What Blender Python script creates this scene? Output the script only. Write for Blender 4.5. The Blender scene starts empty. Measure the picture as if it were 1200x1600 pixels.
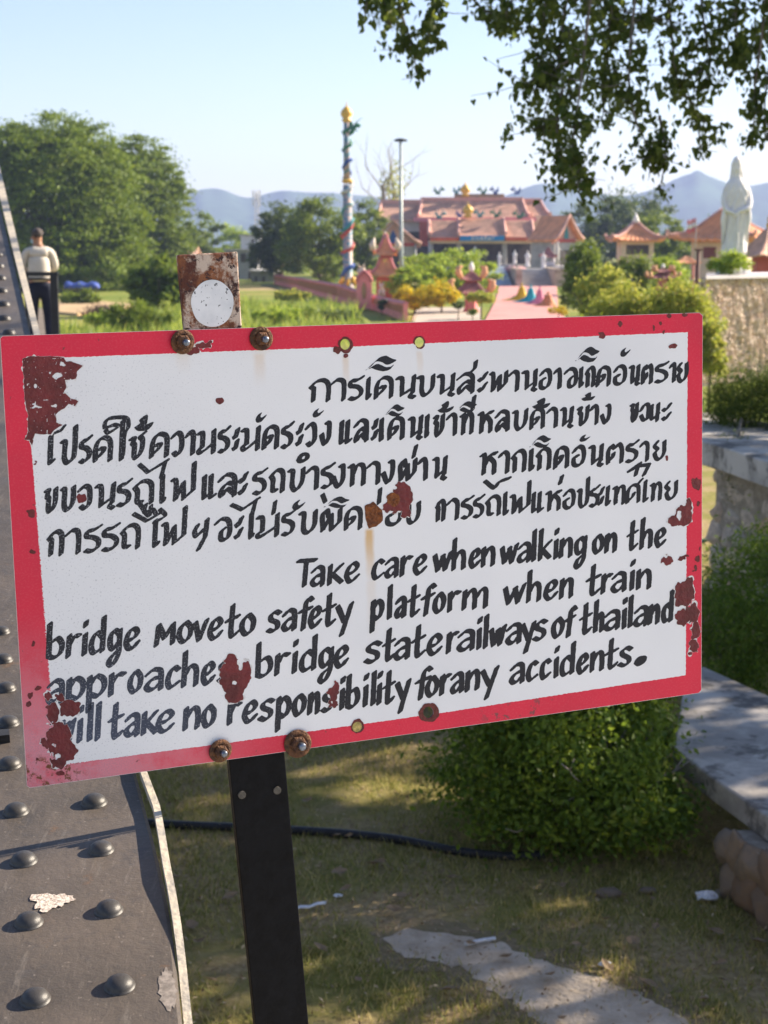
import bpy, bmesh, math, random
import numpy as np
from mathutils import Vector, Matrix
R = math.radians
rng = np.random.default_rng(7)
random.seed(7)
sc = bpy.context.scene
COL = sc.collection

# ------------------------------------------------------------------ camera
F_PX, HORIZON = 2430.0, 385.0                      # of the 1200 x 1600 photograph
PITCH = math.atan((800 - HORIZON) / F_PX)
CAM_Z = 2.8
cam_d = bpy.data.cameras.new('camera')
cam = bpy.data.objects.new('camera', cam_d)
COL.objects.link(cam)
cam.location = (0, 0, CAM_Z)
cam.rotation_euler = (R(90) - PITCH, 0, 0)
cam_d.sensor_fit = 'VERTICAL'
cam_d.sensor_height = 36.0
cam_d.lens = F_PX / 1600 * 36
cam_d.clip_start = 0.05
cam_d.clip_end = 20000
cam_d.dof.use_dof = True
cam_d.dof.focus_distance = 1.93
cam_d.dof.aperture_fstop = 13.0
sc.camera = cam

# ------------------------------------------------------------------ light
SUN_AZ, SUN_EL = 66.3, 28.0                        # degrees right of the view direction, above the horizon
world = bpy.data.worlds.new("World")
sc.world = world
world.use_nodes = True
wn = world.node_tree
bg = wn.nodes['Background']
sky = wn.nodes.new('ShaderNodeTexSky')
sky.sky_type = 'NISHITA'
sky.sun_disc = False
sky.sun_elevation = R(SUN_EL)
sky.sun_rotation = R(SUN_AZ)
sky.air_density = 1.0
sky.dust_density = 0.4
sky.ozone_density = 1.2
tint = wn.nodes.new('ShaderNodeMix')            # white balance of the sky light
tint.data_type = 'RGBA'; tint.blend_type = 'MULTIPLY'; tint.inputs[0].default_value = 1.0
tint.inputs[7].default_value = (1.0, .945, 1.0, 1)
wn.links.new(sky.outputs[0], tint.inputs[6])
wn.links.new(tint.outputs[2], bg.inputs[0])
bg.inputs[1].default_value = 0.067
sun_d = bpy.data.lights.new('sun', 'SUN')
sun_d.energy = 5.0
sun_d.angle = R(0.53)
sun_d.color = (1.0, 0.87, 0.70)
sun = bpy.data.objects.new('sun', sun_d)
COL.objects.link(sun)
S_DIR = Vector((math.sin(R(SUN_AZ)) * math.cos(R(SUN_EL)), math.cos(R(SUN_AZ)) * math.cos(R(SUN_EL)), math.sin(R(SUN_EL))))
sun.rotation_euler = S_DIR.to_track_quat('Z', 'Y').to_euler()
sun.location = (20, 10, 20)
sc.view_settings.view_transform = 'Standard'
sc.view_settings.look = 'None'
sc.view_settings.gamma = 1
sc.view_settings.exposure = 1.58
sc.render.engine = 'CYCLES'
sc.cycles.max_bounces = 6
sc.cycles.transparent_max_bounces = 8
sc.cycles.volume_bounces = 0

# ------------------------------------------------------------------ helpers
FW = Vector((0, math.cos(PITCH), -math.sin(PITCH)))
UP = Vector((0, math.sin(PITCH), math.cos(PITCH)))
CAM = Vector((0, 0, CAM_Z))

def ray(px, py):
    return FW + UP * (-(py - 800) / F_PX) + Vector((1, 0, 0)) * ((px - 600) / F_PX)

def at(px, py, Y):
    """the place seen at a pixel of the photograph, Y metres ahead"""
    r = ray(px, py)
    return CAM + r * (Y / r.y)

def on_z(px, py, z=0.0):
    r = ray(px, py)
    return CAM + r * ((z - CAM_Z) / r.z)

def size(px, Y):
    return px * Y / F_PX

def tag(o, label=None, cat=None, group=None, kind=None):
    if label: o['label'] = label
    if cat: o['category'] = cat
    if group: o['group'] = group
    if kind: o['kind'] = kind
    return o

def empty(name, loc=(0, 0, 0), rz=0.0, label=None, cat=None, group=None):
    o = bpy.data.objects.new(name, None)
    COL.objects.link(o)
    o.location = loc
    o.rotation_euler = (0, 0, rz)
    o.empty_display_size = 0.2
    return tag(o, label, cat, group)

def link(name, me, mat=None, parent=None):
    o = bpy.data.objects.new(name, me)
    COL.objects.link(o)
    if mat is not None and not me.materials: me.materials.append(mat)
    if parent is not None: o.parent = parent
    return o

def copy_tree(o, parent=None):
    c = o.copy()
    COL.objects.link(c)
    c.parent = parent
    for ch in [x for x in bpy.data.objects if x.parent == o]:
        copy_tree(ch, c)
    return c

def mesh_arrays(name, V, counts, idx, smooth=False):
    me = bpy.data.meshes.new(name)
    V = np.asarray(V, np.float32).reshape(-1, 3)
    counts = np.asarray(counts, np.int32)
    idx = np.asarray(idx, np.int32).ravel()
    me.vertices.add(len(V))
    me.vertices.foreach_set('co', V.ravel())
    me.loops.add(len(idx))
    me.loops.foreach_set('vertex_index', idx)
    me.polygons.add(len(counts))
    st = np.zeros(len(counts), np.int32)
    st[1:] = np.cumsum(counts)[:-1]
    me.polygons.foreach_set('loop_start', st)
    me.polygons.foreach_set('use_smooth', np.full(len(counts), smooth, bool))
    me.update(calc_edges=True)
    return me

class MB:
    """collects shapes into ONE mesh"""
    def __init__(s):
        s.bm = bmesh.new()
    def box(s, c, d, rz=0.0, taper=1.0, M=None, bevel=0.0):
        vs = []
        for z in (-.5, .5):
            k = taper if z > 0 else 1.0
            for x, y in ((-.5, -.5), (.5, -.5), (.5, .5), (-.5, .5)):
                p = Vector((x * d[0] * k, y * d[1] * k, z * d[2]))
                if rz: p.rotate(Matrix.Rotation(rz, 3, 'Z'))
                if M: p = M @ p
                vs.append(s.bm.verts.new(p + Vector(c)))
        fs = []
        for q in ((3, 2, 1, 0), (4, 5, 6, 7), (0, 1, 5, 4), (1, 2, 6, 5), (2, 3, 7, 6), (3, 0, 4, 7)):
            fs.append(s.bm.faces.new([vs[i] for i in q]))
        if bevel:
            es = list({e for f in fs for e in f.edges})
            bmesh.ops.bevel(s.bm, geom=es, offset=bevel, segments=2, affect='EDGES', profile=.6)
        return s
    def prism(s, pts, vec):
        a = [s.bm.verts.new(Vector(p)) for p in pts]
        b = [s.bm.verts.new(Vector(p) + Vector(vec)) for p in pts]
        n = len(a)
        s.bm.faces.new(a[::-1]); s.bm.faces.new(b)
        for i in range(n):
            s.bm.faces.new((a[i], a[(i + 1) % n], b[(i + 1) % n], b[i]))
        return s
    def tube(s, pts, rad, n=8, cap=True, smooth=True):
        pts = [Vector(p) for p in pts]
        if not hasattr(rad, '__len__'): rad = [rad] * len(pts)
        rings = []
        up = Vector((0, 0, 1))
        prev = None
        for i, p in enumerate(pts):
            t = (pts[min(i + 1, len(pts) - 1)] - pts[max(i - 1, 0)])
            t = t.normalized() if t.length > 1e-9 else Vector((0, 0, 1))
            if prev is None:
                u = t.cross(up if abs(t.z) < .95 else Vector((0, 1, 0))).normalized()
            else:
                u = (prev - t * prev.dot(t)).normalized()
            prev = u
            w = t.cross(u)
            rings.append([s.bm.verts.new(p + (u * math.cos(2 * math.pi * k / n) + w * math.sin(2 * math.pi * k / n)) * rad[i]) for k in range(n)])
        for a, b in zip(rings, rings[1:]):
            for k in range(n):
                f = s.bm.faces.new((a[k], a[(k + 1) % n], b[(k + 1) % n], b[k]))
                f.smooth = smooth
        if cap:
            s.bm.faces.new(rings[0][::-1]); s.bm.faces.new(rings[-1])
        return s
    def loft(s, rings, cap=True, smooth=True):
        rr = [[s.bm.verts.new(Vector(p)) for p in r] for r in rings]
        n = len(rr[0])
        for a, b in zip(rr, rr[1:]):
            for k in range(n):
                f = s.bm.faces.new((a[k], a[(k + 1) % n], b[(k + 1) % n], b[k]))
                f.smooth = smooth
        if cap:
            s.bm.faces.new(rr[0][::-1]); s.bm.faces.new(rr[-1])
        return s
    def lathe(s, prof, c=(0, 0, 0), n=16, sx=1.0, sy=1.0, smooth=True, rz=0.0):
        return s.loft([[(c[0] + r * sx * math.cos(rz + 2 * math.pi * k / n), c[1] + r * sy * math.sin(rz + 2 * math.pi * k / n), c[2] + z) for k in range(n)]
                       for r, z in [(max(r, 1e-4), z) for r, z in prof]], True, smooth)
    def blob(s, c, r, sub=2, jit=0.0, M=None, smooth=True):
        ret = bmesh.ops.create_icosphere(s.bm, subdivisions=sub, radius=1.0)
        for v in ret['verts']:
            p = v.co.copy()
            k = 1 + random.uniform(-jit, jit)
            p = Vector((p.x * r[0] * k, p.y * r[1] * k, p.z * r[2] * k))
            if M: p = M @ p
            v.co = p + Vector(c)
            for f in v.link_faces: f.smooth = smooth
        return s
    def face(s, pts):
        s.bm.faces.new([s.bm.verts.new(Vector(p)) for p in pts])
        return s
    def build(s, name, mat, parent=None):
        me = bpy.data.meshes.new(name)
        bmesh.ops.recalc_face_normals(s.bm, faces=s.bm.faces[:])
        s.bm.to_mesh(me)
        s.bm.free()
        return link(name, me, mat, parent)

def smooth_noise(shape, cell, seed):
    """value noise on a grid, in -1 .. 1"""
    g = np.random.default_rng(seed)
    h, w = shape
    gh, gw = int(h / cell) + 3, int(w / cell) + 3
    a = g.uniform(-1, 1, (gh, gw))
    y = np.arange(h) / cell; x = np.arange(w) / cell
    yi = y.astype(int); xi = x.astype(int)
    fy = y - yi; fx = x - xi
    fy = fy * fy * (3 - 2 * fy); fx = fx * fx * (3 - 2 * fx)
    A = a[yi][:, xi]; B = a[yi][:, xi + 1]; C = a[yi + 1][:, xi]; D = a[yi + 1][:, xi + 1]
    return (A * (1 - fx) + B * fx) * (1 - fy)[:, None] + (C * (1 - fx) + D * fx) * fy[:, None]

def march(Fd, to3):
    """flat mesh of the region where the field is above 0; to3 turns grid x, y into points"""
    ins = Fd > 0
    a, b, c, d = ins[:-1, :-1], ins[:-1, 1:], ins[1:, 1:], ins[1:, :-1]
    code = a * 1 + b * 2 + c * 4 + d * 8
    V, counts, idx, base = [], [], [], 0
    full = code == 15
    P = np.zeros((full.shape[0], full.shape[1] + 2), np.int8)
    P[:, 1:-1] = full
    df = np.diff(P, axis=1)
    ys, xs = np.nonzero(df == 1)
    ye, xe = np.nonzero(df == -1)
    if len(ys):
        q = np.stack([np.stack([xs, ys], 1), np.stack([xe, ys], 1), np.stack([xe, ys + 1], 1), np.stack([xs, ys + 1], 1)], 1).astype(float)
        V.append(q.reshape(-1, 2)); counts.append(np.full(len(q), 4)); base += 4 * len(q)
    offs = [(0, 0), (1, 0), (1, 1), (0, 1)]
    for k in range(1, 15):
        yy, xx = np.nonzero(code == k)
        if not len(yy): continue
        seq = []
        for i in range(4):
            j = (i + 1) % 4
            if k >> i & 1: seq.append((i, None))
            if (k >> i & 1) != (k >> j & 1): seq.append((i, j))
        pts = []
        for i, j in seq:
            xi, yi = xx + offs[i][0], yy + offs[i][1]
            if j is None: pts.append(np.stack([xi, yi], 1).astype(float)); continue
            xj, yj = xx + offs[j][0], yy + offs[j][1]
            fi, fj = Fd[yi, xi], Fd[yj, xj]
            t = fi / (fi - fj + 1e-12)
            pts.append(np.stack([xi + (xj - xi) * t, yi + (yj - yi) * t], 1))
        q = np.stack(pts, 1)
        V.append(q.reshape(-1, 2)); counts.append(np.full(len(q), len(seq)))
    if not V: return None
    V = np.concatenate(V); counts = np.concatenate(counts)
    return to3(V[:, 0], V[:, 1]), counts, np.arange(len(V))

# ------------------------------------------------------------------ materials
def mat(name, base=(.5, .5, .5), rough=.7, metal=0.0, var=0.0, scale=20.0, col2=None, bump=0.0, bscale=None, spec=.3, detail=5, thr=None, soft=.12, coord='Object'):
    """plain surface: base colour, mixed with col2 by noise, and a fine bump"""
    m = bpy.data.materials.new(name)
    m.use_nodes = True
    nt = m.node_tree
    p = nt.nodes['Principled BSDF']
    p.inputs['Roughness'].default_value = rough
    p.inputs['Metallic'].default_value = metal
    p.inputs['Specular IOR Level'].default_value = spec
    p.inputs['Base Color'].default_value = (*base, 1)
    tc = nt.nodes.new('ShaderNodeTexCoord')
    if col2 is not None or var:
        n = nt.nodes.new('ShaderNodeTexNoise')
        n.inputs['Scale'].default_value = scale
        n.inputs['Detail'].default_value = detail
        n.inputs['Roughness'].default_value = .62
        nt.links.new(tc.outputs[coord], n.inputs['Vector'])
        cr = nt.nodes.new('ShaderNodeValToRGB')
        t = .5 if thr is None else thr
        cr.color_ramp.elements[0].position = max(0, t - soft)
        cr.color_ramp.elements[1].position = min(1, t + soft)
        c2 = col2 if col2 is not None else tuple(c * (1 - var) for c in base)
        c1 = base if col2 is not None else tuple(min(1, c * (1 + var)) for c in base)
        cr.color_ramp.elements[0].color = (*c1, 1)
        cr.color_ramp.elements[1].color = (*c2, 1)
        nt.links.new(n.outputs['Fac'], cr.inputs[0])
        nt.links.new(cr.outputs[0], p.inputs['Base Color'])
    if bump:
        nb = nt.nodes.new('ShaderNodeTexNoise')
        nb.inputs['Scale'].default_value = bscale or scale * 3
        nb.inputs['Detail'].default_value = 6
        nt.links.new(tc.outputs[coord], nb.inputs['Vector'])
        b = nt.nodes.new('ShaderNodeBump')
        b.inputs['Strength'].default_value = bump
        b.inputs['Distance'].default_value = .02
        nt.links.new(nb.outputs['Fac'], b.inputs['Height'])
        nt.links.new(b.outputs[0], p.inputs['Normal'])
    return m

class G:
    """tiny node-graph writer for the few special materials"""
    def __init__(s, m):
        s.m = m; s.nt = m.node_tree; s.p = s.nt.nodes['Principled BSDF']
    def n(s, t, **kw):
        o = s.nt.nodes.new(t)
        for k, v in kw.items(): setattr(o, k, v)
        return o
    def l(s, a, b): s.nt.links.new(a, b)
    def math(s, op, a, b=None, c=None, clamp=False):
        o = s.n('ShaderNodeMath', operation=op, use_clamp=clamp)
        for i, v in enumerate((a, b, c)):
            if v is None: continue
            if isinstance(v, (int, float)): o.inputs[i].default_value = v
            else: s.l(v, o.inputs[i])
        return o.outputs[0]
    def noise(s, vec, scale, detail=4, rough=.6):
        o = s.n('ShaderNodeTexNoise')
        o.inputs['Scale'].default_value = scale
        o.inputs['Detail'].default_value = detail
        o.inputs['Roughness'].default_value = rough
        s.l(vec, o.inputs['Vector'])
        return o.outputs['Fac']
    def smooth(s, v, a, b):
        o = s.n('ShaderNodeMapRange', interpolation_type='SMOOTHSTEP')
        s.l(v, o.inputs[0])
        o.inputs[1].default_value = a; o.inputs[2].default_value = b
        return o.outputs[0]
    def mix(s, f, a, b):
        o = s.n('ShaderNodeMix', data_type='RGBA')
        if isinstance(f, (int, float)): o.inputs[0].default_value = f
        else: s.l(f, o.inputs[0])
        for i, v in ((6, a), (7, b)):
            if isinstance(v, tuple): o.inputs[i].default_value = (*v, 1)
            else: s.l(v, o.inputs[i])
        return o.outputs[2]
    def bump(s, h, strength=.3, dist=.01):
        o = s.n('ShaderNodeBump')
        o.inputs['Strength'].default_value = strength
        o.inputs['Distance'].default_value = dist
        s.l(h, o.inputs['Height'])
        s.l(o.outputs[0], s.p.inputs['Normal'])

def new_mat(name, rough=.7, metal=0.0, spec=.3):
    m = bpy.data.materials.new(name)
    m.use_nodes = True
    p = m.node_tree.nodes['Principled BSDF']
    p.inputs['Roughness'].default_value = rough
    p.inputs['Metallic'].default_value = metal
    p.inputs['Specular IOR Level'].default_value = spec
    return m

def leaf_mat(name, a, b, trans=.35, rough=.5, spec=.25):
    """leaves: two greens told apart leaf by leaf, some light through them"""
    m = bpy.data.materials.new(name)
    m.use_nodes = True
    g = G(m)
    geo = g.n('ShaderNodeNewGeometry')
    cr = g.n('ShaderNodeValToRGB')
    cr.color_ramp.elements[0].color = (*a, 1)
    cr.color_ramp.elements[1].color = (*b, 1)
    g.l(geo.outputs['Random Per Island'], cr.inputs[0])
    g.l(cr.outputs[0], g.p.inputs['Base Color'])
    g.p.inputs['Roughness'].default_value = rough
    g.p.inputs['Specular IOR Level'].default_value = spec
    tr = g.n('ShaderNodeBsdfTranslucent')
    hs = g.n('ShaderNodeHueSaturation')
    hs.inputs['Hue'].default_value = .485
    hs.inputs['Value'].default_value = 1.5
    g.l(cr.outputs[0], hs.inputs['Color'])
    g.l(hs.outputs[0], tr.inputs[0])
    mx = g.n('ShaderNodeMixShader')
    mx.inputs[0].default_value = trans
    g.l(g.p.outputs[0], mx.inputs[1])
    g.l(tr.outputs[0], mx.inputs[2])
    out = g.nt.nodes['Material Output']
    g.l(mx.outputs[0], out.inputs[0])
    return m
# ================================================================== THE SIGN
SIGN_PX = [(0, 525), (1098, 488), (1096, 1082), (42, 1232)]
SIGN_D = [1.75, 2.1015, 2.1752, 1.8237]
SP = [CAM + ray(*p) * d for p, d in zip(SIGN_PX, SIGN_D)]
SE1 = (SP[1] - SP[0]).normalized()
SN = (SP[3] - SP[0]).cross(SP[1] - SP[0]).normalized()
if SN.y > 0: SN = -SN
SE2 = SN.cross(SE1).normalized()
if SE2.z < 0: SE2 = -SE2
SO = SP[3].copy()
SIGN_M = Matrix(((SE1.x, SE2.x, SN.x, SO.x), (SE1.y, SE2.y, SN.y, SO.y), (SE1.z, SE2.z, SN.z, SO.z), (0, 0, 0, 1)))

def sign_uv(px, py):
    """place on the sign's own plane (metres from its lower left corner), for arrays of pixels"""
    px = np.asarray(px, float); py = np.asarray(py, float)
    r = np.array(FW)[None] + np.array(UP)[None] * (-(py - 800) / F_PX)[:, None] + np.array((1, 0, 0))[None] * ((px - 600) / F_PX)[:, None]
    o = np.array(SO - CAM); n = np.array(SN)
    t = (o @ n) / (r @ n)
    p = r * t[:, None] - o
    return p @ np.array(SE1), p @ np.array(SE2)

def sign_pt(px, py, off=0.0):
    u, v = sign_uv([px], [py])
    return Vector((u[0], v[0], off))

# ------------------------------------------------------------------ brush lettering
GX0, GY0, GS = -12.0, 470.0, 0.5                 # raster: origin and pixels of the photograph per cell
GW, GH = int(1130 / GS), int(790 / GS)
NIB = R(38)

def blank(): return np.full((GH, GW), -50.0, np.float32)

def stamp_path(Fd, pts, L, r):
    """sweep a broad nib of length L, softened by r, along a path in photo pixels"""
    pts = np.asarray(pts, float)
    seg = np.hypot(*np.diff(pts, axis=0).T) if len(pts) > 1 else np.array([])
    out = [pts[0]]
    for p, q, s in zip(pts, pts[1:], seg):
        k = max(1, int(s / .7))
        for i in range(1, k + 1): out.append(p + (q - p) * i / k)
    hx, hy = math.cos(NIB) * L / 2, -math.sin(NIB) * L / 2
    m = L / 2 + r + 2
    dx, dy = math.cos(NIB), -math.sin(NIB)
    for x, y in out:
        i0, i1 = max(0, int((x - m - GX0) / GS)), min(GW, int((x + m - GX0) / GS) + 2)
        j0, j1 = max(0, int((y - m - GY0) / GS)), min(GH, int((y + m - GY0) / GS) + 2)
        if i1 <= i0 or j1 <= j0: continue
        X = (np.arange(i0, i1) * GS + GX0 - x)[None]
        Y = (np.arange(j0, j1) * GS + GY0 - y)[:, None]
        t = np.clip(X * dx + Y * dy, -L / 2, L / 2)
        d = r - np.hypot(X - t * dx, Y - t * dy)
        np.maximum(Fd[j0:j1, i0:i1], d, out=Fd[j0:j1, i0:i1])

def fill_poly(Fd, pts, sign=1):
    pts = np.asarray(pts, float)
    x0, y0 = pts.min(0) - 3; x1, y1 = pts.max(0) + 3
    i0, i1 = max(0, int((x0 - GX0) / GS)), min(GW, int((x1 - GX0) / GS) + 2)
    j0, j1 = max(0, int((y0 - GY0) / GS)), min(GH, int((y1 - GY0) / GS) + 2)
    X, Y = np.meshgrid(np.arange(i0, i1) * GS + GX0, np.arange(j0, j1) * GS + GY0)
    ins = np.zeros(X.shape, bool); dist = np.full(X.shape, 1e9)
    n = len(pts)
    for k in range(n):
        (ax, ay), (bx, by) = pts[k], pts[(k + 1) % n]
        with np.errstate(divide='ignore', invalid='ignore'):
            c = ((ay > Y) != (by > Y)) & (X < (bx - ax) * (Y - ay) / (by - ay + 1e-12) + ax)
        ins ^= c
        L2 = (bx - ax) ** 2 + (by - ay) ** 2 + 1e-9
        t = np.clip(((X - ax) * (bx - ax) + (Y - ay) * (by - ay)) / L2, 0, 1)
        dist = np.minimum(dist, np.hypot(X - ax - t * (bx - ax), Y - ay - t * (by - ay)))
    d = np.where(ins, dist, -dist)
    if sign > 0: np.maximum(Fd[j0:j1, i0:i1], d, out=Fd[j0:j1, i0:i1])
    else: np.minimum(Fd[j0:j1, i0:i1], -d, out=Fd[j0:j1, i0:i1])

def catmull(p, n=7):
    p = [np.array(q, float) for q in p]
    if len(p) < 3: return p
    q = [2 * p[0] - p[1]] + p + [2 * p[-1] - p[-2]]
    out = []
    for i in range(1, len(q) - 2):
        for k in range(n):
            t = k / n
            out.append(.5 * ((2 * q[i]) + (-q[i - 1] + q[i + 1]) * t + (2 * q[i - 1] - 5 * q[i] + 4 * q[i + 1] - q[i + 2]) * t * t + (-q[i - 1] + 3 * q[i] - 3 * q[i + 1] + q[i + 2]) * t ** 3))
    out.append(p[-1])
    return out

# every letter as brush strokes in a unit box: '~' a curve, '-' straight runs
GLYPH = {
 'a': "~.08,.78 .45,1 .85,.96 .97,.72 .97,0;~.92,.6 .4,.5 .05,.22 .25,0 .6,.06 .92,.3",
 'b': "-.02,1.7 .02,.08;~.02,.08 .4,0 .85,.2 .97,.62 .65,.95 .1,.72",
 'c': "~.95,.86 .6,1 .2,.78 .03,.35 .3,0 .92,.2",
 'd': "~.9,.78 .5,1 .12,.7 .05,.25 .32,0 .9,.22;-.98,1.75 .95,.05",
 'e': "~.06,.42 .6,.5 .96,.78 .68,1 .25,.82 .03,.35 .3,0 .65,.04 1,.28",
 'f': "~1,1.42 .75,1.55 .5,1.3 .42,.9 .3,-.05;-0,.86 .9,1.02",
 'g': "~.9,.82 .5,1 .08,.72 .1,.25 .45,.08 .9,.4;~.98,1 .96,.2 .85,-.3 .4,-.72 .05,-.6 .25,-.3 .9,.0",
 'h': "-.02,1.7 0,0;~.05,.5 .45,.95 .85,.9 .97,.55 .95,0",
 'i': "-.5,1 .5,0;-.35,1.42 .75,1.62",
 'k': "-.02,1.7 0,0;-1,1 .1,.45;-.25,.5 1,.02",
 'K': "-.02,1 0,0;-1,1.02 .1,.45;-.25,.5 1,.02",
 'l': "-.5,1.7 .5,0",
 'm': "-.02,1 0,0;~.04,.55 .28,1 .46,.85 .48,0;~.52,.55 .78,1 .97,.85 .97,0",
 'M': "-.1,1 0,0;-.12,1 .48,.32 .95,1;-.95,1 .95,0",
 'n': "-.02,1 0,0;~.06,.5 .5,.97 .88,.92 .98,.55 .96,0",
 'o': "~.5,1 .1,.72 .04,.3 .38,0 .85,.22 .97,.68 .6,1",
 'p': "-.04,1 .04,-.65;~.06,.6 .45,1 .92,.82 .97,.4 .6,.03 .1,.15",
 'r': "-.05,1 .02,0;~.08,.55 .5,.95 1,.95",
 's': "~.98,.9 .62,1 .2,.85 .25,.62 .78,.42 .8,.15 .4,0 .02,.1",
 't': "-.45,1.6 .38,.25;~.38,.25 .45,.02 .65,0 1,.2;-0,.82 1,1",
 'v': "-0,.92 .4,.02 1,1",
 'w': "-0,.9 .2,.03 .55,.85;-.5,.85 .68,.03 1,1",
 'y': "-0,.92 .5,.12;-1,1 .35,-.62",
 'T': "-0,1.38 1,1.42;-.45,1.38 .42,0",
 '.': "~-.1,.02 .2,.12 .5,.05 .8,.2 1.1,.22;-.2,-.05 .9,.12;-.1,.12 1.0,.3",
 'ก': "-.18,0 .18,.62 0,.72;~0,.72 .35,.97 .75,1 1,.75 1,0",
 'า': "~0,.82 .4,1 .85,.95 1,.7 1,0",
 'ร': "~1,1.1 .6,.95 .15,.9 .12,.68 .6,.6 .92,.42 .85,.15 .45,0 .1,.04",
 'เ': "~.4,1 .4,.12 .6,0 1,.14",
 'แ': "~.08,1 .08,.1 .16,0 .4,.1;~.66,1 .66,.1 .75,0 1,.1",
 'โ': "~.3,1.2 .3,.15 .5,0 1,.1",
 'ด': "~0,0 .02,.6 .25,.93 .65,1 .98,.78 1,0;~.06,.1 .4,.3 .55,.52 .3,.52",
 'น': "~0,.95 .25,.9 .28,.4 .28,.06;-.28,.06 .95,.4;-.96,1 .92,.15;~.92,.18 .78,.0 1,-.08",
 'บ': "~0,.95 .22,.88 .22,.25 .42,0 .72,.08 .98,.4 1,1",
 'ป': "~0,.95 .22,.88 .22,.25 .42,0 .72,.08 .98,.4 1,1.6",
 'พ': "~0,.95 .16,.85 .16,.05;-.16,.05 .55,.75;-.58,.8 .6,.05;-.6,.05 1,.4 1,1",
 'ฟ': "~0,.95 .16,.85 .16,.05;-.16,.05 .5,.75;-.52,.8 .56,.05;-.56,.05 1,.4 1,1.65",
 'ผ': "~.35,.72 .25,1 .02,.75 .06,.05;-.06,.05 .5,.72;-.5,.75 .55,.05;-.55,.05 1,.4 1,1",
 'ท': "~0,.92 .2,.88 .2,0;~.24,.5 .5,.93 .85,.96 1,.7 1,0",
 'ห': "~0,.95 .2,.9 .2,0;~.24,.4 .6,.9 1,1;~.62,.75 .9,.5 .92,0",
 'ข': "~0,.92 .25,.92 .12,.68 .3,.55 .28,.12 .5,0 .95,.35 1,1",
 'ช': "~0,.88 .25,.88 .12,.68 .3,.55 .28,.12 .5,0 .9,.35 .92,.8 .75,.95 1.08,1.12",
 'ง': "~.7,1 .98,.92 .98,.35 .6,0 .3,.08 0,.45",
 'ม': "~0,.92 .25,.86 .25,.25;~.25,.3 .02,.12 .12,0 .45,.12 .95,.42;-1,1 1,0",
 'ว': "~0,.82 .4,1 .85,.92 1,.6 .95,.2 .55,0 .22,.1",
 'อ': "~.02,.75 .4,1 .85,.92 1,.55 .85,.15 .45,0 .08,.1 .06,.42 .4,.5",
 'จ': "~0,.80 .35,.98 .8,.95 1,.7 1,.25 .75,.02 .42,.05 .36,.34 .6,.52",
 'ถ': "~0,.74 .35,.98 .75,1 1,.75 1,0;~0,.74 .16,.55 .16,.1 .45,.06",
 'ล': "~0,.75 .4,1 .9,.92 1,.6 1,0;~.95,.5 .5,.6 .08,.25 .15,0 .5,.32 .95,.1",
 'ส': "~0,.75 .4,1 .8,.92 .9,.6 .9,0;~.85,.5 .5,.6 .08,.25 .15,0 .5,.32 .85,.1;~.62,1 .95,1.25 1.02,1.62",
 'ะ': "~0,.68 .35,.62 1,.98;~0,.14 .35,.08 1,.44",
 'ต': "~.05,0 0,.6 .25,.95 .48,.8 .75,1 1,.72 1,0;~.06,.1 .35,.3 .4,.52",
 'ย': "~.25,.98 0,.75 .28,.55 .05,.32 .22,.04 .6,0 1,.35 1,1",
 'ณ': "~.05,.6 .22,.95 .42,.9 .42,.2 .2,.02 .05,.3;-.42,.1 .62,.7;~.62,.9 .64,.08 1,.4;-.98,1 .95,.0",
 'ศ': "~0,0 .02,.6 .25,.93 .65,1 .88,.78 .9,0;~.06,.1 .4,.3 .5,.52;-.7,.95 1.1,1.3",
 'ฯ': "~.25,.78 .02,.5 .22,.28 .8,.6;-1,1 .92,.25 .4,-.35",
 'ไ': "~.4,1.15 .4,.15 .55,0 1,.12",
 'ี': "",
}
XH = {  # size of the small letters along each line: pixel x -> height
}
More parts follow.
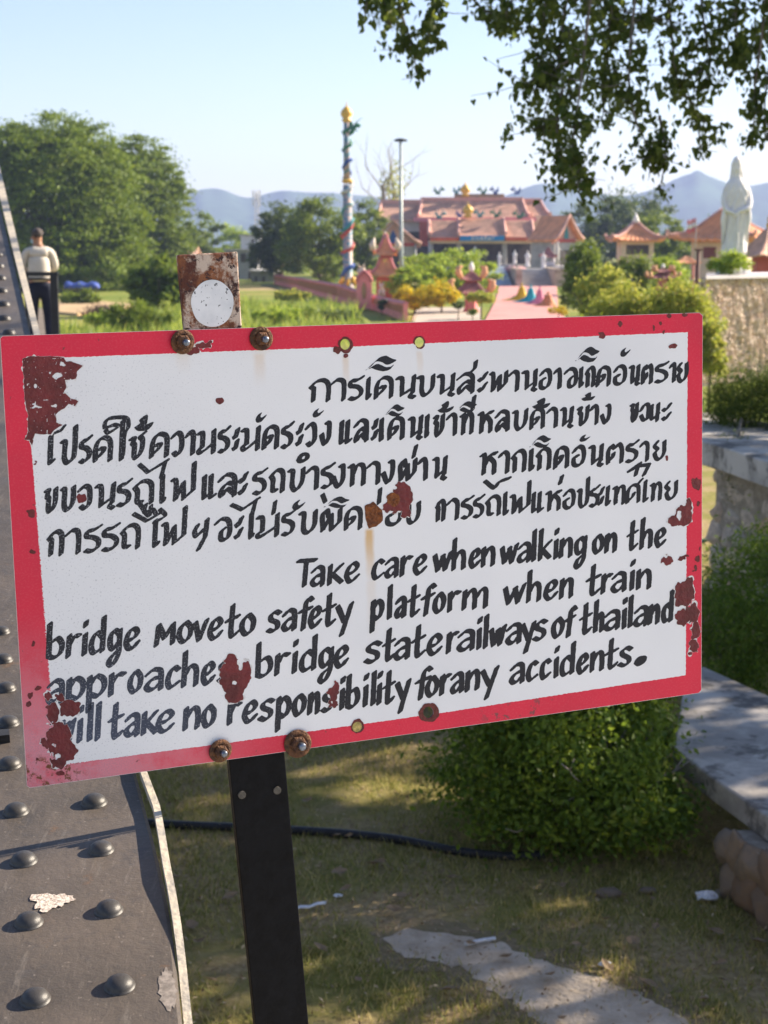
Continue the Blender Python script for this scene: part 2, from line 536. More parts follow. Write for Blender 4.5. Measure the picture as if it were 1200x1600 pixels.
LINES = [
 ('thai line', [(490, 630), (778, 614), (1060, 598)], [(490, 38), (1060, 33)],
  "ก481-517 า515-541 ร541-570 เ569-582 ด584-615 น617-651 บ650-680 น681-712 ส712-745 ะ745-763 พ763-794 า793-812 น814-841 อ841-863 า863-878 จ880-903 เ903-913 ก913-931 ด931-955 อ957-980 น981-1001 ต1001-1021 ร1021-1046 า1044-1057 ย1056-1076"),
 ('thai line', [(110, 727), (508, 697), (990, 660)], [(110, 43), (500, 40), (740, 37), (990, 32)],
  "โ72-88 ป92-121 ร121-145 ด145-177 ใ183-197 ช200-228 ด233-265 ว265-288 า288-306 ม306-338 ร338-361 ะ362-375 ม375-407 ด409-437 ร437-460 ะ461-475 ว475-496 ง498-518 แ528-552 ล551-577 ะ579-592 เ591-601 ด605-633 น636-662 เ662-672 ข675-695 า695-715 ท717-741 ห745-772 ล772-797 บ799-825 ด827-852 า852-872 น874-897 ข900-921 า920-936 ง937-955 ข983-998 ณ997-1032 ะ1033-1050"),
 ('thai line', [(79, 803), (405, 774), (636, 754), (1030, 720)], [(79, 43), (557, 39), (877, 37), (1030, 33)],
  "ข67-91 บ92-119 ว119-145 น146-182 ร180-207 ถ206-241 ไ247-261 ฟ265-306 แ313-340 ล339-371 ะ371-388 ร392-419 ถ419-446 บ448-477 า476-499 ร499-524 ง517-540 ท542-572 า571-595 ง595-617 ผ621-652 า651-669 น674-700 ห748-778 า777-797 ก797-823 เ824-836 ก836-862 ด864-890 อ892-916 น918-944 ต946-975 ร975-999 า998-1015 ย1019-1041"),
 ('thai line', [(86, 870), (480, 836), (770, 808), (1048, 782)], [(86, 43), (480, 40), (770, 35), (1048, 32)],
  "ก72-101 า100-127 ร128-160 ร156-188 ถ186-220 ไ235-251 ฟ250-292 ฯ299-327 จ333-363 ะ365-381 ไ386-399 ม398-437 ร437-463 บ465-496 ผ499-535 ด537-567 อ601-630 บ630-658 ก679-697 า696-718 ร718-741 ร737-758 ถ757-783 ไ783-796 ฟ795-829 แ829-851 ห851-878 อ878-900 ป900-921 ร919-938 ะ933-945 เ944-955 ท956-978 ศ977-1003 ไ1002-1014 ท1014-1035 ย1037-1059"),
 ('english line', [(496, 918), (741, 889), (1031, 856)], [(496, 35), (1031, 33)],
  "T461-496 a483-509 K511-538 e537-563 c579-603 a599-624 r624-646 e644-668 w675-708 h705-729 e731-752 n751-775 w780-811 a806-831 l829-839 k840-863 i864-873 n873-896 g896-918 o924-945 n944-965 t978-998 h999-1021 e1021-1042"),
 ('english line', [(85, 1032), (387, 995), (608, 969), (1005, 922)], [(85, 40), (387, 38), (740, 35), (1005, 34)],
  "b71-102 r102-128 i127-138 d137-166 g166-192 e192-220 M240-276 o275-303 v300-327 e323-350 t350-376 o373-401 s415-441 a438-465 f464-491 e480-504 t502-526 y523-553 p578-601 l601-616 a615-636 t635-657 f656-682 o675-698 r698-721 m721-764 w785-823 h822-847 e848-873 n873-897 t914-940 r938-958 a953-980 i982-993 n993-1019"),
 ('english line', [(85, 1101), (413, 1060), (727, 1019), (1042, 974)], [(85, 41), (413, 38), (727, 36), (1042, 34)],
  "a70-102 p102-135 p134-168 r168-198 o198-225 a223-257 c257-284 h283-312 e312-338 s338-361 b398-428 r428-454 i455-466 d466-496 g496-522 e520-546 s567-598 t596-618 a613-642 t641-666 e665-692 r696-718 a712-743 i743-754 l753-765 w763-792 a788-816 y812-838 s831-857 o860-883 f880-902 t904-926 h926-945 a942-970 i971-980 l979-990 a988-1014 n1012-1032 d1032-1053"),
 ('english line', [(125, 1162), (416, 1128), (675, 1091), (977, 1043)], [(125, 41), (416, 38), (738, 36), (977, 34)],
  "w92-119 i119-131 l134-147 l146-160 t167-194 a192-220 K220-248 e242-274 n285-314 o313-339 r354-379 e377-404 s402-431 p430-456 o455-480 n480-501 s500-524 i529-540 b539-564 i565-577 l577-589 i587-598 t596-618 y616-643 f647-676 o663-687 r686-706 a702-726 n726-751 y749-780 a794-821 c821-843 c842-863 i863-875 d873-899 e899-921 n921-945 t943-967 s964-990"),
]
# vowel signs, tone marks and the tall curls, in pixels of the photograph
MARKS = {
 0: ["L571,619,556,580", "L898,937,542,566", "C968,985,543,557"],
 1: ["p84,677 96,672 101,665", "~165,672 170,676 184,667 178,664 164,668 168,655 188,652 199,655 200,668 194,680 192,712", "T209,240,648,675", "C398,417,644,660", "C487,506,638,652",
     "L600,632,632,651", "T683,709,627,646", "L711,745,627,645", "-741,620 738,638", "T831,860,622,640", "T908,930,613,627"],
 2: ["-218,726 231,738 262,719", "-258,722 252,745", "~228,788 226,800 238,796 243,802", "O462,484,707,724", "-650,697 646,714", "L827,861,680,700", "C904,923,679,690", "~215,782 232,806 236,790"],
 7: ["E990,1011,1024,1041"],
 3: ["-209,803 229,814 250,802", "~250,796 258,806 241,816", "-362,789 378,796 404,779", "-400,781 394,802", "-430,784 427,802", "C455,477,781,797",
     "L505,546,776,794", "-504,773 508,784", "-594,764 592,786", "~758,752 772,762 780,753 796,747", "-878,744 875,755", "-983,736 998,728 1014,726 1006,742", "-985,734 1000,724", "~993,742 997,728"],
}

def build_line(i):
    Fd = blank()
    nm, bl, xh, txt = LINES[i]
    bx, by = zip(*bl); hx, hy = zip(*xh)
    rr = random.Random(100 + i)
    def nib(h): return (h * .158, h * .043) if nm[0] == 't' else (h * .185, h * .048)
    for tok in txt.split():
        ch = tok[0]
        x0, x1 = map(float, tok[1:].split('-'))
        cx = (x0 + x1) / 2
        base = np.interp(cx, bx, by); h = np.interp(cx, hx, hy)
        slope = (np.interp(cx + 20, bx, by) - np.interp(cx - 20, bx, by)) / 40
        L, r = nib(h)
        ix = L * math.cos(NIB) / 2 + r; iy = L * math.sin(NIB) / 2 + r
        xa, xb = x0 + ix, x1 - ix
        if xb < xa: xa = xb = cx
        h0 = h - 2 * iy
        if ch == 'ใ': ch = 'l'; 
        for st in GLYPH[ch].split(';'):
            if not st: continue
            pts = []
            for q in st[1:].split():
                a, b = map(float, q.split(','))
                x = xa + a * (xb - xa)
                y = base - iy - b * h0 + (x - cx) * slope + rr.uniform(-.35, .35)
                x += (b - .5) * h * .04
                pts.append((x + rr.uniform(-.3, .3), y))
            stamp_path(Fd, catmull(pts) if st[0] == '~' else pts, L, r)
    h = np.mean(hy); L, r = nib(h)
    for mk in MARKS.get(i, []):
        k, body = mk[0], mk[1:]
        if k in '-~p':
            pts = [tuple(map(float, q.split(','))) for q in body.split()]
            sc_ = .62 if k == 'p' else .9
            stamp_path(Fd, catmull(pts) if k == '~' else pts, L * sc_, r)
            continue
        x0, x1, y0, y1 = map(float, body.split(','))
        w, hh = x1 - x0, y1 - y0
        P = lambda lst: [(x0 + a * w, y1 - b * hh) for a, b in lst]
        if k == 'L':
            fill_poly(Fd, catmull(P([(.1, .22), (.3, .62), (.5, .93), (.68, 1), (.85, .82), (1, .72), (.85, .52), (.68, .42), (.52, .6), (.35, .62), (.22, .4), (0, .06)])))
            fill_poly(Fd, catmull(P([(0, .06), (.15, .2), (.34, .46), (.5, .42), (.65, .28), (.82, .3), (.92, .42), (.78, .1), (.55, 0), (.35, .08), (.2, .22)])))
        elif k == 'C':
            fill_poly(Fd, catmull(P([(.05, .25), (.2, .65), (.5, .95), (.62, .98), (.48, .62), (.6, .5), (1, .78), (.8, .4), (.45, .02), (.15, .0), (.05, .25)])))
        elif k == 'T':
            fill_poly(Fd, catmull(P([(0, .25), (.3, .5), (.28, .7), (.6, 1), (.72, .95), (.68, .55), (.6, .42), (1, .58), (.75, .15), (.3, .05), (.12, .1)])))
        elif k == 'E':
            fill_poly(Fd, catmull(P([(0, .2), (.1, .55), (.4, .9), (.8, 1), (1, .85), (.92, .5), (.6, .12), (.25, 0), (0, .2)])))
        elif k == 'O':
            fill_poly(Fd, catmull(P([(0, .25), (.15, .65), (.5, .98), (.85, 1), (1, .75), (.9, .4), (.5, .05), (.15, 0), (0, .25)])))
            fill_poly(Fd, catmull(P([(.42, .42), (.5, .62), (.65, .66), (.62, .45), (.5, .36)])), -1)
    Fd += (smooth_noise((GH, GW), 4, 5 + i) * .2 + smooth_noise((GH, GW), 13, 50 + i) * .3).astype(np.float32)
    return nm, Fd

def sheet(name, Fd, off, m, parent):
    def to3(gx, gy):
        u, v = sign_uv(gx * GS + GX0, gy * GS + GY0)
        return np.stack([u, v, np.full_like(u, off)], 1)
    r = march(Fd, to3)
    V, c, idx = r
    me = mesh_arrays(name, V, c, idx)
    o = link(name, me, m, parent)
    # the winding of the raster is clockwise on the sign, turn the faces to the front
    if len(me.polygons) and me.polygons[0].normal.z < 0: me.flip_normals()
    return o

# materials of the sign -------------------------------------------------
def sign_white():
    m = new_mat('white_enamel', .42, 0, .4); g = G(m)
    tc = g.n('ShaderNodeTexCoord').outputs['Object']
    base = g.mix(g.smooth(g.noise(tc, 3.0, 3), .3, .75), (.79, .785, .78), (.71, .71, .715))
    sp = g.smooth(g.noise(tc, 420, 2, .5), .60, .70)
    sx = g.n('ShaderNodeSeparateXYZ'); g.l(tc, sx.inputs[0])
    left = g.smooth(sx.outputs[0], .45, .0)
    base = g.mix(g.math('MULTIPLY', sp, g.math('MULTIPLY_ADD', left, .42, .03)), base, (.30, .30, .32))
    # rust that ran down from the bolts and the rust hole
    acc = None
    for (px, py, w, ln, k) in ((405, 552, .011, .045, .30), (540, 556, .007, .05, .34), (655, 548, .006, .045, .25), (577, 826, .0085, .085, .85), (286, 552, .012, .03, .12), (580, 905, .010, .10, .16)):
        p = sign_pt(px, py)
        dx = g.math('ABSOLUTE', g.math('SUBTRACT', g.math('MULTIPLY_ADD', g.noise(tc, 30, 2), .006, sx.outputs[0]), p.x + .003))
        a = g.smooth(dx, w, w * .25)
        dy = g.math('SUBTRACT', p.y, sx.outputs[1])
        b = g.math('MULTIPLY', g.smooth(dy, -.002, .004), g.smooth(dy, ln, 0))
        v = g.math('MULTIPLY', g.math('MULTIPLY', a, b), k)
        acc = v if acc is None else g.math('MAXIMUM', acc, v)
    base = g.mix(acc, base, (.62, .36, .10))
    # scratches
    mp = g.n('ShaderNodeMapping'); mp.inputs['Scale'].default_value = (1, 14, 1); mp.inputs['Rotation'].default_value = (0, 0, .5)
    g.l(tc, mp.inputs[0])
    scr = g.smooth(g.noise(mp.outputs[0], 22, 3, .7), .70, .76)
    base = g.mix(g.math('MULTIPLY', scr, .22), base, (.45, .42, .40))
    g.l(base, g.p.inputs['Base Color'])
    g.bump(g.noise(tc, 90, 4), .06, .002)
    return m

def sign_red():
    m = new_mat('red_enamel', .42, 0, .4); g = G(m)
    tc = g.n('ShaderNodeTexCoord').outputs['Object']
    sx = g.n('ShaderNodeSeparateXYZ'); g.l(tc, sx.inputs[0])
    base = g.mix(g.smooth(g.noise(tc, 5, 4), .35, .75), (.68, .012, .048), (.56, .012, .045))
    sp = g.smooth(g.noise(tc, 420, 2, .5), .52, .62)
    base = g.mix(g.math('MULTIPLY', sp, .07), base, (.75, .25, .28))
    # the sun has bleached the lower left corner and the left side
    low = g.math('MULTIPLY', g.smooth(sx.outputs[1], .22, .0), g.smooth(sx.outputs[0], .34, .0))
    low = g.math('MULTIPLY', low, g.smooth(g.noise(tc, 14, 5, .7), .25, .55))
    base = g.mix(g.math('MULTIPLY', low, .62), base, (.64, .42, .47))
    grain = g.smooth(g.noise(tc, 600, 2, .5), .5, .56)
    base = g.mix(g.math('MULTIPLY', g.math('MULTIPLY', grain, low), .5), base, (.45, .20, .25))
    # rust at the corner, grey scuffs along the lower edge, small chips
    cor = g.math('MULTIPLY', g.smooth(sx.outputs[1], .055, .0), g.smooth(sx.outputs[0], .10, .0))
    rust = g.math('MULTIPLY', g.smooth(g.noise(tc, 70, 5, .7), .50, .58), g.smooth(cor, .12, .4))
    base = g.mix(rust, base, (.15, .045, .012))
    ch = g.smooth(g.noise(tc, 95, 4, .55), .695, .72)
    base = g.mix(g.math('MULTIPLY', ch, .85), base, (.15, .035, .035))
    sc2 = g.math('MULTIPLY', g.smooth(g.noise(tc, 60, 5, .7), .56, .62), g.math('MULTIPLY', g.smooth(sx.outputs[1], .05, .0), g.math('MULTIPLY', g.smooth(sx.outputs[0], .58, .62), g.smooth(sx.outputs[0], .74, .68))))
    base = g.mix(sc2, base, (.16, .05, .055))
    g.l(base, g.p.inputs['Base Color'])
    g.bump(g.noise(tc, 90, 4), .06, .002)
    return m

def sign_ink():
    m = new_mat('black_paint', .5, 0, .3); g = G(m)
    tc = g.n('ShaderNodeTexCoord').outputs['Object']
    sx = g.n('ShaderNodeSeparateXYZ'); g.l(tc, sx.inputs[0])
    left = g.smooth(sx.outputs[0], .50, .0)
    low = g.math('MULTIPLY', g.smooth(sx.outputs[1], .19, .04), g.smooth(sx.outputs[0], .36, .04))
    base = g.mix(low, (.014, .015, .021), (.055, .07, .11))
    sp = g.smooth(g.noise(tc, 520, 2, .5), .60, .66)
    base = g.mix(g.math('MULTIPLY', sp, g.math('MULTIPLY_ADD', left, .5, .03)), base, (.45, .46, .50))
    patch = g.smooth(g.noise(tc, 16, 4, .7), .70, .80)
    base = g.mix(g.math('MULTIPLY', patch, .18), base, (.3, .3, .34))
    g.l(base, g.p.inputs['Base Color'])
    return m

M_WHITE, M_RED, M_INK = sign_white(), sign_red(), sign_ink()
M_CHIP = mat('bare_primer', (.175, .032, .034), .8, col2=(.105, .026, .026), scale=28, bump=.3, bscale=160)
M_RUST = mat('rust', (.10, .030, .012), .9, col2=(.24, .075, .02), scale=120, bump=.5, bscale=300)
M_BACK = mat('sheet_steel_back', (.16, .15, .14), .7, var=.2, scale=20)
M_WASH = mat('rusty_washer', (.06, .032, .024), .75, col2=(.16, .075, .035), scale=150, bump=.4, bscale=400, metal=.3)
M_STUD = mat('grey_stud', (.16, .18, .22), .35, var=.3, scale=300, metal=.8)
M_POST = mat('black_post_paint', (.0045, .0048, .006), .5, var=.3, scale=60, bump=.12, bscale=140, spec=.10)
M_HOLE = mat('hole_edge', (.13, .035, .03), .8, var=.3, scale=200)

foot = at(430, 1900, 1.9)
sign = empty('warning_sign', (foot.x, foot.y, 1.2), 0,
             'white bridge safety notice with red border and hand painted black lettering, on a black post', 'sign')
def sign_child(o):
    o.matrix_parent_inverse = sign.matrix_world.inverted()
    return o
bpy.context.view_layer.update()

# board: outline and four see-through holes, a 2 mm sheet
def board_field():
    Fd = blank()
    fill_poly(Fd, [(4, 525), (1093, 488.5), (1098, 493), (1096, 1078), (1092, 1083), (47, 1231), (42, 1228), (0.3, 529)])
    yy, xx = np.mgrid[0:GH, 0:GW]
    X = xx * GS + GX0; Y = yy * GS + GY0
    for (hx, hy, rx, ry) in ((539.5, 538, 8, 8.5), (655.5, 535, 7.5, 8), (558.5, 1136, 8, 8.5), (669, 1113, 8, 9)):
        d = (np.hypot((X - hx) / rx, (Y - hy) / ry) - 1) * 7.5
        Fd = np.minimum(Fd, d)
    return Fd, X, Y
BF, BX, BY = board_field()
board = sign_child(sheet('board', BF, 0.0, M_WHITE, sign))
board.matrix_basis = SIGN_M
# give it thickness: back face and edge
back = sheet('board_back', BF, -0.0022, M_BACK, board)
mb = MB()
ring = [(4, 525), (1093, 488.5), (1098, 493), (1096, 1078), (1092, 1083), (47, 1231), (42, 1228), (0.3, 529)]
for a, b in zip(ring, ring[1:] + ring[:1]):
    mb.face([sign_pt(*a), sign_pt(*b), sign_pt(*b, -.0022), sign_pt(*a, -.0022)])
M_EDGE = mat('worn_edge', (.42, .12, .10), .6, col2=(.62, .50, .38), scale=60)
mb.build('board_edge', M_EDGE, board)

rb = blank()
fill_poly(rb, ring)
inner = blank()
fill_poly(inner, [(38, 561), (560, 541), (1074.5, 519), (1071.5, 1055), (700, 1112.5), (373, 1158.5), (88, 1196)])
soft = np.clip((220 - BX) / 220, 0, 1) * np.clip((BY - 640) / 300, 0, 1)
inner += (smooth_noise((GH, GW), 5, 91) * .5 + smooth_noise((GH, GW), 2.0, 92) * 2.6 * soft).astype(np.float32)
BORDER = np.minimum(np.minimum(rb - .4, -inner), BF).astype(np.float32)
sheet('red_border', BORDER, .00012, M_RED, board)
for i in range(len(LINES)):
    nm, Fd = build_line(i)
    lo = tag(sheet('lettering', np.minimum(Fd, BF), .00024, M_INK, board))

# paint that has come off down to the maroon primer
M_FLAKE = mat('lifted_paint_edge', (.66, .64, .62), .5, var=.15, scale=200)
def chip(name, ells, polys=(), holes=(), m=None, seed=0, rough=1.0, off=.0004, specks=0):
    Fd = blank()
    n1 = smooth_noise((GH, GW), 9, 300 + seed); n2 = smooth_noise((GH, GW), 9, 400 + seed)
    n3 = smooth_noise((GH, GW), 22, 500 + seed)
    for (cx, cy, rx, ry) in ells:
        d = (1 - np.hypot((BX - cx + n1 * 3 * rough) / rx, (BY - cy + n2 * 3 * rough) / ry)) * min(rx, ry)
        Fd = np.maximum(Fd, d)
    for p in polys: fill_poly(Fd, p)
    Fd = Fd + n1 * 1.2 * rough + n3 * 1.0 * rough
    for (cx, cy, rx, ry) in holes:
        d = (np.hypot((BX - cx + n2 * 2.0) / rx, (BY - cy + n1 * 2.0) / ry) - 1) * min(rx, ry)
        Fd = np.minimum(Fd, d)
    if specks: Fd = np.minimum(Fd, (specks - np.maximum(smooth_noise((GH, GW), 9, 600 + seed), smooth_noise((GH, GW), 5, 601 + seed))) * 8)
    o = sheet(name, np.minimum(Fd, BF).astype(np.float32), off, m or M_CHIP, board)
    if m is None and not any(e[2] < 8 for e in ells[:1]):      # the broken edge of the paint layer, pale where it lifts
        n5 = smooth_noise((GH, GW), 10, 700 + seed)
        sheet('paint_edge', np.minimum(Fd + .2 + np.maximum(n5, 0) * 2.6, BF - .5).astype(np.float32), off - .00006, M_FLAKE, board)
    return o
chip('paint_chip', [], [[(35, 561), (47, 556), (62, 557), (82, 556), (100, 558), (103, 565), (112, 565), (130, 571), (120, 580), (119, 592), (102, 594), (105, 605), (100, 612), (110, 622), (122, 627), (117, 634), (107, 631),
      (100, 638), (92, 643), (87, 648), (88, 660), (97, 664), (85, 672), (80, 679), (55, 678), (52, 686), (50, 697), (46, 688), (38, 687), (44, 674), (43, 648), (39, 628), (37, 600)]],
     [(89, 587, 8, 4.5), (55, 602, 3, 4), (97, 569, 4, 3), (84, 634, 5, 2), (56, 636, 6, 2)], seed=1, rough=.6, specks=.86)
chip('paint_chip', [(343, 626, 6.5, 5)], seed=2, rough=.4)
chip('paint_chip', [(128, 779, 7, 7)], seed=3, rough=.5)
chip('paint_chip', [(300, 548, 12, 7), (318, 540, 13, 5), (328, 534, 5, 4)], seed=4, rough=.7)
chip('paint_chip', [(630, 777, 14, 24), (615, 792, 14, 9), (634, 800, 8, 9), (604, 797, 8, 4)], seed=5)
chip('paint_chip', [(365, 1060, 22, 30), (384, 1052, 8, 20), (360, 1032, 9, 12), (366, 1088, 14, 10)], holes=[(366, 1067, 5, 3), (376, 1036, 4, 10)], seed=6, rough=.7)
chip('paint_chip', [(521, 1084, 8, 14), (525, 1072, 5, 8), (521, 1101, 7, 5)], seed=7)
chip('paint_chip', [(92, 1150, 19, 22), (100, 1172, 20, 17), (82, 1115, 10, 16), (108, 1106, 17, 13), (93, 1090, 7, 6), (92, 1190, 12, 12), (72, 1161, 9, 7), (76, 1088, 5, 8), (118, 1100, 8, 5)],
     holes=[(90, 1182, 4, 4), (85, 1165, 3, 2), (100, 1124, 5, 4), (96, 1205, 3, 3)], seed=8, rough=1.1)
chip('paint_chip', [(1068, 806, 13, 16), (1052, 814, 8, 8), (1076, 790, 5, 10)], holes=[(1061, 806, 4, 7)], seed=9, rough=.7)
chip('paint_chip', [(1070, 926, 15, 19), (1076, 912, 8, 12), (1062, 941, 6, 6)], seed=10, rough=.8)
chip('paint_chip', [(1066, 964, 11, 13), (1082, 958, 10, 16), (1086, 985, 8, 14)], seed=11, rough=.9)
chip('paint_chip', [(1084, 1010, 8, 9), (1076, 1021, 5, 4)], seed=11, rough=.9)
for k_, e_ in enumerate([(1042, 876, 9, 8), (1066, 872, 6, 4), (1072, 868, 6, 3)]): chip('paint_chip', [e_], seed=12, rough=.9)
for k_, e_ in enumerate([(1088, 756, 7, 9), (1091, 786, 3, 4), (1090, 872, 3, 6), (1086, 888, 3, 4), (1093, 857, 2, 5)]): chip('paint_chip', [e_], seed=13, rough=.7)
for k_, e_ in enumerate([(1052, 540, 6, 4), (940, 524, 5, 5), (969, 506, 4, 3), (1021, 513, 3, 5), (1037, 519, 2, 4), (1031, 505, 3, 4), (1045, 493, 4, 3), (1069, 492, 5, 3)]): chip('paint_chip', [e_], seed=14, rough=.6)
for k_, e_ in enumerate([(49, 803, 6, 6), (51, 862, 4, 4), (55, 722, 3, 3), (52, 1005, 4, 4), (1042, 715, 3, 5)]): chip('paint_chip', [e_], seed=15, rough=.8)
for k_, e_ in enumerate([(47, 1086, 5, 5), (44, 1100, 6, 4), (60, 1075, 4, 3), (95, 1208, 6, 4), (57, 1186, 3, 3)]): chip('paint_chip', [e_], seed=16, rough=.8)
chip('rust_spot', [], [[(569, 790), (583, 784), (597, 796), (598, 813), (588, 822), (576, 826), (571, 812)]], m=M_RUST, seed=17, rough=.6, off=.0006)
chip('rust_spot', [(614, 780, 10, 11)], m=M_RUST, seed=18, rough=.5, off=.0006)
for k, (hx, hy, rx, ry) in enumerate(((539.5, 539, 11.5, 13), (655.5, 535, 9, 10), (558.5, 1135, 10, 12), (670, 1113, 16, 15))):
    chip('rust_ring', [(hx, hy, rx, ry)] + ([(527, 547, 6, 6), (540, 556, 4, 4)] if k == 0 else []), m=M_HOLE, seed=20 + k, rough=.5, off=.0006)

# bolts through the board
for (px, py, rw, tilt) in ((284, 534, 19, .12), (407, 529, 18.5, -.1), (343, 1172, 18.5, .1), (464, 1161, 22, -.05)):
    c = sign_pt(px, py, .0008)
    d = (CAM - (SIGN_M @ c)).length
    r = rw * d / F_PX
    b = MB()
    Mt = Matrix.Rotation(tilt, 3, 'X') @ Matrix.Rotation(tilt * .7, 3, 'Y')
    b.lathe([(r * .93, 0), (r, .0008), (r, .0022), (r * .93, .003), (r * .6, .0036), (r * .55, .0030)], (0, 0, 0), 28)
    wv = b.bm.verts[:]
    for v in wv: v.co = (Mt @ v.co) + c + Vector((0, 0, .001))
    bo = b.build('bolt', M_WASH, board)
    nb = MB()
    nb.lathe([(r * .60, .003), (r * .60, .0085), (r * .50, .0102), (r * .36, .0104)], c, 6, smooth=False)
    nb.build('nut', M_WASH, bo)
    sb = MB()
    sb.lathe([(r * .27, .004), (r * .27, .0165), (r * .23, .0178), (.0001, .0178)], c + Vector((r * .08, -r * .05, 0)), 16)
    sb.build('stud', M_STUD, bo)

# post: a flat steel bar behind the board, black below, rusty above, leaning a little
def post_pt(px, py, off):
    p = CAM + ray(px, py) * (((SO - CAM) + SN * off).dot(SN) / ray(px, py).dot(SN))
    return p
def post_bar(name, quad, off, th, m):
    b = MB()
    a = [post_pt(x, y, off) for x, y in quad]
    b.prism(a, SN * -th)
    bmesh.ops.bevel(b.bm, geom=b.bm.edges[:], offset=.0012, segments=2, affect='EDGES', profile=.5)
    return sign_child(b.build(name, m, sign))
# lower part: drill holes are cut as dark round rims with the grass showing through
def post_lower():
    th = .012
    Fd = blank_post = None
    return None
low_q = [(352, 1130), (440, 1124), (485.5, 1640), (405, 1640)]
# continue the bar along its own direction to the deck
tl, tr = post_pt(352, 1130, -.004), post_pt(440, 1124, -.004)
bl_, br_ = post_pt(403, 1640, -.004), post_pt(486, 1640, -.004)
def ext(a, b, z):
    k = (z - a.z) / (b.z - a.z)
    return a + (b - a) * k
bl2, br2 = ext(tl, bl_, 1.2), ext(tr, br_, 1.2)
M_RIM = mat('bare_metal_rim', (.085, .075, .06), .6, var=.3, scale=300)
pole = MB()
pole.prism([tl, tr, br2, bl2], SN * -.012)
bmesh.ops.bevel(pole.bm, geom=pole.bm.edges[:], offset=.0012, segments=2, affect='EDGES', profile=.5)
post = sign_child(pole.build('post', M_POST, sign))
for (px, py) in ((378, 1242), (433, 1235)):        # drilled holes: short tubes of bare metal with a dark bore
    c = post_pt(px, py, -.0034)
    b = MB()
    rr_ = 6.6 * 1.85 / F_PX
    q = SN.to_track_quat('Z', 'Y').to_matrix()
    b.lathe([(rr_ * .68, .0006), (rr_, .0012), (rr_, -.001), (rr_ * .68, -.001)], (0, 0, 0), 18)
    for v in b.bm.verts: v.co = q @ v.co + c
    h = b.build('drill_hole', M_RIM, post)
    b = MB(); b.lathe([(rr_ * .68, 0), (rr_ * .68, .0005)], (0, 0, 0), 18)
    for v in b.bm.verts: v.co = q @ v.co + c
    b.build('hole_bore', mat('hole_bore', (.085, .085, .05), .9), h)

M_RUSTP = new_mat('rusty_paint', .8); g = G(M_RUSTP)
tc = g.n('ShaderNodeTexCoord').outputs['Object']
b0 = g.mix(g.smooth(g.noise(tc, 38, 6, .65), .40, .62), (.075, .022, .014), (.23, .085, .035))
b1 = g.mix(g.smooth(g.noise(tc, 30, 6, .72), .45, .58), b0, (.50, .40, .32))
b2 = g.mix(g.smooth(g.noise(tc, 110, 5, .7), .55, .62), b1, (.04, .018, .018))
g.l(b2, g.p.inputs['Base Color']); g.bump(g.noise(tc, 160, 5, .7), .6, .003)
top_q = [(278.5, 398), (371.5, 393), (380, 540), (292, 545)]
tp = MB()
tq = [post_pt(x, y, -.004) for x, y in top_q]
tp.prism(tq, SN * -.012)
bmesh.ops.bevel(tp.bm, geom=tp.bm.edges[:], offset=.0018, segments=2, affect='EDGES', profile=.5)
ptop = tag(sign_child(tp.build('post_top', M_RUSTP, sign)), 'rusty flaking top of the post')
# the middle of the bar is hidden behind the board
mid = MB()
mq = [post_pt(x, y, -.0042) for x, y in ((292, 545.5), (380, 540.5), (440, 1123.5), (352, 1129.5))]
mid.prism(mq, SN * -.0118)
mid.build('post_middle', M_POST, post)
post.children[-1].matrix_parent_inverse = post.matrix_world.inverted()
# white round sticker
st = MB()
cs = post_pt(332, 474, -.0030)
u_ = (post_pt(365, 473, -.0030) - cs); v_ = (post_pt(331, 437, -.0030) - cs)
st.face([cs + u_ * math.cos(a) * (1 + .02 * math.sin(5 * a)) + v_ * math.sin(a) for a in [2 * math.pi * k / 48 for k in range(48)]])
M_STK = new_mat('old_sticker', .6); g = G(M_STK)
tc = g.n('ShaderNodeTexCoord').outputs['Object']
sb_ = g.mix(g.smooth(g.noise(tc, 25, 4), .4, .7), (.72, .72, .72), (.58, .59, .60))
sb2 = g.mix(g.smooth(g.noise(tc, 210, 3, .6), .635, .66), sb_, (.12, .12, .12))
g.l(sb2, g.p.inputs['Base Color'])
so = st.build('round_sticker', M_STK, ptop)
# ================================================================== THE STEEL BRIDGE
M_STEEL = new_mat('grey_steel_paint', .6, 0, .22); g = G(M_STEEL)
tc = g.n('ShaderNodeTexCoord').outputs['Object']
s0 = g.mix(g.smooth(g.noise(tc, 5, 5, .65), .35, .68), (.074, .064, .056), (.110, .091, .076))
s1 = g.mix(g.math('MULTIPLY', g.smooth(g.noise(tc, 26, 6, .7), .52, .70), .55), s0, (.060, .057, .058))
s2 = g.mix(g.math('MULTIPLY', g.smooth(g.noise(tc, 160, 3, .6), .66, .72), .6), s1, (.24, .21, .18))
mp = g.n('ShaderNodeMapping'); mp.inputs['Scale'].default_value = (9, 1.2, 1); mp.inputs['Rotation'].default_value = (0, 0, .3); g.l(tc, mp.inputs[0])
s3 = g.mix(g.math('MULTIPLY', g.smooth(g.noise(mp.outputs[0], 9, 5, .7), .56, .68), .35), s2, (.20, .175, .15))
s4 = g.mix(g.math('MULTIPLY', g.smooth(g.noise(tc, 11, 6, .75), .60, .68), .5), s3, (.15, .088, .05))
g.l(s4, g.p.inputs['Base Color'])
g.l(g.math('MULTIPLY_ADD', g.noise(tc, 14, 4), .3, .36), g.p.inputs['Roughness'])
g.bump(g.noise(tc, 70, 6, .7), .35, .005)
M_RIVET = mat('rivet_paint', (.045, .042, .040), .42, var=.35, scale=40, bump=.12, bscale=120, spec=.4)
M_DARK = mat('dark_steel', (.025, .026, .028), .55, var=.3, scale=12, bump=.1)

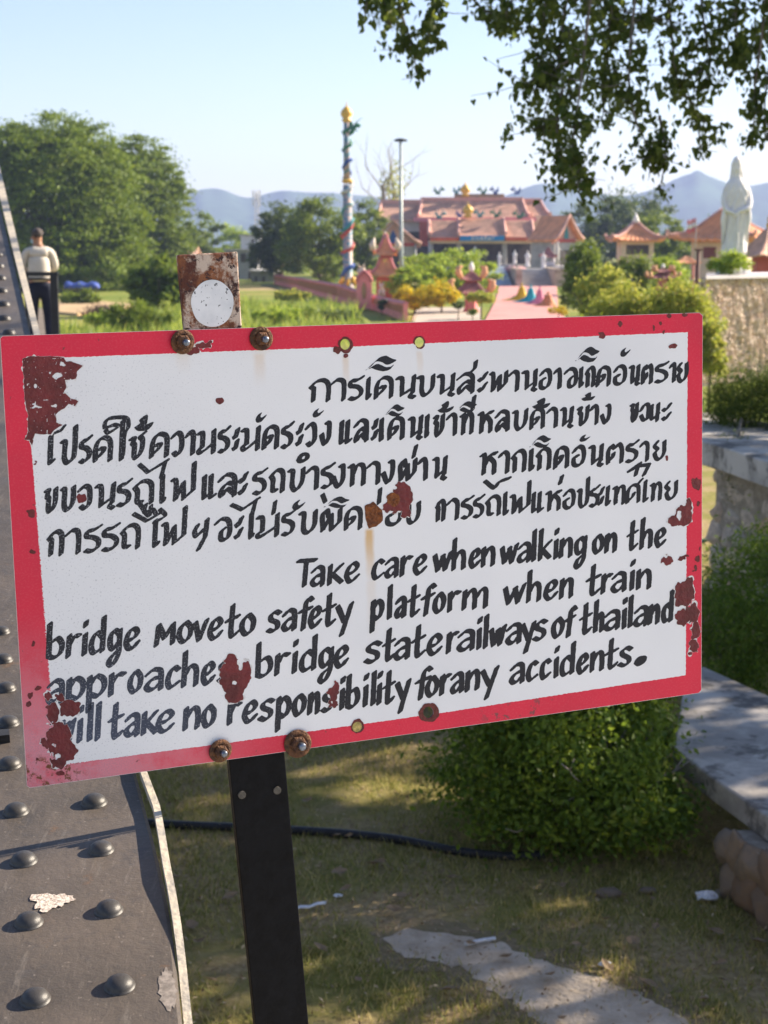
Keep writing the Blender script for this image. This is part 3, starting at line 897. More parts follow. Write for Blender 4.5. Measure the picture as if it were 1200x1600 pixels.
# right edge of the top plate: pixel of the photograph and metres ahead
EDGE = [(296, 1660, 1.36), (285, 1600, 1.42), (268, 1450, 1.58), (244, 1330, 1.74), (205, 1180, 2.0), (128, 880, 2.75), (48, 520, 4.6), (19, 400, 5.9), (-6, 295, 7.4), (-28, 200, 9.2)]
EP = [at(*e) for e in EDGE]
EPc = [Vector(p) for p in catmull([tuple(p) for p in EP], 6)]
ACR = Vector((-math.cos(R(13)), -math.sin(R(13)), -.03)).normalized()   # across the plate, to the left
bridge = empty('steel_bridge', (EPc[0].x - .4, EPc[0].y, 1.2), 0,
               'grey riveted steel bridge girder rising along the left edge of the picture', 'bridge')
bpy.context.view_layer.update()
INV = bridge.matrix_world.inverted()
def bchild(o, par=None):
    o.parent = par or bridge
    o.matrix_parent_inverse = INV
    return o
WIDE = .62
b = MB()
rings = []
for i, p in enumerate(EPc):
    t = (EPc[min(i + 1, len(EPc) - 1)] - EPc[max(i - 1, 0)]).normalized()
    n = t.cross(ACR).normalized()
    if n.z < 0: n = -n
    q = p + ACR * WIDE
    rings.append([p - n * .002, p + ACR * .004, q, q - n * .014, p - n * .014])
b.loft(rings, True, False)
bchild(b.build('top_plate', M_STEEL))
def plate_frame(dist, across):
    """a place on the plate: metres along the edge from its start, metres in from the edge"""
    acc = 0
    for i in range(len(EPc) - 1):
        s = EPc[i + 1] - EPc[i]
        if acc + s.length >= dist or i == len(EPc) - 2:
            t = s.normalized(); n = t.cross(ACR).normalized()
            if n.z < 0: n = -n
            return EPc[i] + t * (dist - acc) + ACR * across, t, n
        acc += s.length
b = MB()                                                       # web under the plate
wr = []
for i, p in enumerate(EPc):
    a = p + ACR * .20
    wr.append([a + Vector((0, 0, -.016)), a + ACR * .03 + Vector((0, 0, -.016)), a + ACR * .03 + Vector((0, 0, -.75)), a + Vector((0, 0, -.75))])
b.loft(wr, True, False)
bchild(b.build('web_plate', M_STEEL))
# rivets: found from their pixels, set on the plate
def on_plate(px, py):
    best = None
    r = ray(px, py)
    for i in range(len(EPc) - 1):
        a, c = EPc[i], EPc[i + 1]
        t = (c - a).normalized(); n = t.cross(ACR).normalized()
        if n.z < 0: n = -n
        k = (a - CAM).dot(n) / r.dot(n)
        if k <= 0: continue
        p = CAM + r * k
        s = (p - a).dot(t - ACR * t.dot(ACR)) / ((c - a).dot(t - ACR * t.dot(ACR)) + 1e-9) * 1.0
        if -.02 <= s <= 1.02: return p, t, n
    return None
riv_px = [(55, 1562, 23), (45, 1442, 22), (37, 1346, 20), (25, 1269, 20), (15, 1196, 18), (13, 1131, 17), (10, 1077, 15.5), (6, 1032, 14), (3, 988, 13),
          (187, 1541, 23), (170, 1423, 22), (158, 1329, 20), (147, 1255, 19.5), (136, 1190, 18), (127, 1128, 17)]
riv_px += [(14, 521, 11), (7, 499, 11), (6, 477, 10.5), (3, 456, 10), (1, 436, 9.5), (-2, 417, 9), (-3, 399, 8.6)]
for k in range(8):                                            # hidden rows behind the board
    riv_px.append((118 - 11 * k, 1072 - 52 * k, 16 - .7 * k))
riv_px += [(-75, 1580, 23), (-88, 1455, 22), (-90, 1355, 20), (-97, 1277, 20), (-102, 1200, 18)]
rivet_mesh = None
for (px, py, rad) in riv_px:
    hit = on_plate(px, py)
    if hit is None: continue
    p, t, n = hit
    rr_ = min(rad * (p - CAM).dot(FW) / F_PX, .020) * random.uniform(.95, 1.04)
    if rivet_mesh is None:
        b = MB(); b.lathe([(1.10, 0), (1.08, .05), (1, .09), (.97, .25), (.85, .48), (.62, .66), (.34, .77), (.001, .80)], (0, 0, 0), 26)
        rv = b.build('rivet', M_RIVET); rivet_mesh = rv.data
    else:
        rv = link('rivet', rivet_mesh)
    bchild(rv)
    rv.matrix_basis = Matrix.Translation(p) @ n.to_track_quat('Z', 'Y').to_matrix().to_4x4() @ Matrix.Diagonal((rr_, rr_, rr_ * .95, 1))
# splice plate whose end makes a dark step on the left
hit = on_plate(-10, 1163)
if hit:
    p, t, n = hit
    b = MB(); 
    a0 = p - ACR * .022
    b.prism([a0, a0 + ACR * .4, a0 + ACR * .4 + t * .02, a0 + t * .02], n * .012)
    bchild(b.build('splice_strip', M_DARK))
# pale batten along the edge, tied on with a plastic tie
M_BATTEN = mat('weathered_pale_batten', (.54, .47, .36), .7, col2=(.38, .345, .29), scale=30, bump=.2, bscale=120)
b = MB(); rings = []
out = -ACR
for i, p in enumerate(EPc):
    t = (EPc[min(i + 1, len(EPc) - 1)] - EPc[max(i - 1, 0)]).normalized()
    n = t.cross(ACR).normalized()
    if n.z < 0: n = -n
    Y = p.y
    gap = .002 + (.006 * max(0, 1 - abs(Y - 1.83) / .14) if Y < 2 else .004)
    w = .0085 if Y < 3 else .010 + .0050 * (Y - 3)
    lift = -.018 + .02 * min(1, max(0, (Y - 1.42) / .25))
    a = p + out * gap + n * lift
    if Y < 1.36: continue
    rings.append([a, a + out * w, a + out * w + n * .010, a + n * .010])
b.loft(rings, True, False)
strip = bchild(b.build('edge_batten', M_BATTEN))
p = at(250, 1296, 1.79)
b = MB(); b.tube([p + out * -.012 + UP * -.002, p + out * -.002 + UP * .007, p + out * .010 + UP * .004, p + out * .014, p + out * .010 + UP * -.006], .0012, 6)
b.box(p + out * .0165, (.005, .004, .004))
bchild(b.build('cable_tie', mat('pale_plastic_tie', (.5, .44, .33), .5)), strip)
b = MB(); b.box(at(222, 1305, 1.80), (.030, .010, .009), rz=R(10), bevel=.001)
b.box(at(234, 1300, 1.80), (.012, .012, .012), bevel=.001)
bchild(b.build('tie_clip', M_DARK), strip)
# bird droppings, a splash on the plate
def splash(cpx, r, seed):
    hit = on_plate(*cpx)
    if not hit: return
    p, t, n = hit
    side = t.cross(n).normalized()
    pts = []
    rr = random.Random(seed)
    for k in range(40):
        a = 2 * math.pi * k / 40
        rad = r * (1 + .2 * math.sin(3 * a + 1) + rr.uniform(-.2, .2))
        if math.cos(a) < -.3: rad *= 1.35
        pts.append(p + n * .0011 + side * math.cos(a) * rad * 1.25 + t * math.sin(a) * rad * .95)
    b = MB(); b.face(pts)
    m = new_mat('dried_droppings', .9); g = G(m)
    tc = g.n('ShaderNodeTexCoord').outputs['Object']
    g.l(g.mix(g.smooth(g.noise(tc, 260, 4, .7), .42, .58), (.66, .58, .50), (.36, .29, .24)), g.p.inputs['Base Color'])
    g.bump(g.noise(tc, 300, 4, .7), .8, .002)
    bchild(b.build('droppings', m))
splash((86, 1408), .0150, 4)
# torn paint at the lower right edge
hit = on_plate(262, 1545)
if hit:
    p, t, n = hit
    b = MB(); rr = random.Random(3)
    jag = [(1 + rr.uniform(-.28, .28), 1 + rr.uniform(-.15, .15)) for k in range(34)]
    def ringf(sc_, up_): return [p + n * up_ + ACR * (-.006 * sc_ * math.cos(2 * math.pi * k / 34)) * jag[k][0] + t * .026 * (sc_ * .6 + .4) * math.sin(2 * math.pi * k / 34) * jag[k][1] for k in range(34)]
    b.face(ringf(1.45, .0006)); tp_ = bchild(b.build('torn_paint', mat('pale_torn_paint', (.22, .19, .165), .8, var=.3, scale=150)))
    b = MB(); b.face(ringf(1.0, .0011)); bchild(b.build('bare_patch', M_DARK), tp_)
# deck, running off to the left along the girder
b = MB()
d0 = Vector((-.55, 1.0, 1.17)); dd = Vector((-math.sin(R(11.4)), math.cos(R(11.4)), 0)); dl = Vector((-math.cos(R(11.4)), -math.sin(R(11.4)), 0))
b.prism([d0, d0 + dd * 40, d0 + dd * 40 + dl * 3.4, d0 + dl * 3.4], (0, 0, .08))
bchild(b.build('deck', mat('deck_planks', (.16, .13, .10), .8, var=.3, scale=6, bump=.3)))
# abutment the sign's post and the viewer stand on
b = MB(); b.box((1.0, -3.4, .55), (11, 11.2, 1.3), bevel=.03)  # out of view; widened and paled to bounce sun onto the sign
ab = b.build('bounce_abutment', mat('bounce_concrete', (.54, .52, .48), .9, var=.12, scale=4, bump=.3))
tag(ab, 'pale concrete landing under the sign post, widened out of view to bounce sunlight', 'abutment')
# ================================================================== GROUND
def sstep(x, a, b):
    t = np.clip((x - a) / (b - a), 0, 1)
    return t * t * (3 - 2 * t)
def ground_h(x, y):
    return -1.2 * sstep(np.asarray(y, float), 15, 38) + 0 * np.asarray(x, float)
def gz(x, y): return float(ground_h(x, y))
def far(px, py, z=-1.2):
    """where the ray of a pixel meets the lower field"""
    return on_z(px, py, z)

def ground_mat():
    m = new_mat('patchy_grass_soil', .95, 0, .1); g = G(m)
    tc = g.n('ShaderNodeTexCoord').outputs['Object']
    sx = g.n('ShaderNodeSeparateXYZ'); g.l(tc, sx.inputs[0])
    fine = g.smooth(g.noise(tc, 9, 6, .7), .36, .64)
    a = g.mix(fine, (.18, .175, .045), (.30, .265, .09))
    dry = g.smooth(g.noise(tc, 1.5, 5, .62), .40, .60)
    d1 = g.mix(g.smooth(g.noise(tc, 30, 4, .7), .4, .6), (.46, .345, .195), (.31, .225, .125))
    near = g.mix(g.math('MULTIPLY', dry, .85), a, d1)
    f1 = g.mix(g.smooth(g.noise(tc, .10, 5, .65), .42, .60), (.16, .21, .035), (.27, .26, .07))
    f2 = g.mix(g.smooth(g.noise(tc, .045, 4, .6), .56, .66), f1, (.34, .26, .14))
    c = g.mix(g.smooth(sx.outputs[1], 18, 40), near, f2)
    g.l(c, g.p.inputs['Base Color'])
    g.bump(g.noise(tc, 26, 6, .75), .6, .05)
    return m
M_GROUND = ground_mat()
ys = np.concatenate([np.linspace(-40, 2, 8), np.linspace(3, 60, 115), np.geomspace(62, 9000, 60)])
xs = np.concatenate([-np.geomspace(9000, 8, 50), np.linspace(-7.5, 7.5, 40), np.geomspace(8, 9000, 50)])
X, Y = np.meshgrid(xs, ys)
Z = ground_h(X, Y)
Z = Z + np.where(Y > 60, .25 * (1 - sstep(X, -14, -4)) * np.sin(X * .09 + 1) * np.sin(Y * .06) * sstep(Y, 60, 75) * (1 - sstep(Y, 300, 500)), 0)
nx, ny = len(xs), len(ys)
V = np.stack([X.ravel(), Y.ravel(), Z.ravel()], 1)
q = np.arange(nx * ny).reshape(ny, nx)
F4 = np.stack([q[:-1, :-1], q[:-1, 1:], q[1:, 1:], q[1:, :-1]], -1).reshape(-1, 4)
gr = link('ground', mesh_arrays('ground', V, np.full(len(F4), 4), F4, True), M_GROUND)
tag(gr, kind='structure')

# bare sandy track in the grass
sand_px = [(600, 1468), (640, 1452), (700, 1462), (770, 1474), (850, 1500), (900, 1522), (985, 1545), (1075, 1590), (1180, 1660), (980, 1665), (890, 1620), (838, 1585), (760, 1540), (690, 1506), (640, 1490)]
sand = [on_z(*p) for p in sand_px]
sx0, sy0, sst = -.6, 3.6, .012
sw, sh = int(4.2 / sst), int(3.6 / sst)
Xs, Ys = np.meshgrid(np.arange(sw) * sst + sx0, np.arange(sh) * sst + sy0)
def poly_sdf(X, Y, pts):
    ins = np.zeros(X.shape, bool); dist = np.full(X.shape, 1e9)
    for k in range(len(pts)):
        ax, ay = pts[k][:2]; bx, by = pts[(k + 1) % len(pts)][:2]
        with np.errstate(divide='ignore', invalid='ignore'):
            ins ^= ((ay > Y) != (by > Y)) & (X < (bx - ax) * (Y - ay) / (by - ay + 1e-12) + ax)
        t = np.clip(((X - ax) * (bx - ax) + (Y - ay) * (by - ay)) / ((bx - ax) ** 2 + (by - ay) ** 2 + 1e-9), 0, 1)
        dist = np.minimum(dist, np.hypot(X - ax - t * (bx - ax), Y - ay - t * (by - ay)))
    return np.where(ins, dist, -dist)
SAND = poly_sdf(Xs, Ys, sand) + smooth_noise(Xs.shape, 26, 61) * .05 + smooth_noise(Xs.shape, 7, 62) * .018 + smooth_noise(Xs.shape, 2.5, 63) * .014
r_ = march(SAND, lambda a, b: np.stack([a * sst + sx0, b * sst + sy0, np.full_like(a, .004)], 1))
me = mesh_arrays('sandy_path', *r_)
if me.polygons[0].normal.z < 0: me.flip_normals()
M_SAND = mat('dusty_sand', (.42, .34, .25), .95, col2=(.57, .48, .375), scale=6, bump=.6, bscale=45, spec=.1)
tag(link('sandy_path', me, M_SAND), kind='structure')
r_ = march(SAND + .10 + smooth_noise(Xs.shape, 14, 65) * .07 + smooth_noise(Xs.shape, 3, 66) * .05, lambda a, b: np.stack([a * sst + sx0, b * sst + sy0, np.full_like(a, .0018)], 1))
me = mesh_arrays('worn_soil', *r_)
if me.polygons[0].normal.z < 0: me.flip_normals()
tag(link('worn_soil', me, mat('worn_soil', (.27, .205, .125), .95, col2=(.20, .165, .085), scale=22, bump=.6, bscale=50, spec=.1)), kind='structure')
def sand_at(x, y):
    i = ((np.asarray(x) - sx0) / sst).astype(int); j = ((np.asarray(y) - sy0) / sst).astype(int)
    ok = (i >= 0) & (i < sw) & (j >= 0) & (j < sh)
    return np.where(ok, SAND[np.clip(j, 0, sh - 1), np.clip(i, 0, sw - 1)], -1)

# short grass, one sheet of blades nobody could count
def blades(name, x, y, z, h, w, m, lean=.5, seed=1):
    g_ = np.random.default_rng(seed)
    n = len(x)
    a = g_.uniform(0, 2 * np.pi, n); ln = g_.uniform(.1, lean, n) * h; b = g_.uniform(0, 2 * np.pi, n)
    P = np.stack([x, y, z], 1)
    d = np.stack([np.cos(a), np.sin(a), 0 * a], 1) * (w / 2)[:, None]
    t = np.stack([np.cos(b) * ln, np.sin(b) * ln, h], 1)
    V = np.stack([P - d, P + d, P + t], 1).reshape(-1, 3)
    return link(name, mesh_arrays(name, V, np.full(n, 3), np.arange(3 * n)), m)
n = 150000
gx = rng.uniform(-1.9, 3.4, n); gy = 4.6 + 7.5 * rng.uniform(0, 1, n) ** 1.4
keep = (sand_at(gx, gy) < rng.uniform(-.08, .07, n)) & (np.abs(gx) < gy * .27 + .25)
pn = np.sin(gx * 3.1 + 1.3 * np.sin(gy * 2.2)) * np.sin(gy * 2.7 + 1.1 * np.sin(gx * 3.7 + 1)) + rng.uniform(-.55, .55, n)
keep &= pn > -.35
gx, gy = gx[keep], gy[keep]
M_BLADE = leaf_mat('grass_blades', (.155, .195, .03), (.50, .42, .18), .38, .6)
go = blades('short_grass', gx, gy, np.zeros(len(gx)), rng.uniform(.012, .050, len(gx)), rng.uniform(.004, .009, len(gx)), M_BLADE, 1.2)
tag(go, kind='stuff')

# crumbs of dry leaf and straw over the lawn
n = 9000
lx = rng.uniform(-1.9, 3.2, n); ly = 4.7 + 5.5 * rng.uniform(0, 1, n) ** 1.2
LIT_P = (lx, ly, n)
# ================================================================== FOLIAGE
def leaf_arrays(C, N, size, g_, fold=.25, aspect=.55):
    n = len(C)
    N = N / (np.linalg.norm(N, axis=1, keepdims=True) + 1e-9)
    ref = g_.normal(size=(n, 3))
    a = np.cross(N, ref); a /= (np.linalg.norm(a, axis=1, keepdims=True) + 1e-9)
    b = np.cross(N, a)
    s = (size * g_.uniform(.65, 1.3, n))[:, None]
    up = N * s * fold * .3
    V = np.stack([C - a * s * .5, C + b * s * aspect * .5 - a * s * .05 + up, C + a * s * .5, C - b * s * aspect * .5 - a * s * .05 + up], 1)
    return V.reshape(-1, 3)

def leaf_cloud(name, blobs, n, leaf, m, parent=None, seed=1, clumps=60, spread=.22, flat=1.0, fill=.55, upb=.5, aspect=.55, zmin=None, gaps=None):
    """leaves gathered in clumps through the outer volume of a few ellipsoids"""
    g_ = np.random.default_rng(seed)
    B = np.array(blobs, float)
    wgt = (B[:, 3] * B[:, 4] * B[:, 5]) ** (2 / 3); wgt /= wgt.sum()
    k = g_.choice(len(B), clumps, p=wgt)
    d = g_.normal(size=(clumps, 3)); d /= np.linalg.norm(d, axis=1, keepdims=True)
    rad = g_.uniform(fill, 1.0, clumps) ** .6
    CC = B[k, :3] + d * B[k, 3:6] * rad[:, None]
    cs = B[k, 3:6].mean(1) * spread * g_.uniform(.6, 1.4, clumps)
    j = g_.integers(0, clumps, n)
    e = g_.normal(size=(n, 3)) * np.array([1, 1, flat]) * cs[j][:, None] * .75
    P = CC[j] + e
    # nothing outside the hull by much
    out = d[j] * .6 + g_.normal(size=(n, 3)) * .8 + np.array([0, 0, upb])
    if zmin is not None: P[:, 2] = np.maximum(P[:, 2], zmin + g_.uniform(0, .3, n) * leaf)
    if gaps is not None:
        k_ = gaps(P, g_); P, out = P[k_], out[k_]; n = len(P)
    V = leaf_arrays(P, out, leaf, g_, aspect=aspect)
    return link(name, mesh_arrays(name, V, np.full(n, 4), np.arange(4 * n)), m, parent)

g_l = np.random.default_rng(17)
V_ = leaf_arrays(np.stack([LIT_P[0], LIT_P[1], g_l.uniform(.006, .03, LIT_P[2])], 1), np.array([0, 0, 1.0]) + g_l.normal(size=(LIT_P[2], 3)) * .45, .022, g_l, aspect=.4)
tag(link('leaf_litter', mesh_arrays('leaf_litter', V_, np.full(LIT_P[2], 4), np.arange(4 * LIT_P[2])), leaf_mat('dry_litter', (.16, .10, .05), (.52, .42, .28), .1, .9)), kind='stuff')
def limb(b, p, d, r, depth, rr, length, nb=3, droop=.0):
    pts = [Vector(p)]; rad = [r]; q = Vector(p); dd = Vector(d).normalized()
    for i in range(4):
        dd = (dd + Vector((rr.uniform(-.18, .18), rr.uniform(-.18, .18), rr.uniform(-.1, .14) - droop))).normalized()
        q = q + dd * length / 4
        pts.append(q.copy()); rad.append(r * (1 - .14 * (i + 1)))
    b.tube(pts, rad, 7)
    if depth > 0:
        for k in range(nb):
            e = (dd + Vector((rr.uniform(-.9, .9), rr.uniform(-.9, .9), rr.uniform(-.1, .5)))).normalized()
            limb(b, pts[-1 - (k % 2)], e, r * .5, depth - 1, rr, length * .72, nb, droop)

M_BARK = mat('bark', (.10, .075, .055), .9, var=.35, scale=4, bump=.6, bscale=9)
M_BARK2 = mat('grey_bark', (.19, .165, .14), .9, var=.3, scale=6, bump=.5, bscale=14)
GREEN = {
 'rain': leaf_mat('rain_tree_leaves', (.078, .138, .006), (.185, .250, .022), .33),
 'dark': leaf_mat('dark_leaves', (.045, .080, .014), (.105, .150, .028), .34),
 'mid': leaf_mat('mid_leaves', (.075, .130, .010), (.19, .25, .030), .36),
 'lime': leaf_mat('lime_leaves', (.15, .25, .018), (.32, .40, .05), .42),
 'yellow': leaf_mat('golden_leaves', (.28, .28, .012), (.70, .55, .02), .4),
 'olive': leaf_mat('olive_leaves', (.15, .22, .020), (.44, .43, .08), .44),
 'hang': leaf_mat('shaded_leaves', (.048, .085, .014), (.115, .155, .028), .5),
 'bush': leaf_mat('bush_leaves', (.062, .120, .012), (.17, .245, .03), .4, .45, .2),
 'conifer': leaf_mat('conifer_needles', (.025, .055, .018), (.055, .090, .03), .2),
}

def tree(name, label, cx, cy, base, blobs, n, leaf, key, clumps=70, seed=1, flat=.6, spread=.22, group=None, trunk_r=.3, bark=None, cat='tree', fill=.55, limbs=True):
    t = empty(name, (cx, cy, base), 0, label, cat, group)
    rr = random.Random(seed)
    b = MB()
    top = max(z for _, _, z, *_ in blobs)
    fork = max(.25, min(z - rz for _, _, z, _, _, rz in blobs) + .15 * top)
    b.tube([(0, 0, -.3), (rr.uniform(-.1, .1), 0, fork * .5), (rr.uniform(-.2, .2), 0, fork)], [trunk_r * 1.3, trunk_r, trunk_r * .85], 10)
    if limbs:
        for bl in blobs:
            v = Vector((bl[0], bl[1], bl[2])) - Vector((0, 0, fork * .9))
            limb(b, (0, 0, fork * .9), v, trunk_r * .5, 1, rr, v.length * .5)
    b.build('trunk', bark or M_BARK, t)
    leaf_cloud('crown', blobs, n, leaf, GREEN[key], t, seed, clumps, spread, flat, fill)
    return t

def px_tree(name, label, px, pbase, halfw, ptop, Y, n, leaf, key, low=.0, **k):
    """a tree sized from the photograph: crown centre, base line, half width and top in pixels, Y metres away"""
    b = at(px, pbase, Y)
    gzv = -1.2
    s = Y / F_PX
    w = halfw * s * 1.16; H = at(px, ptop, Y).z - gzv
    lo = H * low
    rr = random.Random(k.get('seed', 1))
    blobs = [(0, 0, lo + (H - lo) * .52, w * .82, w * .75, (H - lo) * .48)]
    for i in range(6):
        a = 2 * math.pi * i / 6 + rr.uniform(-.4, .4)
        blobs.append((math.cos(a) * w * .62, math.sin(a) * w * .55, lo + (H - lo) * (rr.uniform(.18, .34) if i % 2 else rr.uniform(.5, .68)), w * .5, w * .5, (H - lo) * .28))
    return tree(name, label, b.x, Y, gzv, blobs, n, leaf, key, trunk_r=max(.08, H * .03), **k)

# the clipped bush under the sign
bb = empty('clipped_bush', (.885, 7.15, 0), 0, 'dense dark green clipped bush below the right half of the sign', 'bush')
blobs = [(-.05, 0, .52, .52, .50, .46), (-.38, .0, .42, .34, .42, .38), (.30, .40, .45, .34, .40, .40), (.0, -.2, .30, .52, .34, .28), (-.1, .1, .85, .42, .4, .26), (.44, .55, .32, .22, .3, .26), (.35, -.25, .2, .3, .25, .2), (.2, .25, .80, .36, .3, .24)]
blobs = [(x * .84, y, z, rx * .84, ry, rz) for x, y, z, rx, ry, rz in blobs]
leaf_cloud('foliage', blobs, 42000, .037, GREEN['bush'], bb, 5, 620, .26, 1.0, .55, .35, .5, zmin=.02)
leaf_cloud('new_shoots', [(x, y - .02, z + .03, rx * 1.03, ry * 1.03, rz * 1.04) for x, y, z, rx, ry, rz in blobs], 3200, .034, GREEN['lime'], bb, 55, 260, .10, 1.6, .92, .9, .34, zmin=.05)
leaf_cloud('dead_leaves', blobs, 700, .036, GREEN['olive'], bb, 56, 120, .2, 1.0, .8, .3, .5, zmin=.02)
b = MB(); rr = random.Random(8)
for k in range(12):
    a = rr.uniform(0, 6.28)
    limb(b, (rr.uniform(-.2, .2), rr.uniform(-.15, .15), 0), (math.cos(a) * .6, math.sin(a) * .5, .8), .014, 1, rr, .36)
b.build('stems', M_BARK2, bb)
b = MB(); rr = random.Random(18)
M_TWIG = mat('bare_twig', (.30, .26, .23), .8)
p0 = at(890, 1205, 6.66) - Vector((.885, 7.15, 0))
for dx, dz, l in ((-.06, .05, .09), (.02, .06, .10), (.05, -.05, .12), (-.05, .0, .07)):
    b.tube([p0, p0 + Vector((dx * .5, -.005, dz * .6)), p0 + Vector((dx, 0, dz))], [.005, .004, .002], 5)
for q0 in ((790, 1295), (860, 1250)):
    b.build('bare_twig', M_TWIG, bb); b = MB()
    q = at(*q0, 6.68) - Vector((.885, 7.15, 0))
    b.tube([q, q + Vector((.05, -.01, -.012)), q + Vector((.11, .01, .01))], [.003, .003, .0015], 5)
b.build('bare_twig', M_TWIG, bb)
b2 = empty('low_bush', (.45, 9.6, 0), 0, 'shadowy low bush behind the clipped bush, left of it under the sign', 'bush')
leaf_cloud('foliage', [(0, 0, .35, .5, .4, .34), (.5, .1, .4, .5, .4, .4)], 6000, .045, GREEN['bush'], b2, 6, 120, .25, 1, .6)
b = MB(); b.tube([(0, 0, 0), (.02, 0, .3)], [.02, .012], 6); b.build('stem', M_BARK2, b2); b = MB(); b.tube([(.4, 0, 0), (.42, 0, .3)], [.02, .012], 6); b.build('stem', M_BARK2, b2)

# ================================================================== CONCRETE LEDGES AND STONE WALLS ON THE RIGHT
def concrete(name, a, b_):
    m = new_mat(name, .9, 0, .2); g = G(m)
    tc = g.n('ShaderNodeTexCoord').outputs['Object']
    c = g.mix(g.smooth(g.noise(tc, 2.2, 6, .65), .38, .62), a, b_)
    c = g.mix(g.math('MULTIPLY', g.smooth(g.noise(tc, 3.2, 6, .7), .50, .62), .75), c, (.085, .078, .07))
    g.l(c, g.p.inputs['Base Color']); g.bump(g.noise(tc, 30, 6, .7), .35, .01)
    return m
M_CONC = concrete('weathered_concrete', (.32, .295, .27), (.54, .50, .45))
def stone_face(b, o, du, dv, nrm, w, h, cell, rr, depth=.05):
    """rounded field stones set over a rectangle, in one mesh"""
    rows = max(1, int(h / cell))
    for j in range(rows):
        x = -rr.uniform(0, cell * .5)
        while x < w:
            cw = cell * rr.uniform(.8, 1.5)
            c = o + du * (x + cw / 2) + dv * (j + .5) * h / rows
            M3 = Matrix((du, dv, nrm)).transposed()
            T = Matrix.Rotation(rr.uniform(-.35, .35), 3, 'Z')
            ret = bmesh.ops.create_icosphere(b.bm, subdivisions=3, radius=1.0)
            sx_, sy_, sz_ = cw * .61, h / rows * .64, depth * rr.uniform(.8, 1.3)
            off = Vector((rr.uniform(-1, 1), rr.uniform(-1, 1), 0)) * cell * .08
            ph = [rr.uniform(0, 6.28) for _ in range(4)]
            cuts = [(Vector((rr.uniform(-1, 1), rr.uniform(-1, 1), rr.uniform(0, 1))).normalized(), rr.uniform(.72, .95)) for _ in range(7)]
            for v in ret['verts']:
                p = v.co
                m_ = max(abs(p.x), abs(p.y), abs(p.z))
                p = p.lerp(p / m_, .72)
                for pn, pd in cuts:
                    e_ = p.dot(pn) - pd
                    if e_ > 0: p = p - pn * e_
                k = 1 + .10 * math.sin(3 * p.x + ph[0]) + .10 * math.sin(3 * p.y + ph[1])
                v.co = M3 @ (T @ Vector((p.x * sx_ * k, p.y * sy_ * k, p.z * sz_)) + off) + c
                for f in v.link_faces: f.smooth = True
            x += cw
def stone_mat(name, a, b_, c_):
    m = new_mat(name, .9, 0, .2); g = G(m)
    geo = g.n('ShaderNodeNewGeometry')
    cr = g.n('ShaderNodeValToRGB')
    cr.color_ramp.elements[0].color = (*a, 1); cr.color_ramp.elements[1].color = (*b_, 1)
    e = cr.color_ramp.elements.new(.5); e.color = (*c_, 1)
    g.l(geo.outputs['Random Per Island'], cr.inputs[0])
    tc = g.n('ShaderNodeTexCoord').outputs['Object']
    c = g.mix(g.math('MULTIPLY', g.smooth(g.noise(tc, 24, 6, .7), .4, .65), .5), cr.outputs[0], (.16, .13, .11))
    g.l(c, g.p.inputs['Base Color']); g.bump(g.noise(tc, 40, 6, .7), .5, .015)
    return m
M_STONE = stone_mat('field_stones', (.62, .42, .28), (.68, .55, .42), (.52, .46, .40))
M_STONE_D = stone_mat('brown_stones', (.22, .14, .085), (.28, .20, .13), (.20, .165, .13))
M_MORTAR = mat('mortar', (.33, .285, .23), .95, var=.2, scale=20, bump=.4)

def ledge(name, label, top, z, th):
    b = MB()
    pts = [Vector((p.x, p.y, z)) for p in top]
    b.prism(pts, (0, 0, -th))
    bmesh.ops.subdivide_edges(b.bm, edges=b.bm.edges[:], cuts=2, use_grid_fill=True)
    bmesh.ops.bevel(b.bm, geom=[e for e in b.bm.edges if len(e.link_faces) == 2 and e.calc_face_angle() > .5], offset=.012, segments=2, affect='EDGES', profile=.5)
    o = b.build('ledge_slab', M_CONC)
    return o
low_top = [on_z(x, y, .40) for x, y in ((1052, 1168), (1110, 1212), (1200, 1276), (1330, 1380), (1420, 1240), (1320, 1140), (1200, 1086), (1098, 1040), (1068, 1075))]
lw = empty('stone_ledge', (low_top[2].x, low_top[2].y, 0), 0, 'grey concrete slab ledge on a brown stone base, at the lower right edge', 'ledge')
bpy.context.view_layer.update()
def cw(o, par):
    o.parent = par; o.matrix_parent_inverse = par.matrix_world.inverted(); return o
cw(ledge('slab', '', low_top, .40, .115), lw)
rr = random.Random(21)
b = MB()
c0, c1 = on_z(1118, 1396, 0), on_z(1330, 1560, 0)
du = (c1 - c0); wl = du.length; du.normalize(); nrm = Vector((du.y, -du.x, 0))
if nrm.y > 0: nrm = -nrm
stone_face(b, c0 - nrm * .03, du, Vector((0, 0, 1)), nrm, wl, .285, .105, rr, .034)
cw(b.build('stone_base', M_STONE_D), lw)
b = MB()
b.prism([c0 - nrm * .04 + Vector((0, 0, -.1)), c1 - nrm * .04 + Vector((0, 0, -.1)), c1 - nrm * .6 + Vector((0, 0, -.1)), c0 - nrm * .6 + du * .1 + Vector((0, 0, -.1))], (0, 0, .384))
cw(b.build('mortar_core', M_MORTAR), lw)

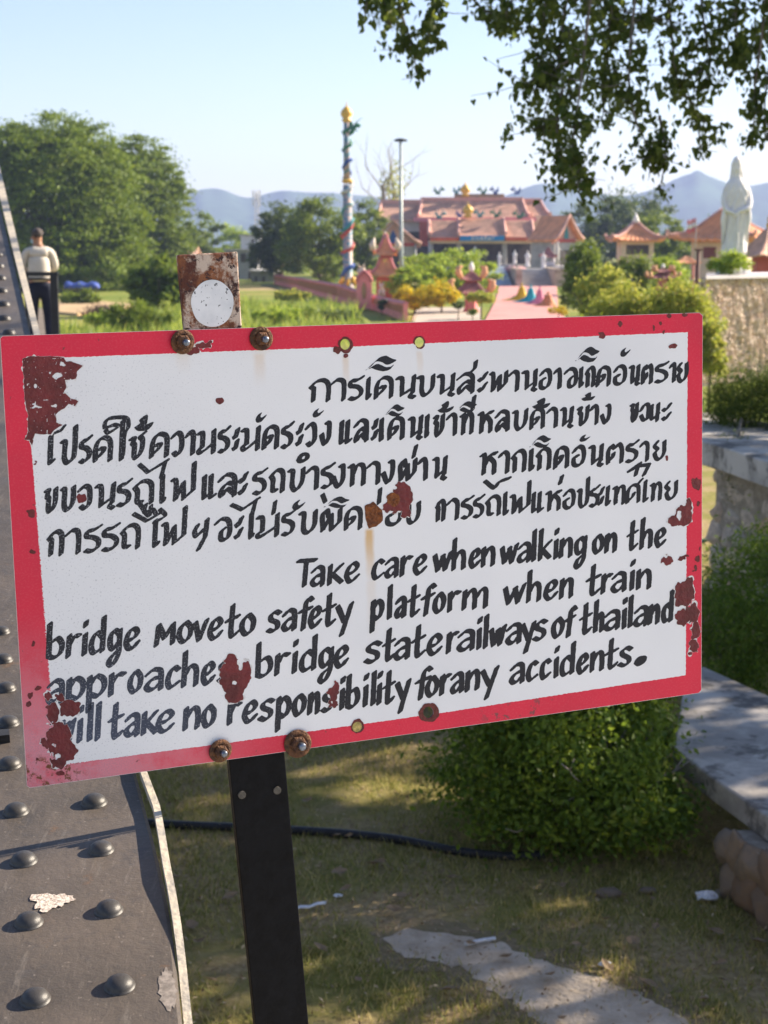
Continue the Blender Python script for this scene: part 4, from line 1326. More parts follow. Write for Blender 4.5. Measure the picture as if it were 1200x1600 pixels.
up_top = [on_z(x, y, 1.28) for x, y in ((1092, 688), (1140, 702), (1200, 722), (1330, 775), (1420, 690), (1200, 660), (1092, 643))]
uw = empty('stone_wall', (up_top[2].x, up_top[2].y, 0), 0, 'pale field stone wall under a thick grey concrete coping, right of the sign', 'wall')
bpy.context.view_layer.update()
cw(ledge('coping', '', up_top, 1.28, .19), uw)
a0, a1 = at(1116, 720, 12.6), at(1330, 760, 11.2)
a0.z = a1.z = 0
du = (a1 - a0); wl = du.length; du.normalize(); nrm = Vector((du.y, -du.x, 0))
if nrm.y > 0: nrm = -nrm
b = MB(); stone_face(b, a0 - nrm * .02, du, (Vector((0, 0, 1)) + nrm * -.06).normalized(), nrm, wl, 1.10, .17, random.Random(5), .045)
cw(b.build('stone_facing', M_STONE), uw)
b = MB(); b.prism([a0 - nrm * .03 + Vector((0, 0, -.1)), a1 - nrm * .03 + Vector((0, 0, -.1)), a1 - nrm * .9 + Vector((0, 0, -.1)), a0 - nrm * .9 + Vector((0, 0, -.1))], (0, 0, 1.226))
cw(b.build('mortar_core', M_MORTAR), uw)
# shrub between the two ledges, creeper on the coping
c = at(1175, 960, 9.2)
s1 = empty('garden_shrub', (c.x, c.y, 0), 0, 'shaded fine leaved shrub between the two concrete ledges', 'shrub')
leaf_cloud('foliage', [(0, 0, .62, .38, .4, .46), (.3, .1, .7, .4, .4, .46), (-.16, -.2, .48, .26, .3, .36), (.5, -.2, .5, .4, .4, .4)], 24000, .036, GREEN['bush'], s1, 11, 240, .26, 1, .5, .3, .35)
b = MB()
for k in range(7): limb(b, (.1 * k - .2, 0, 0), (random.uniform(-.4, .4), random.uniform(-.3, .3), 1), .012, 1, random.Random(k), .45)
b.build('stems', M_BARK2, s1)
c = at(1165, 625, 13.4)
s2 = empty('hanging_creeper', (c.x, c.y, 1.28), 0, 'dark feathery creeper growing over the concrete coping', 'creeper')
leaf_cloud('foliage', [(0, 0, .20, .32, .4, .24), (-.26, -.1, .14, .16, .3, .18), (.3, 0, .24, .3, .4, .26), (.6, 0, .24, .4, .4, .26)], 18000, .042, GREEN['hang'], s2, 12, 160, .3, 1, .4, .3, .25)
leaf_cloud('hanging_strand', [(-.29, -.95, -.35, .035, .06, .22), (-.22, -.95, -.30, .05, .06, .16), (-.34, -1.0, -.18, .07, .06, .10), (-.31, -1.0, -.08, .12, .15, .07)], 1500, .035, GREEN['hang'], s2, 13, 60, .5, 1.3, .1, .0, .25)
b = MB(); b.tube([(0, 0, -.02), (-.1, -.3, .08), (-.28, -1.0, -.02), (-.3, -.97, -.5)], [.02, .014, .01, .004], 6); b.build('stem', M_BARK2, s2)
# green hose behind the wall
b = MB(); p = at(1095, 846, 12.9); b.tube([p + Vector((-1.2, .4, -.25)), p + Vector((-.3, .1, -.03)), p, p + Vector((.09, .02, .02))], .018, 8)
tag(b.build('garden_hose', mat('green_hose', (.08, .20, .13), .5)), 'pale green hose lying beside the stone wall', 'hose')

# black irrigation pipe on the lawn
b = MB()
pp = [on_z(x, y, .02) for x, y in ((215, 1284), (262, 1288), (330, 1291), (420, 1295), (520, 1301), (610, 1310), (660, 1319), (715, 1330), (790, 1338), (850, 1336))]
b.tube(catmull([tuple(p) for p in pp], 5), .021, 10)
tag(b.build('irrigation_pipe', mat('black_pipe', (.020, .022, .027), .5, var=.3, scale=30)), 'black plastic pipe lying across the grass behind the post', 'pipe')

# ================================================================== LITTER AND LEAVES ON THE GRASS
M_DEAD = leaf_mat('dead_leaves', (.14, .085, .045), (.40, .31, .20), .1, .8)
leaf_spots = [(790, 1494), (735, 1473), (860, 1522), (948, 1508), (1025, 1447), (1020, 1404), (880, 1383), (975, 1398), (1125, 1505), (1130, 1530), (1118, 1455), (1185, 1470), (1100, 1560), (1010, 1535), (945, 1435),
              (530, 1362), (540, 1388), (595, 1345), (585, 1348), (680, 1332), (705, 1370), (660, 1300), (525, 1305), (545, 1305), (480, 1250), (640, 1190), (500, 1480), (615, 1420), (300, 1445), (310, 1470), (360, 1400), (270, 1370), (625, 1400), (560, 1530), (330, 1530), (700, 1545), (880, 1590), (900, 1475), (1060, 1490), (990, 1470)]
proto = None
rr = random.Random(77)
for (px, py) in leaf_spots:
    p = on_z(px, py, .030)
    if proto is None:
        b = MB(); s = .5
        b.face([(-.5, 0, .02), (-.2, -.3, .12), (.1, -.28, .05), (.5, 0, .10), (.1, 0, -.05)])
        b.face([(-.5, 0, .02), (.1, 0, -.05), (.5, 0, .10), (.12, .30, .10), (-.2, .28, .02)])
        o = proto = b.build('dead_leaf', M_DEAD)
        tag(o, 'dry curled brown leaf fallen on the grass', 'leaf', 'dead leaves scattered on the grass')
    else:
        o = proto.copy(); COL.objects.link(o)
    o.location = p
    k = rr.uniform(.045, .090)
    o.scale = (k, k * rr.uniform(.7, 1.1), k)
    o.rotation_euler = (rr.uniform(-.35, .35), rr.uniform(-.35, .35), rr.uniform(0, 6.28))
M_LITTER = mat('white_plastic', (.62, .64, .68), .5, var=.15, scale=60)
def scrap(px, py, label, shape, s):
    p = on_z(px, py, .012); b = MB(); rr = random.Random(px)
    if shape == 'strip':
        pts = [Vector((-.09, -.04, .005)), Vector((-.04, -.01, .018)), Vector((.0, .012, .008)), Vector((.04, .022, .02)), Vector((.08, .05, .012))]
        b.loft([[q + Vector((0, -.011, 0)), q + Vector((0, .011, .004)), q + Vector((.002, .011, .007)), q + Vector((.002, -.011, .003))] for q in pts])
    elif shape == 'stick':
        b.tube([(-.07, -.03, .006), (0, 0, .01), (.07, .028, .008)], .009, 6)
    else:
        b.blob((0, 0, .01), (.045, .03, .018), 2, .35, smooth=False)
    o = b.build('plastic_scrap', M_LITTER); o.location = p; o.scale = (s, s, s)
    tag(o, label, 'litter')
scrap(482, 1422, 'white crumpled plastic strip on the grass just right of the post', 'strip', .9)
scrap(750, 1473, 'pale stick lying on the edge of the sandy path', 'stick', .9)
scrap(1103, 1403, 'crumpled white plastic bag beside the brown stone base', 'bag', 1.1)
scrap(528, 1400, 'tiny white scrap among dead leaves right of the post', 'bag', .45)
scrap(945, 1508, 'white paper scrap on the lawn between bush and path', 'bag', .5)
for k, (px, py, s, lab) in enumerate(((1150, 1395, .085, 'grey stone half buried under the ledge at the right'), (950, 1396, .06, 'dark stone under the clipped bush, left of the plastic bag'), (1012, 1392, .04, 'small dark stone under the clipped bush'))):
    b = MB(); b.blob((0, 0, 0), (1, .6, .42), 3, .14); o = b.build('loose_stone', M_STONE_D if k else M_MORTAR); o.location = on_z(px, py, .01); o.scale = (s, s, s); tag(o, lab, 'stone')

# ================================================================== THE SHADE TREE WHOSE BRANCHES HANG IN FROM THE RIGHT
TX, TY = 8.2, 12.5
sh_t = empty('shade_tree', (TX, TY, 0), 0, 'overhanging shade tree with drooping dark leafy twigs at top right', 'tree')
b = MB(); rr = random.Random(31)
b.tube([(0, 0, -.2), (-.1, .1, 1.5), (-.3, .0, 3.2)], [.42, .33, .28], 14)
for a, l, e in ((2.4, 3.6, 1.3), (3.3, 3.4, 1.5), (4.2, 3.0, 1.2), (.4, 4, .5), (1.4, 4, .5), (5.3, 4, .5)):
    limb(b, (-.3, 0, 3.1), (math.cos(a), math.sin(a), e), .15, 2, rr, l, 3, .02)
b.build('trunk', M_BARK2, sh_t)
strands = [  # hanging twigs: pixels of the photograph, distance, spread of the leaves in pixels
 ([(585, -60), (575, -10), (570, 25)], 10.5, 16, 70), ([(620, -60), (625, 10), (640, 60), (652, 112)], 10.6, 25, 330), ([(690, -60), (675, 10), (668, 60)], 10.8, 24, 230),
 ([(640, -60), (600, 10), (612, 40)], 10.4, 20, 110), ([(700, -70), (740, 0), (775, 25), (802, 38)], 11.0, 16, 230), ([(820, -70), (800, 0), (790, 20)], 10.9, 22, 150),
 ([(860, -70), (850, 20), (845, 90), (825, 135)], 11.2, 34, 520), ([(900, -70), (880, 30), (870, 110), (850, 180), (855, 205)], 11.0, 34, 560),
 ([(930, -70), (915, 60), (905, 150), (895, 230), (905, 300)], 10.7, 30, 620), ([(880, 130), (870, 200), (880, 260), (920, 292)], 10.6, 22, 300),
 ([(960, -70), (950, 60), (945, 140), (940, 200)], 11.4, 34, 560), ([(1000, -70), (985, 70), (985, 150), (1005, 215), (1035, 240)], 11.3, 30, 520),
 ([(1030, 180), (1040, 240), (1030, 300)], 11.0, 13, 150), ([(1040, -70), (1050, 60), (1060, 130), (1085, 170), (1095, 240)], 11.5, 24, 420),
 ([(1090, -70), (1100, 40), (1110, 100), (1090, 150)], 11.6, 34, 460), ([(1150, -70), (1150, 40), (1160, 100)], 11.2, 34, 380),
 ([(1200, -70), (1190, 60), (1180, 130), (1178, 190), (1172, 218)], 11.0, 13, 260), ([(1220, -70), (1205, 80), (1195, 160), (1200, 220)], 11.4, 20, 260), ([(1230, -60), (1210, 0), (1190, 60)], 11.9, 30, 260),
 ([(780, -70), (830, -20), (870, 20)], 11.4, 26, 260), ([(900, -60), (960, 10), (1040, 30)], 11.7, 36, 420), ([(930, 60), (880, 100), (820, 130)], 11.1, 20, 200)]
tw = MB(); C_, N_, S_ = [], [], []
g_ = np.random.default_rng(99)
for k, (pts, Yd, sp, nl) in enumerate(strands):
    c3 = catmull([tuple(at(x, y, Yd + .12 * i * math.sin(k * 2.1))) for i, (x, y) in enumerate(pts)], 6)
    tw.tube([Vector(p) - Vector((TX, TY, 0)) for p in c3], list(np.linspace(.012, .003, len(c3))), 5)
    c3 = np.array(c3); s = sp * Yd / F_PX
    nl = int(nl * .86)
    # leaves sit on short side shoots
    ns = max(6, nl // 7)
    t = g_.uniform(0, 1, ns) * (len(c3) - 1)
    i = np.minimum(t.astype(int), len(c3) - 2)
    base = c3[i] + (c3[i + 1] - c3[i]) * (t - i)[:, None]
    tip = base + g_.normal(size=(ns, 3)) * np.array([s * .95, s * .95, s * .45]) + np.array([0, 0, -s * .25])
    j = g_.integers(0, ns, nl); u = g_.uniform(.05, 1.1, nl)[:, None]
    C_.append(base[j] + (tip[j] - base[j]) * u + g_.normal(size=(nl, 3)) * .028)
    nn = g_.normal(size=(nl, 3)); nn[:, 2] *= .5
    N_.append(nn)
    for q0, q1 in zip(base[::2], tip[::2]):
        q0 = Vector(q0) - Vector((TX, TY, 0)); q1 = Vector(q1) - Vector((TX, TY, 0))
        tw.tube([q0, (q0 + q1) / 2 + Vector((0, 0, -.015)), q1], [.0035, .0025, .0015], 4, cap=False)
C_ = np.concatenate(C_) - np.array([TX, TY, 0]); N_ = np.concatenate(N_)
tw.build('twigs', M_BARK2, sh_t)
# broad heart shaped leaves with a drip tip, hanging down
nL = len(C_)
N_ /= np.linalg.norm(N_, axis=1, keepdims=True)
dn = np.array([0, 0, -1.0])[None] + g_.normal(size=(nL, 3)) * .45
a_ = dn - N_ * (dn * N_).sum(1, keepdims=True); a_ /= np.linalg.norm(a_, axis=1, keepdims=True)
b_ = np.cross(N_, a_)
sz = g_.uniform(.030, .064, nL)[:, None]
outl = [(0, .05), (.34, -.02), (.46, .25), (.30, .55), (0, 1.05), (-.30, .55), (-.46, .25), (-.34, -.02)]
Vv = np.stack([C_ + b_ * sz * x + a_ * sz * y + N_ * sz * abs(x) * .25 for x, y in outl], 1).reshape(-1, 3)
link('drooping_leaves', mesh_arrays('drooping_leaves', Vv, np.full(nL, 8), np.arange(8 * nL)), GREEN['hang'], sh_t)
# gaps in the crown let the sun down on the bank behind the sign
def crown_gaps(P, g_):
    W = P + np.array([TX, TY, 0]); h = W[:, 2]
    gx_ = W[:, 0] - h * S_DIR.x / S_DIR.z; gy_ = W[:, 1] - h * S_DIR.y / S_DIR.z
    keep = np.ones(len(P), bool)
    for cx, cy, rx, ry in ((-.35, 8.7, 1.0, .75), (-1.1, 6.72, .55, .13), (.15, 7.75, .35, .25), (-.1, 6.35, .45, .10)):
        keep &= ~((((gx_ - cx) / rx) ** 2 + ((gy_ - cy) / ry) ** 2 < 1) & (g_.uniform(0, 1, len(P)) > .12))
    return keep
# the rest of the crown, over and outside the top right of the picture; front lobe added to shade the lawn
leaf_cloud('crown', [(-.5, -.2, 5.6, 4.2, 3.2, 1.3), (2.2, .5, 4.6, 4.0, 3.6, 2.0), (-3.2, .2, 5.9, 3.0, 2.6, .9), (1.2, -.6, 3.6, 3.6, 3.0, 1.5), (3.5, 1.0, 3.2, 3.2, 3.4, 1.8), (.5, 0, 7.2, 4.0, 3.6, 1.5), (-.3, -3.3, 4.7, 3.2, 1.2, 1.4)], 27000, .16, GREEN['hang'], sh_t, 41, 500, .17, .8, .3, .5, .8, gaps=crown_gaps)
# ================================================================== THE TEMPLE ACROSS THE FIELD
M_ROOF = mat('salmon_roof_tiles', (.57, .325, .225), .7, var=.18, scale=1.2)
M_ROOF2 = mat('orange_roof_tiles', (.68, .29, .14), .6, var=.18, scale=1.5)
M_ROOF3 = mat('dark_pink_roof_tiles', (.30, .12, .11), .7, var=.2, scale=2)
M_TRIM = mat('pale_pink_trim', (.60, .33, .27), .7, var=.1, scale=2)
M_PINK = mat('pink_wall_paint', (.62, .20, .20), .7, var=.12, scale=1)
M_RED = mat('red_pillar_paint', (.46, .10, .075), .6, var=.15, scale=1)
M_CREAM = mat('cream_wall', (.62, .50, .38), .8, var=.08, scale=1)
M_WALLW = mat('white_wall', (.60, .56, .58), .8, var=.08, scale=1)
M_DIM = mat('dim_interior', (.075, .062, .058), .8, var=.3, scale=.8)
M_BLUE = mat('blue_banner', (.012, .21, .52), .6)
M_MARK = mat('white_banner_letters', (.75, .75, .78), .6)
M_BAND = mat('orange_red_band', (.60, .105, .05), .6, var=.1, scale=1)
M_GOLD = mat('gold_paint', (.68, .40, .06), .4, var=.15, scale=4)
M_GREY = mat('grey_stone', (.38, .365, .36), .85, var=.15, scale=1)
M_GREEN = mat('green_glaze', (.03, .16, .09), .5, var=.3, scale=6)
M_BLUE2 = mat('blue_glaze', (.03, .085, .32), .5, var=.3, scale=6)
M_TEAL = mat('teal_glaze', (.05, .24, .27), .5, var=.3, scale=6)
M_REDG = mat('red_glaze', (.42, .07, .055), .5, var=.3, scale=6)
M_STATUE = mat('white_statue_paint', (.76, .73, .72), .65, var=.06, scale=3)

def S(Y): return Y / F_PX
def wp(px, py, Y): return at(px, py, Y)
class Part:
    """builds a thing's parts in world places, kept relative to the thing's own base"""
    def __init__(s, name, loc, label, cat, group=None, rz=0):
        s.o = empty(name, loc, rz, label, cat, group)
        s.loc = Vector(loc)
    def add(s, b, name, m, par=None):
        for v in b.bm.verts: v.co -= s.loc
        return b.build(name, m, par or s.o)
def pbox(b, x0, x1, y0, y1, Y, depth):
    """a box whose front is seen between two pixel columns and rows"""
    p, q = wp(x0, y1, Y), wp(x1, y0, Y)
    b.box(((p.x + q.x) / 2, Y + depth / 2, (p.z + q.z) / 2), (q.x - p.x, depth, q.z - p.z))
    return b
def gable_roof(b, x0, x1, xe0, xe1, zr, ze, yr, dep, up=.0, ribs=0, th=.25):
    """a saddle roof with hollow slopes: ridge x0..x1, eaves xe0..xe1, ridge at depth yr, slopes dep deep"""
    nx, nv = max(8, ribs * 2), 7
    for sgn in (-1, 1):
        G_ = []
        for j in range(nv + 1):
            v = j / nv; row = []
            for i in range(nx + 1):
                u = i / nx
                x = (x0 + (xe0 - x0) * v) * (1 - u) + (x1 + (xe1 - x1) * v) * u
                z = ze + (zr - ze) * (1 - v) ** 1.35 + up * abs(2 * u - 1) ** 6 * v
                if ribs and i % 2: z += .10
                row.append((x, yr + sgn * dep * v, z))
            G_.append(row)
        for off in (0, -th):
            W = [[b.bm.verts.new((x, y, z + off)) for x, y, z in r] for r in G_]
            for j in range(nv):
                for i in range(nx):
                    b.bm.faces.new((W[j][i], W[j][i + 1], W[j + 1][i + 1], W[j + 1][i]))
            if off == 0: W0 = W
        for i in range(nx): b.bm.faces.new((W0[nv][i], W0[nv][i + 1], W[nv][i + 1], W[nv][i]))
        for j in range(nv):
            b.bm.faces.new((W0[j][0], W0[j + 1][0], W[j + 1][0], W[j][0]))
            b.bm.faces.new((W0[j][nx], W0[j + 1][nx], W[j + 1][nx], W[j][nx]))
    return b
def verge(b, x0, xe0, zr, ze, yr, dep, r=.22, up=.3, sides=(-1,)):
    """raised ridge running down the edge of a hollow slope"""
    for sgn in sides:
        pts = [(x0 + (xe0 - x0) * v, yr + sgn * dep * v * 1.01, ze + (zr - ze) * (1 - v) ** 1.35 + .12 + up * v ** 4) for v in np.linspace(0, 1, 8)]
        b.tube(pts, r, 6)
    return b
def hip_roof(b, c, prof, sx, sy, lift, rz=0.0, ribs=9):
    """square hollow roof with lifted corners; prof is radius, height from the eave inwards"""
    n = 16 * 4; R0 = prof[0][0]
    rings = []
    for r, z in prof:
        ring = []
        for k in range(n):
            a = 2 * math.pi * k / n + math.pi / 4
            ca, sa = math.cos(a), math.sin(a)
            m_ = max(abs(ca), abs(sa)); q = abs(abs(ca) - abs(sa)) / m_
            corner = (1 - q) ** 3
            x, y = ca / m_ * r * sx, sa / m_ * r * sy
            k2 = 1 + .06 * corner * (r / R0) ** 3
            p = Vector((x * k2, y * k2, z + lift * corner * (r / R0) ** 3 + (.035 * R0 * (k % 2) * min(1, 3 * r / R0) if ribs else 0)))
            p.rotate(Matrix.Rotation(rz, 3, 'Z'))
            ring.append(p + Vector(c))
        rings.append(ring)
    b.loft([[q + Vector((0, 0, -.06 * R0)) for q in rings[0]]] + rings, True, False)
    return b
def hip_edges(T, par, c, prof, sx, sy, lift, rz, r, m):
    R0 = prof[0][0]
    for a in range(4):
        sxn, syn = ((1, 1), (-1, 1), (-1, -1), (1, -1))[a]
        pts = []
        for rr_, z in prof:
            p = Vector((sxn * rr_ * sx * 1.03, syn * rr_ * sy * 1.03, z + lift * (rr_ / R0) ** 3 * 1.1 + r * .6)); p.rotate(Matrix.Rotation(rz, 3, 'Z'))
            pts.append(p + Vector(c))
        e = pts[0] - pts[1]
        pts = [pts[0] + e * .25 + Vector((0, 0, abs(e.length) * .35))] + pts
        b = MB(); b.tube(pts, r, 6)
        T.add(b, 'roof_ridge', m, par)
def dragon(b, c, L, H, flip=1):
    """small ridge dragon: an arched body, head, crest and legs"""
    pts = [Vector(c) + Vector((flip * L * (t - .5), 0, H * (.35 + .25 * math.sin(t * 9)))) for t in np.linspace(0, 1, 12)]
    b.tube(pts, [H * .06 + H * .10 * math.sin(math.pi * min(1, t * 1.15)) for t in np.linspace(0, 1, 12)], 6)
    h = pts[-1]
    b.blob(h + Vector((flip * H * .08, 0, H * .18)), (H * .24, H * .15, H * .2), 1)
    for k in (2, 4, 6, 8, 10):
        p = pts[k]; b.prism([p + Vector((-H * .1, 0, H * .1)), p + Vector((H * .1, 0, H * .1)), p + Vector((-flip * H * .08, 0, H * .42))], (0, H * .05, 0))
    for k in (3, 8): b.tube([pts[k], pts[k] + Vector((0, -H * .1, -H * .5))], H * .06, 5)
    b.tube([h + Vector((0, 0, H * .3)), h + Vector((-flip * H * .2, 0, H * .75))], [H * .05, H * .01], 5)

YT = 200.0; s_ = S(YT)
base = wp(735, 433, YT)
T = Part('temple_hall', (base.x, YT + 8, -1.2), 'wide two tiered temple hall with salmon roofs and a blue banner over its porch', 'temple')
z_ = lambda py, Y=YT: wp(600, py, Y).z
x_ = lambda px, Y=YT: wp(px, 400, Y).x
b = MB(); pbox(b, 585, 872, 414, 434, YT - 1, 24); T.add(b, 'platform', M_GREY)
b = MB(); pbox(b, 592, 862, 341, 362, YT + 9, 9); T.add(b, 'upper_wall', M_WALLW)
b = MB(); pbox(b, 592, 862, 362, 414, YT + 9.5, 8); pbox(b, 672, 832, 380, 414, YT + 5, 3); T.add(b, 'dim_hall', M_DIM)
b = MB(); pbox(b, 834, 869, 337, 357, YT + 7, 2); T.add(b, 'side_wall', M_CREAM)
for nm, a in (('upper_roof', (596, 664, 585, 664, 312, 342, 12, 4, 0)), ('upper_roof', (662, 826, 652, 836, 308.5, 340, 11, 5, .0)), ('upper_roof', (828, 857, 824, 872, 310, 337, 12, 4, .4))):
    b = MB(); gable_roof(b, x_(a[0]), x_(a[1]), x_(a[2]), x_(a[3]), z_(a[4]), z_(a[5]), YT + a[6], a[7], a[8], ribs=int((a[1] - a[0]) / 3))
    rf = T.add(b, nm, M_ROOF)
    b = MB(); verge(b, x_(a[0]), x_(a[2]) + .2, z_(a[4]), z_(a[5]), YT + a[6], a[7]); verge(b, x_(a[1]), x_(a[3]) - .2, z_(a[4]), z_(a[5]), YT + a[6], a[7])
    b.box(((x_(a[0]) + x_(a[1])) / 2, YT + a[6], z_(a[4]) + .1), (x_(a[1]) - x_(a[0]) + .3, .5, .5)); T.add(b, 'roof_ridge', M_TRIM, rf)
b = MB(); pbox(b, 647, 838, 339.5, 346, YT + 4.5, 4); T.add(b, 'pink_fascia', mat('pink_fascia', (.62, .24, .28), .7))
b = MB(); pbox(b, 656, 669, 346, 384, YT + 4.2, 3); T.add(b, 'red_pier', M_RED)
for a in ((671, 717, 344.5, 371, 0), (789, 833, 344.5, 371, 0), (717, 788, 341.5, 369.5, -.6)):
    b = MB(); gable_roof(b, x_(a[0]), x_(a[1]), x_(a[0] - 1), x_(a[1] + 1.5), z_(a[2]), z_(a[3]), YT + 3 + a[4], 3.2, .15, ribs=int((a[1] - a[0]) / 2.5))
    rf = T.add(b, 'porch_roof', M_ROOF)
    b = MB(); verge(b, x_(a[0]), x_(a[0] - 1), z_(a[2]), z_(a[3]), YT + 3 + a[4], 3.2, .2); verge(b, x_(a[1]), x_(a[1] + 1.5), z_(a[2]), z_(a[3]), YT + 3 + a[4], 3.2, .2); T.add(b, 'roof_ridge', M_TRIM, rf)
for a in ((672, 717), (790, 833)):
    b = MB(); pbox(b, a[0], a[1], 371.4, 376.2, YT - .55, .5); T.add(b, 'red_band', M_BAND)
b = MB(); pbox(b, 671, 834, 376.2, 380.5, YT - .1, 5); T.add(b, 'cream_beam', M_CREAM)
b = MB(); pbox(b, 719, 788, 368.3, 376.2, YT - 1.25, .5); bn = T.add(b, 'banner', M_BLUE)
b = MB(); rr = random.Random(12)
for k in range(9):                                   # a row of small white characters, too far to read
    cx = 737.5 + k * 4.1
    for q in range(4):
        a0 = wp(cx + rr.uniform(-1.2, 1.2), 372.3 + rr.uniform(-1.9, 1.9), YT - 1.30)
        b.box(a0, (rr.choice((.22, .08)), .03, rr.choice((.08, .26))))
T.add(b, 'banner_letters', M_MARK, bn)
for px in (673, 717, 788, 832):
    b = MB(); p = wp(px, 414, YT + .6); b.tube([p, Vector((p.x, p.y, z_(379)))], .32, 10); T.add(b, 'column', M_GREY)
for px, w in ((742, 14), (698, 10), (805, 10)):
    b = MB(); pbox(b, px - w / 2, px + w / 2, 388, 412, YT + 4.8, .3); T.add(b, 'doorway', mat('dark_doorway', (.03, .026, .028), .8))
cols = (M_GREEN, M_BLUE2, M_TEAL)
for k, (px, py, L, fl, Y) in enumerate(((684, 304, 15, 1, YT + 11), (808, 304, 14, -1, YT + 11), (713, 304, 11, 1, YT + 11), (755, 304, 13, -1, YT + 11), (774, 304, 12, -1, YT + 11), (686, 342, 15, 1, YT + 2.6), (812, 342, 15, -1, YT + 2.6), (718, 340, 12, 1, YT + 2), (750, 340, 14, -1, YT + 2), (776, 340, 14, -1, YT + 2))):
    b = MB(); p = wp(px, py, Y); dragon(b, (p.x, p.y, p.z), L * s_, 13 * s_, fl); T.add(b, 'ridge_dragon', cols[k % 3])
for px, py, Y in ((727, 300, YT + 11), (731, 332, YT + 2)):
    b = MB(); p = wp(px, py, Y); b.lathe([(.1, -.7), (.6, -.5), (.3, -.25), (.68, .05), (.66, .45), (.4, .8), (.1, 1.0), (.02, 1.4)], p, 12); T.add(b, 'ridge_pearl', M_GOLD)
b = MB(); pbox(b, 710, 788, 303, 308, YT + 10.9, .6); T.add(b, 'ridge_crest', mat('carved_crest', (.26, .20, .18), .8, col2=(.45, .28, .12), scale=3))

# gabled side shrine (left) and gabled side hall (right)
def gable_end(name, label, px, half, ytop, yeave, ybase, Y, deep, roofm, wallm, rz=0, emblem=None):
    p = wp(px, ybase, Y); s = S(Y); H = (ybase - ytop) * s; e = (ybase - yeave) * s; w = half * s
    t = empty(name, (p.x, Y, p.z), rz, label, 'shrine')
    b = MB(); b.prism([(-w * .82, 0, 0), (w * .82, 0, 0), (w * .82, 0, e), (-w * .82, 0, e)], (0, deep, 0)); b.build('wall', wallm, t)
    prof = [(-w, e - .1), (-w * .72, e + (H - e) * .14), (-w * .4, e + (H - e) * .48), (0, H), (w * .4, e + (H - e) * .48), (w * .72, e + (H - e) * .14), (w, e - .1)]
    b = MB(); b.prism([(x, .05, z - .2) for x, z in prof] , (0, .2, 0)); g_o = b.build('gable', M_TRIM, t)
    if emblem:
        b = MB(); b.prism([(-w * .16, -.02, e + (H - e) * .05), (w * .16, -.02, e + (H - e) * .05), (w * .13, -.02, e + (H - e) * .35), (0, -.02, e + (H - e) * .66), (-w * .13, -.02, e + (H - e) * .35)], (0, .06, 0)); b.build('gable_emblem', emblem, g_o)
        b = MB(); b.box((0, .0, e + .05), (w * 1.5, .1, .4)); b.build('gable_band', M_REDG, g_o)
    b = MB()
    for q in (0, -.25):
        pass
    outer = [Vector((x, -.5, z)) for x, z in prof]
    for i in range(len(outer) - 1):
        a, c = outer[i], outer[i + 1]
        b.prism([a, c, c + Vector((0, 0, .28)), a + Vector((0, 0, .28))], (0, deep + 1, 0))
    rf = b.build('roof', roofm, t)
    b = MB(); b.tube([q + Vector((0, 0, .3)) for q in outer], .16, 6); b.build('barge_ridge', M_TRIM, rf)
    for sx in (-1, 1):
        b = MB(); b.tube([(sx * w * .78, -.35, 0), (sx * w * .78, -.35, e)], .14, 8); b.build('porch_post', M_GREY, t)
    b = MB(); b.prism([(-w * .4, -.03, 0), (w * .4, -.03, 0), (w * .4, -.03, e * .7), (-w * .4, -.03, e * .7)], (0, .05, 0)); b.build('doorway', M_DIM, t)
    return t
gable_end('gabled_shrine', 'small gabled shrine with a blue gable emblem, behind the lamp post', 614, 44, 349, 384, 424, 186, 6, M_ROOF, M_GREY, 0, M_BLUE2)
gable_end('gabled_hall', 'gabled side hall with a bright orange roof, joined to the right of the temple porch', 884, 31, 343, 378, 424, 176, 3.6, M_ROOF2, M_GREY, R(38), M_TEAL)

# stairs, terrace and statues in front of the porch
p = wp(842, 452, 160)
T2 = Part('temple_stairs', (p.x, 160, -1.2), 'wide grey stone stairs leading up to the temple porch', 'stairs')
b = MB()
for k in range(12): pbox(b, 815, 868, 449 - k * 2.6, 452, 158 + k * .7, 12 - k * .7)
T2.add(b, 'steps', M_GREY)
b = MB(); pbox(b, 806, 816, 420, 452, 158, 12); pbox(b, 866, 878, 420, 452, 158, 12); T2.add(b, 'balustrade', mat('tan_balustrade', (.42, .33, .26), .8, var=.3, scale=1.5))
p = wp(785, 450, 162)
T2 = Part('water_slope', (p.x, 162, -1.2), 'blue grey tiled slope beside the stairs of the temple', 'slope')
b = MB(); b.prism([wp(766, 452, 158), wp(803, 452, 158), wp(803, 452, 170), wp(766, 452, 170)], (0, 0, .3))
a = [wp(766, 450, 158), wp(803, 450, 158), wp(788, 416, 168), wp(764, 416, 168)]; b.prism(a, (0, 1, -.5)); T2.add(b, 'slope_face', mat('blue_grey_tiles', (.22, .27, .32), .5, var=.3, scale=1.2))
b = MB(); pbox(b, 764, 806, 413, 418, 168, 2); T2.add(b, 'slope_parapet', M_GREY)
p = wp(880, 452, 166)
T2 = Part('terrace_wall', (p.x, 166, -1.2), 'white edged terrace wall to the right of the stairs', 'wall')
b = MB(); pbox(b, 876, 912, 420, 452, 166, 6); T2.add(b, 'wall_face', M_CREAM)
b = MB(); pbox(b, 874, 913, 416, 420, 165.5, 6.5); T2.add(b, 'white_coping', M_WALLW)
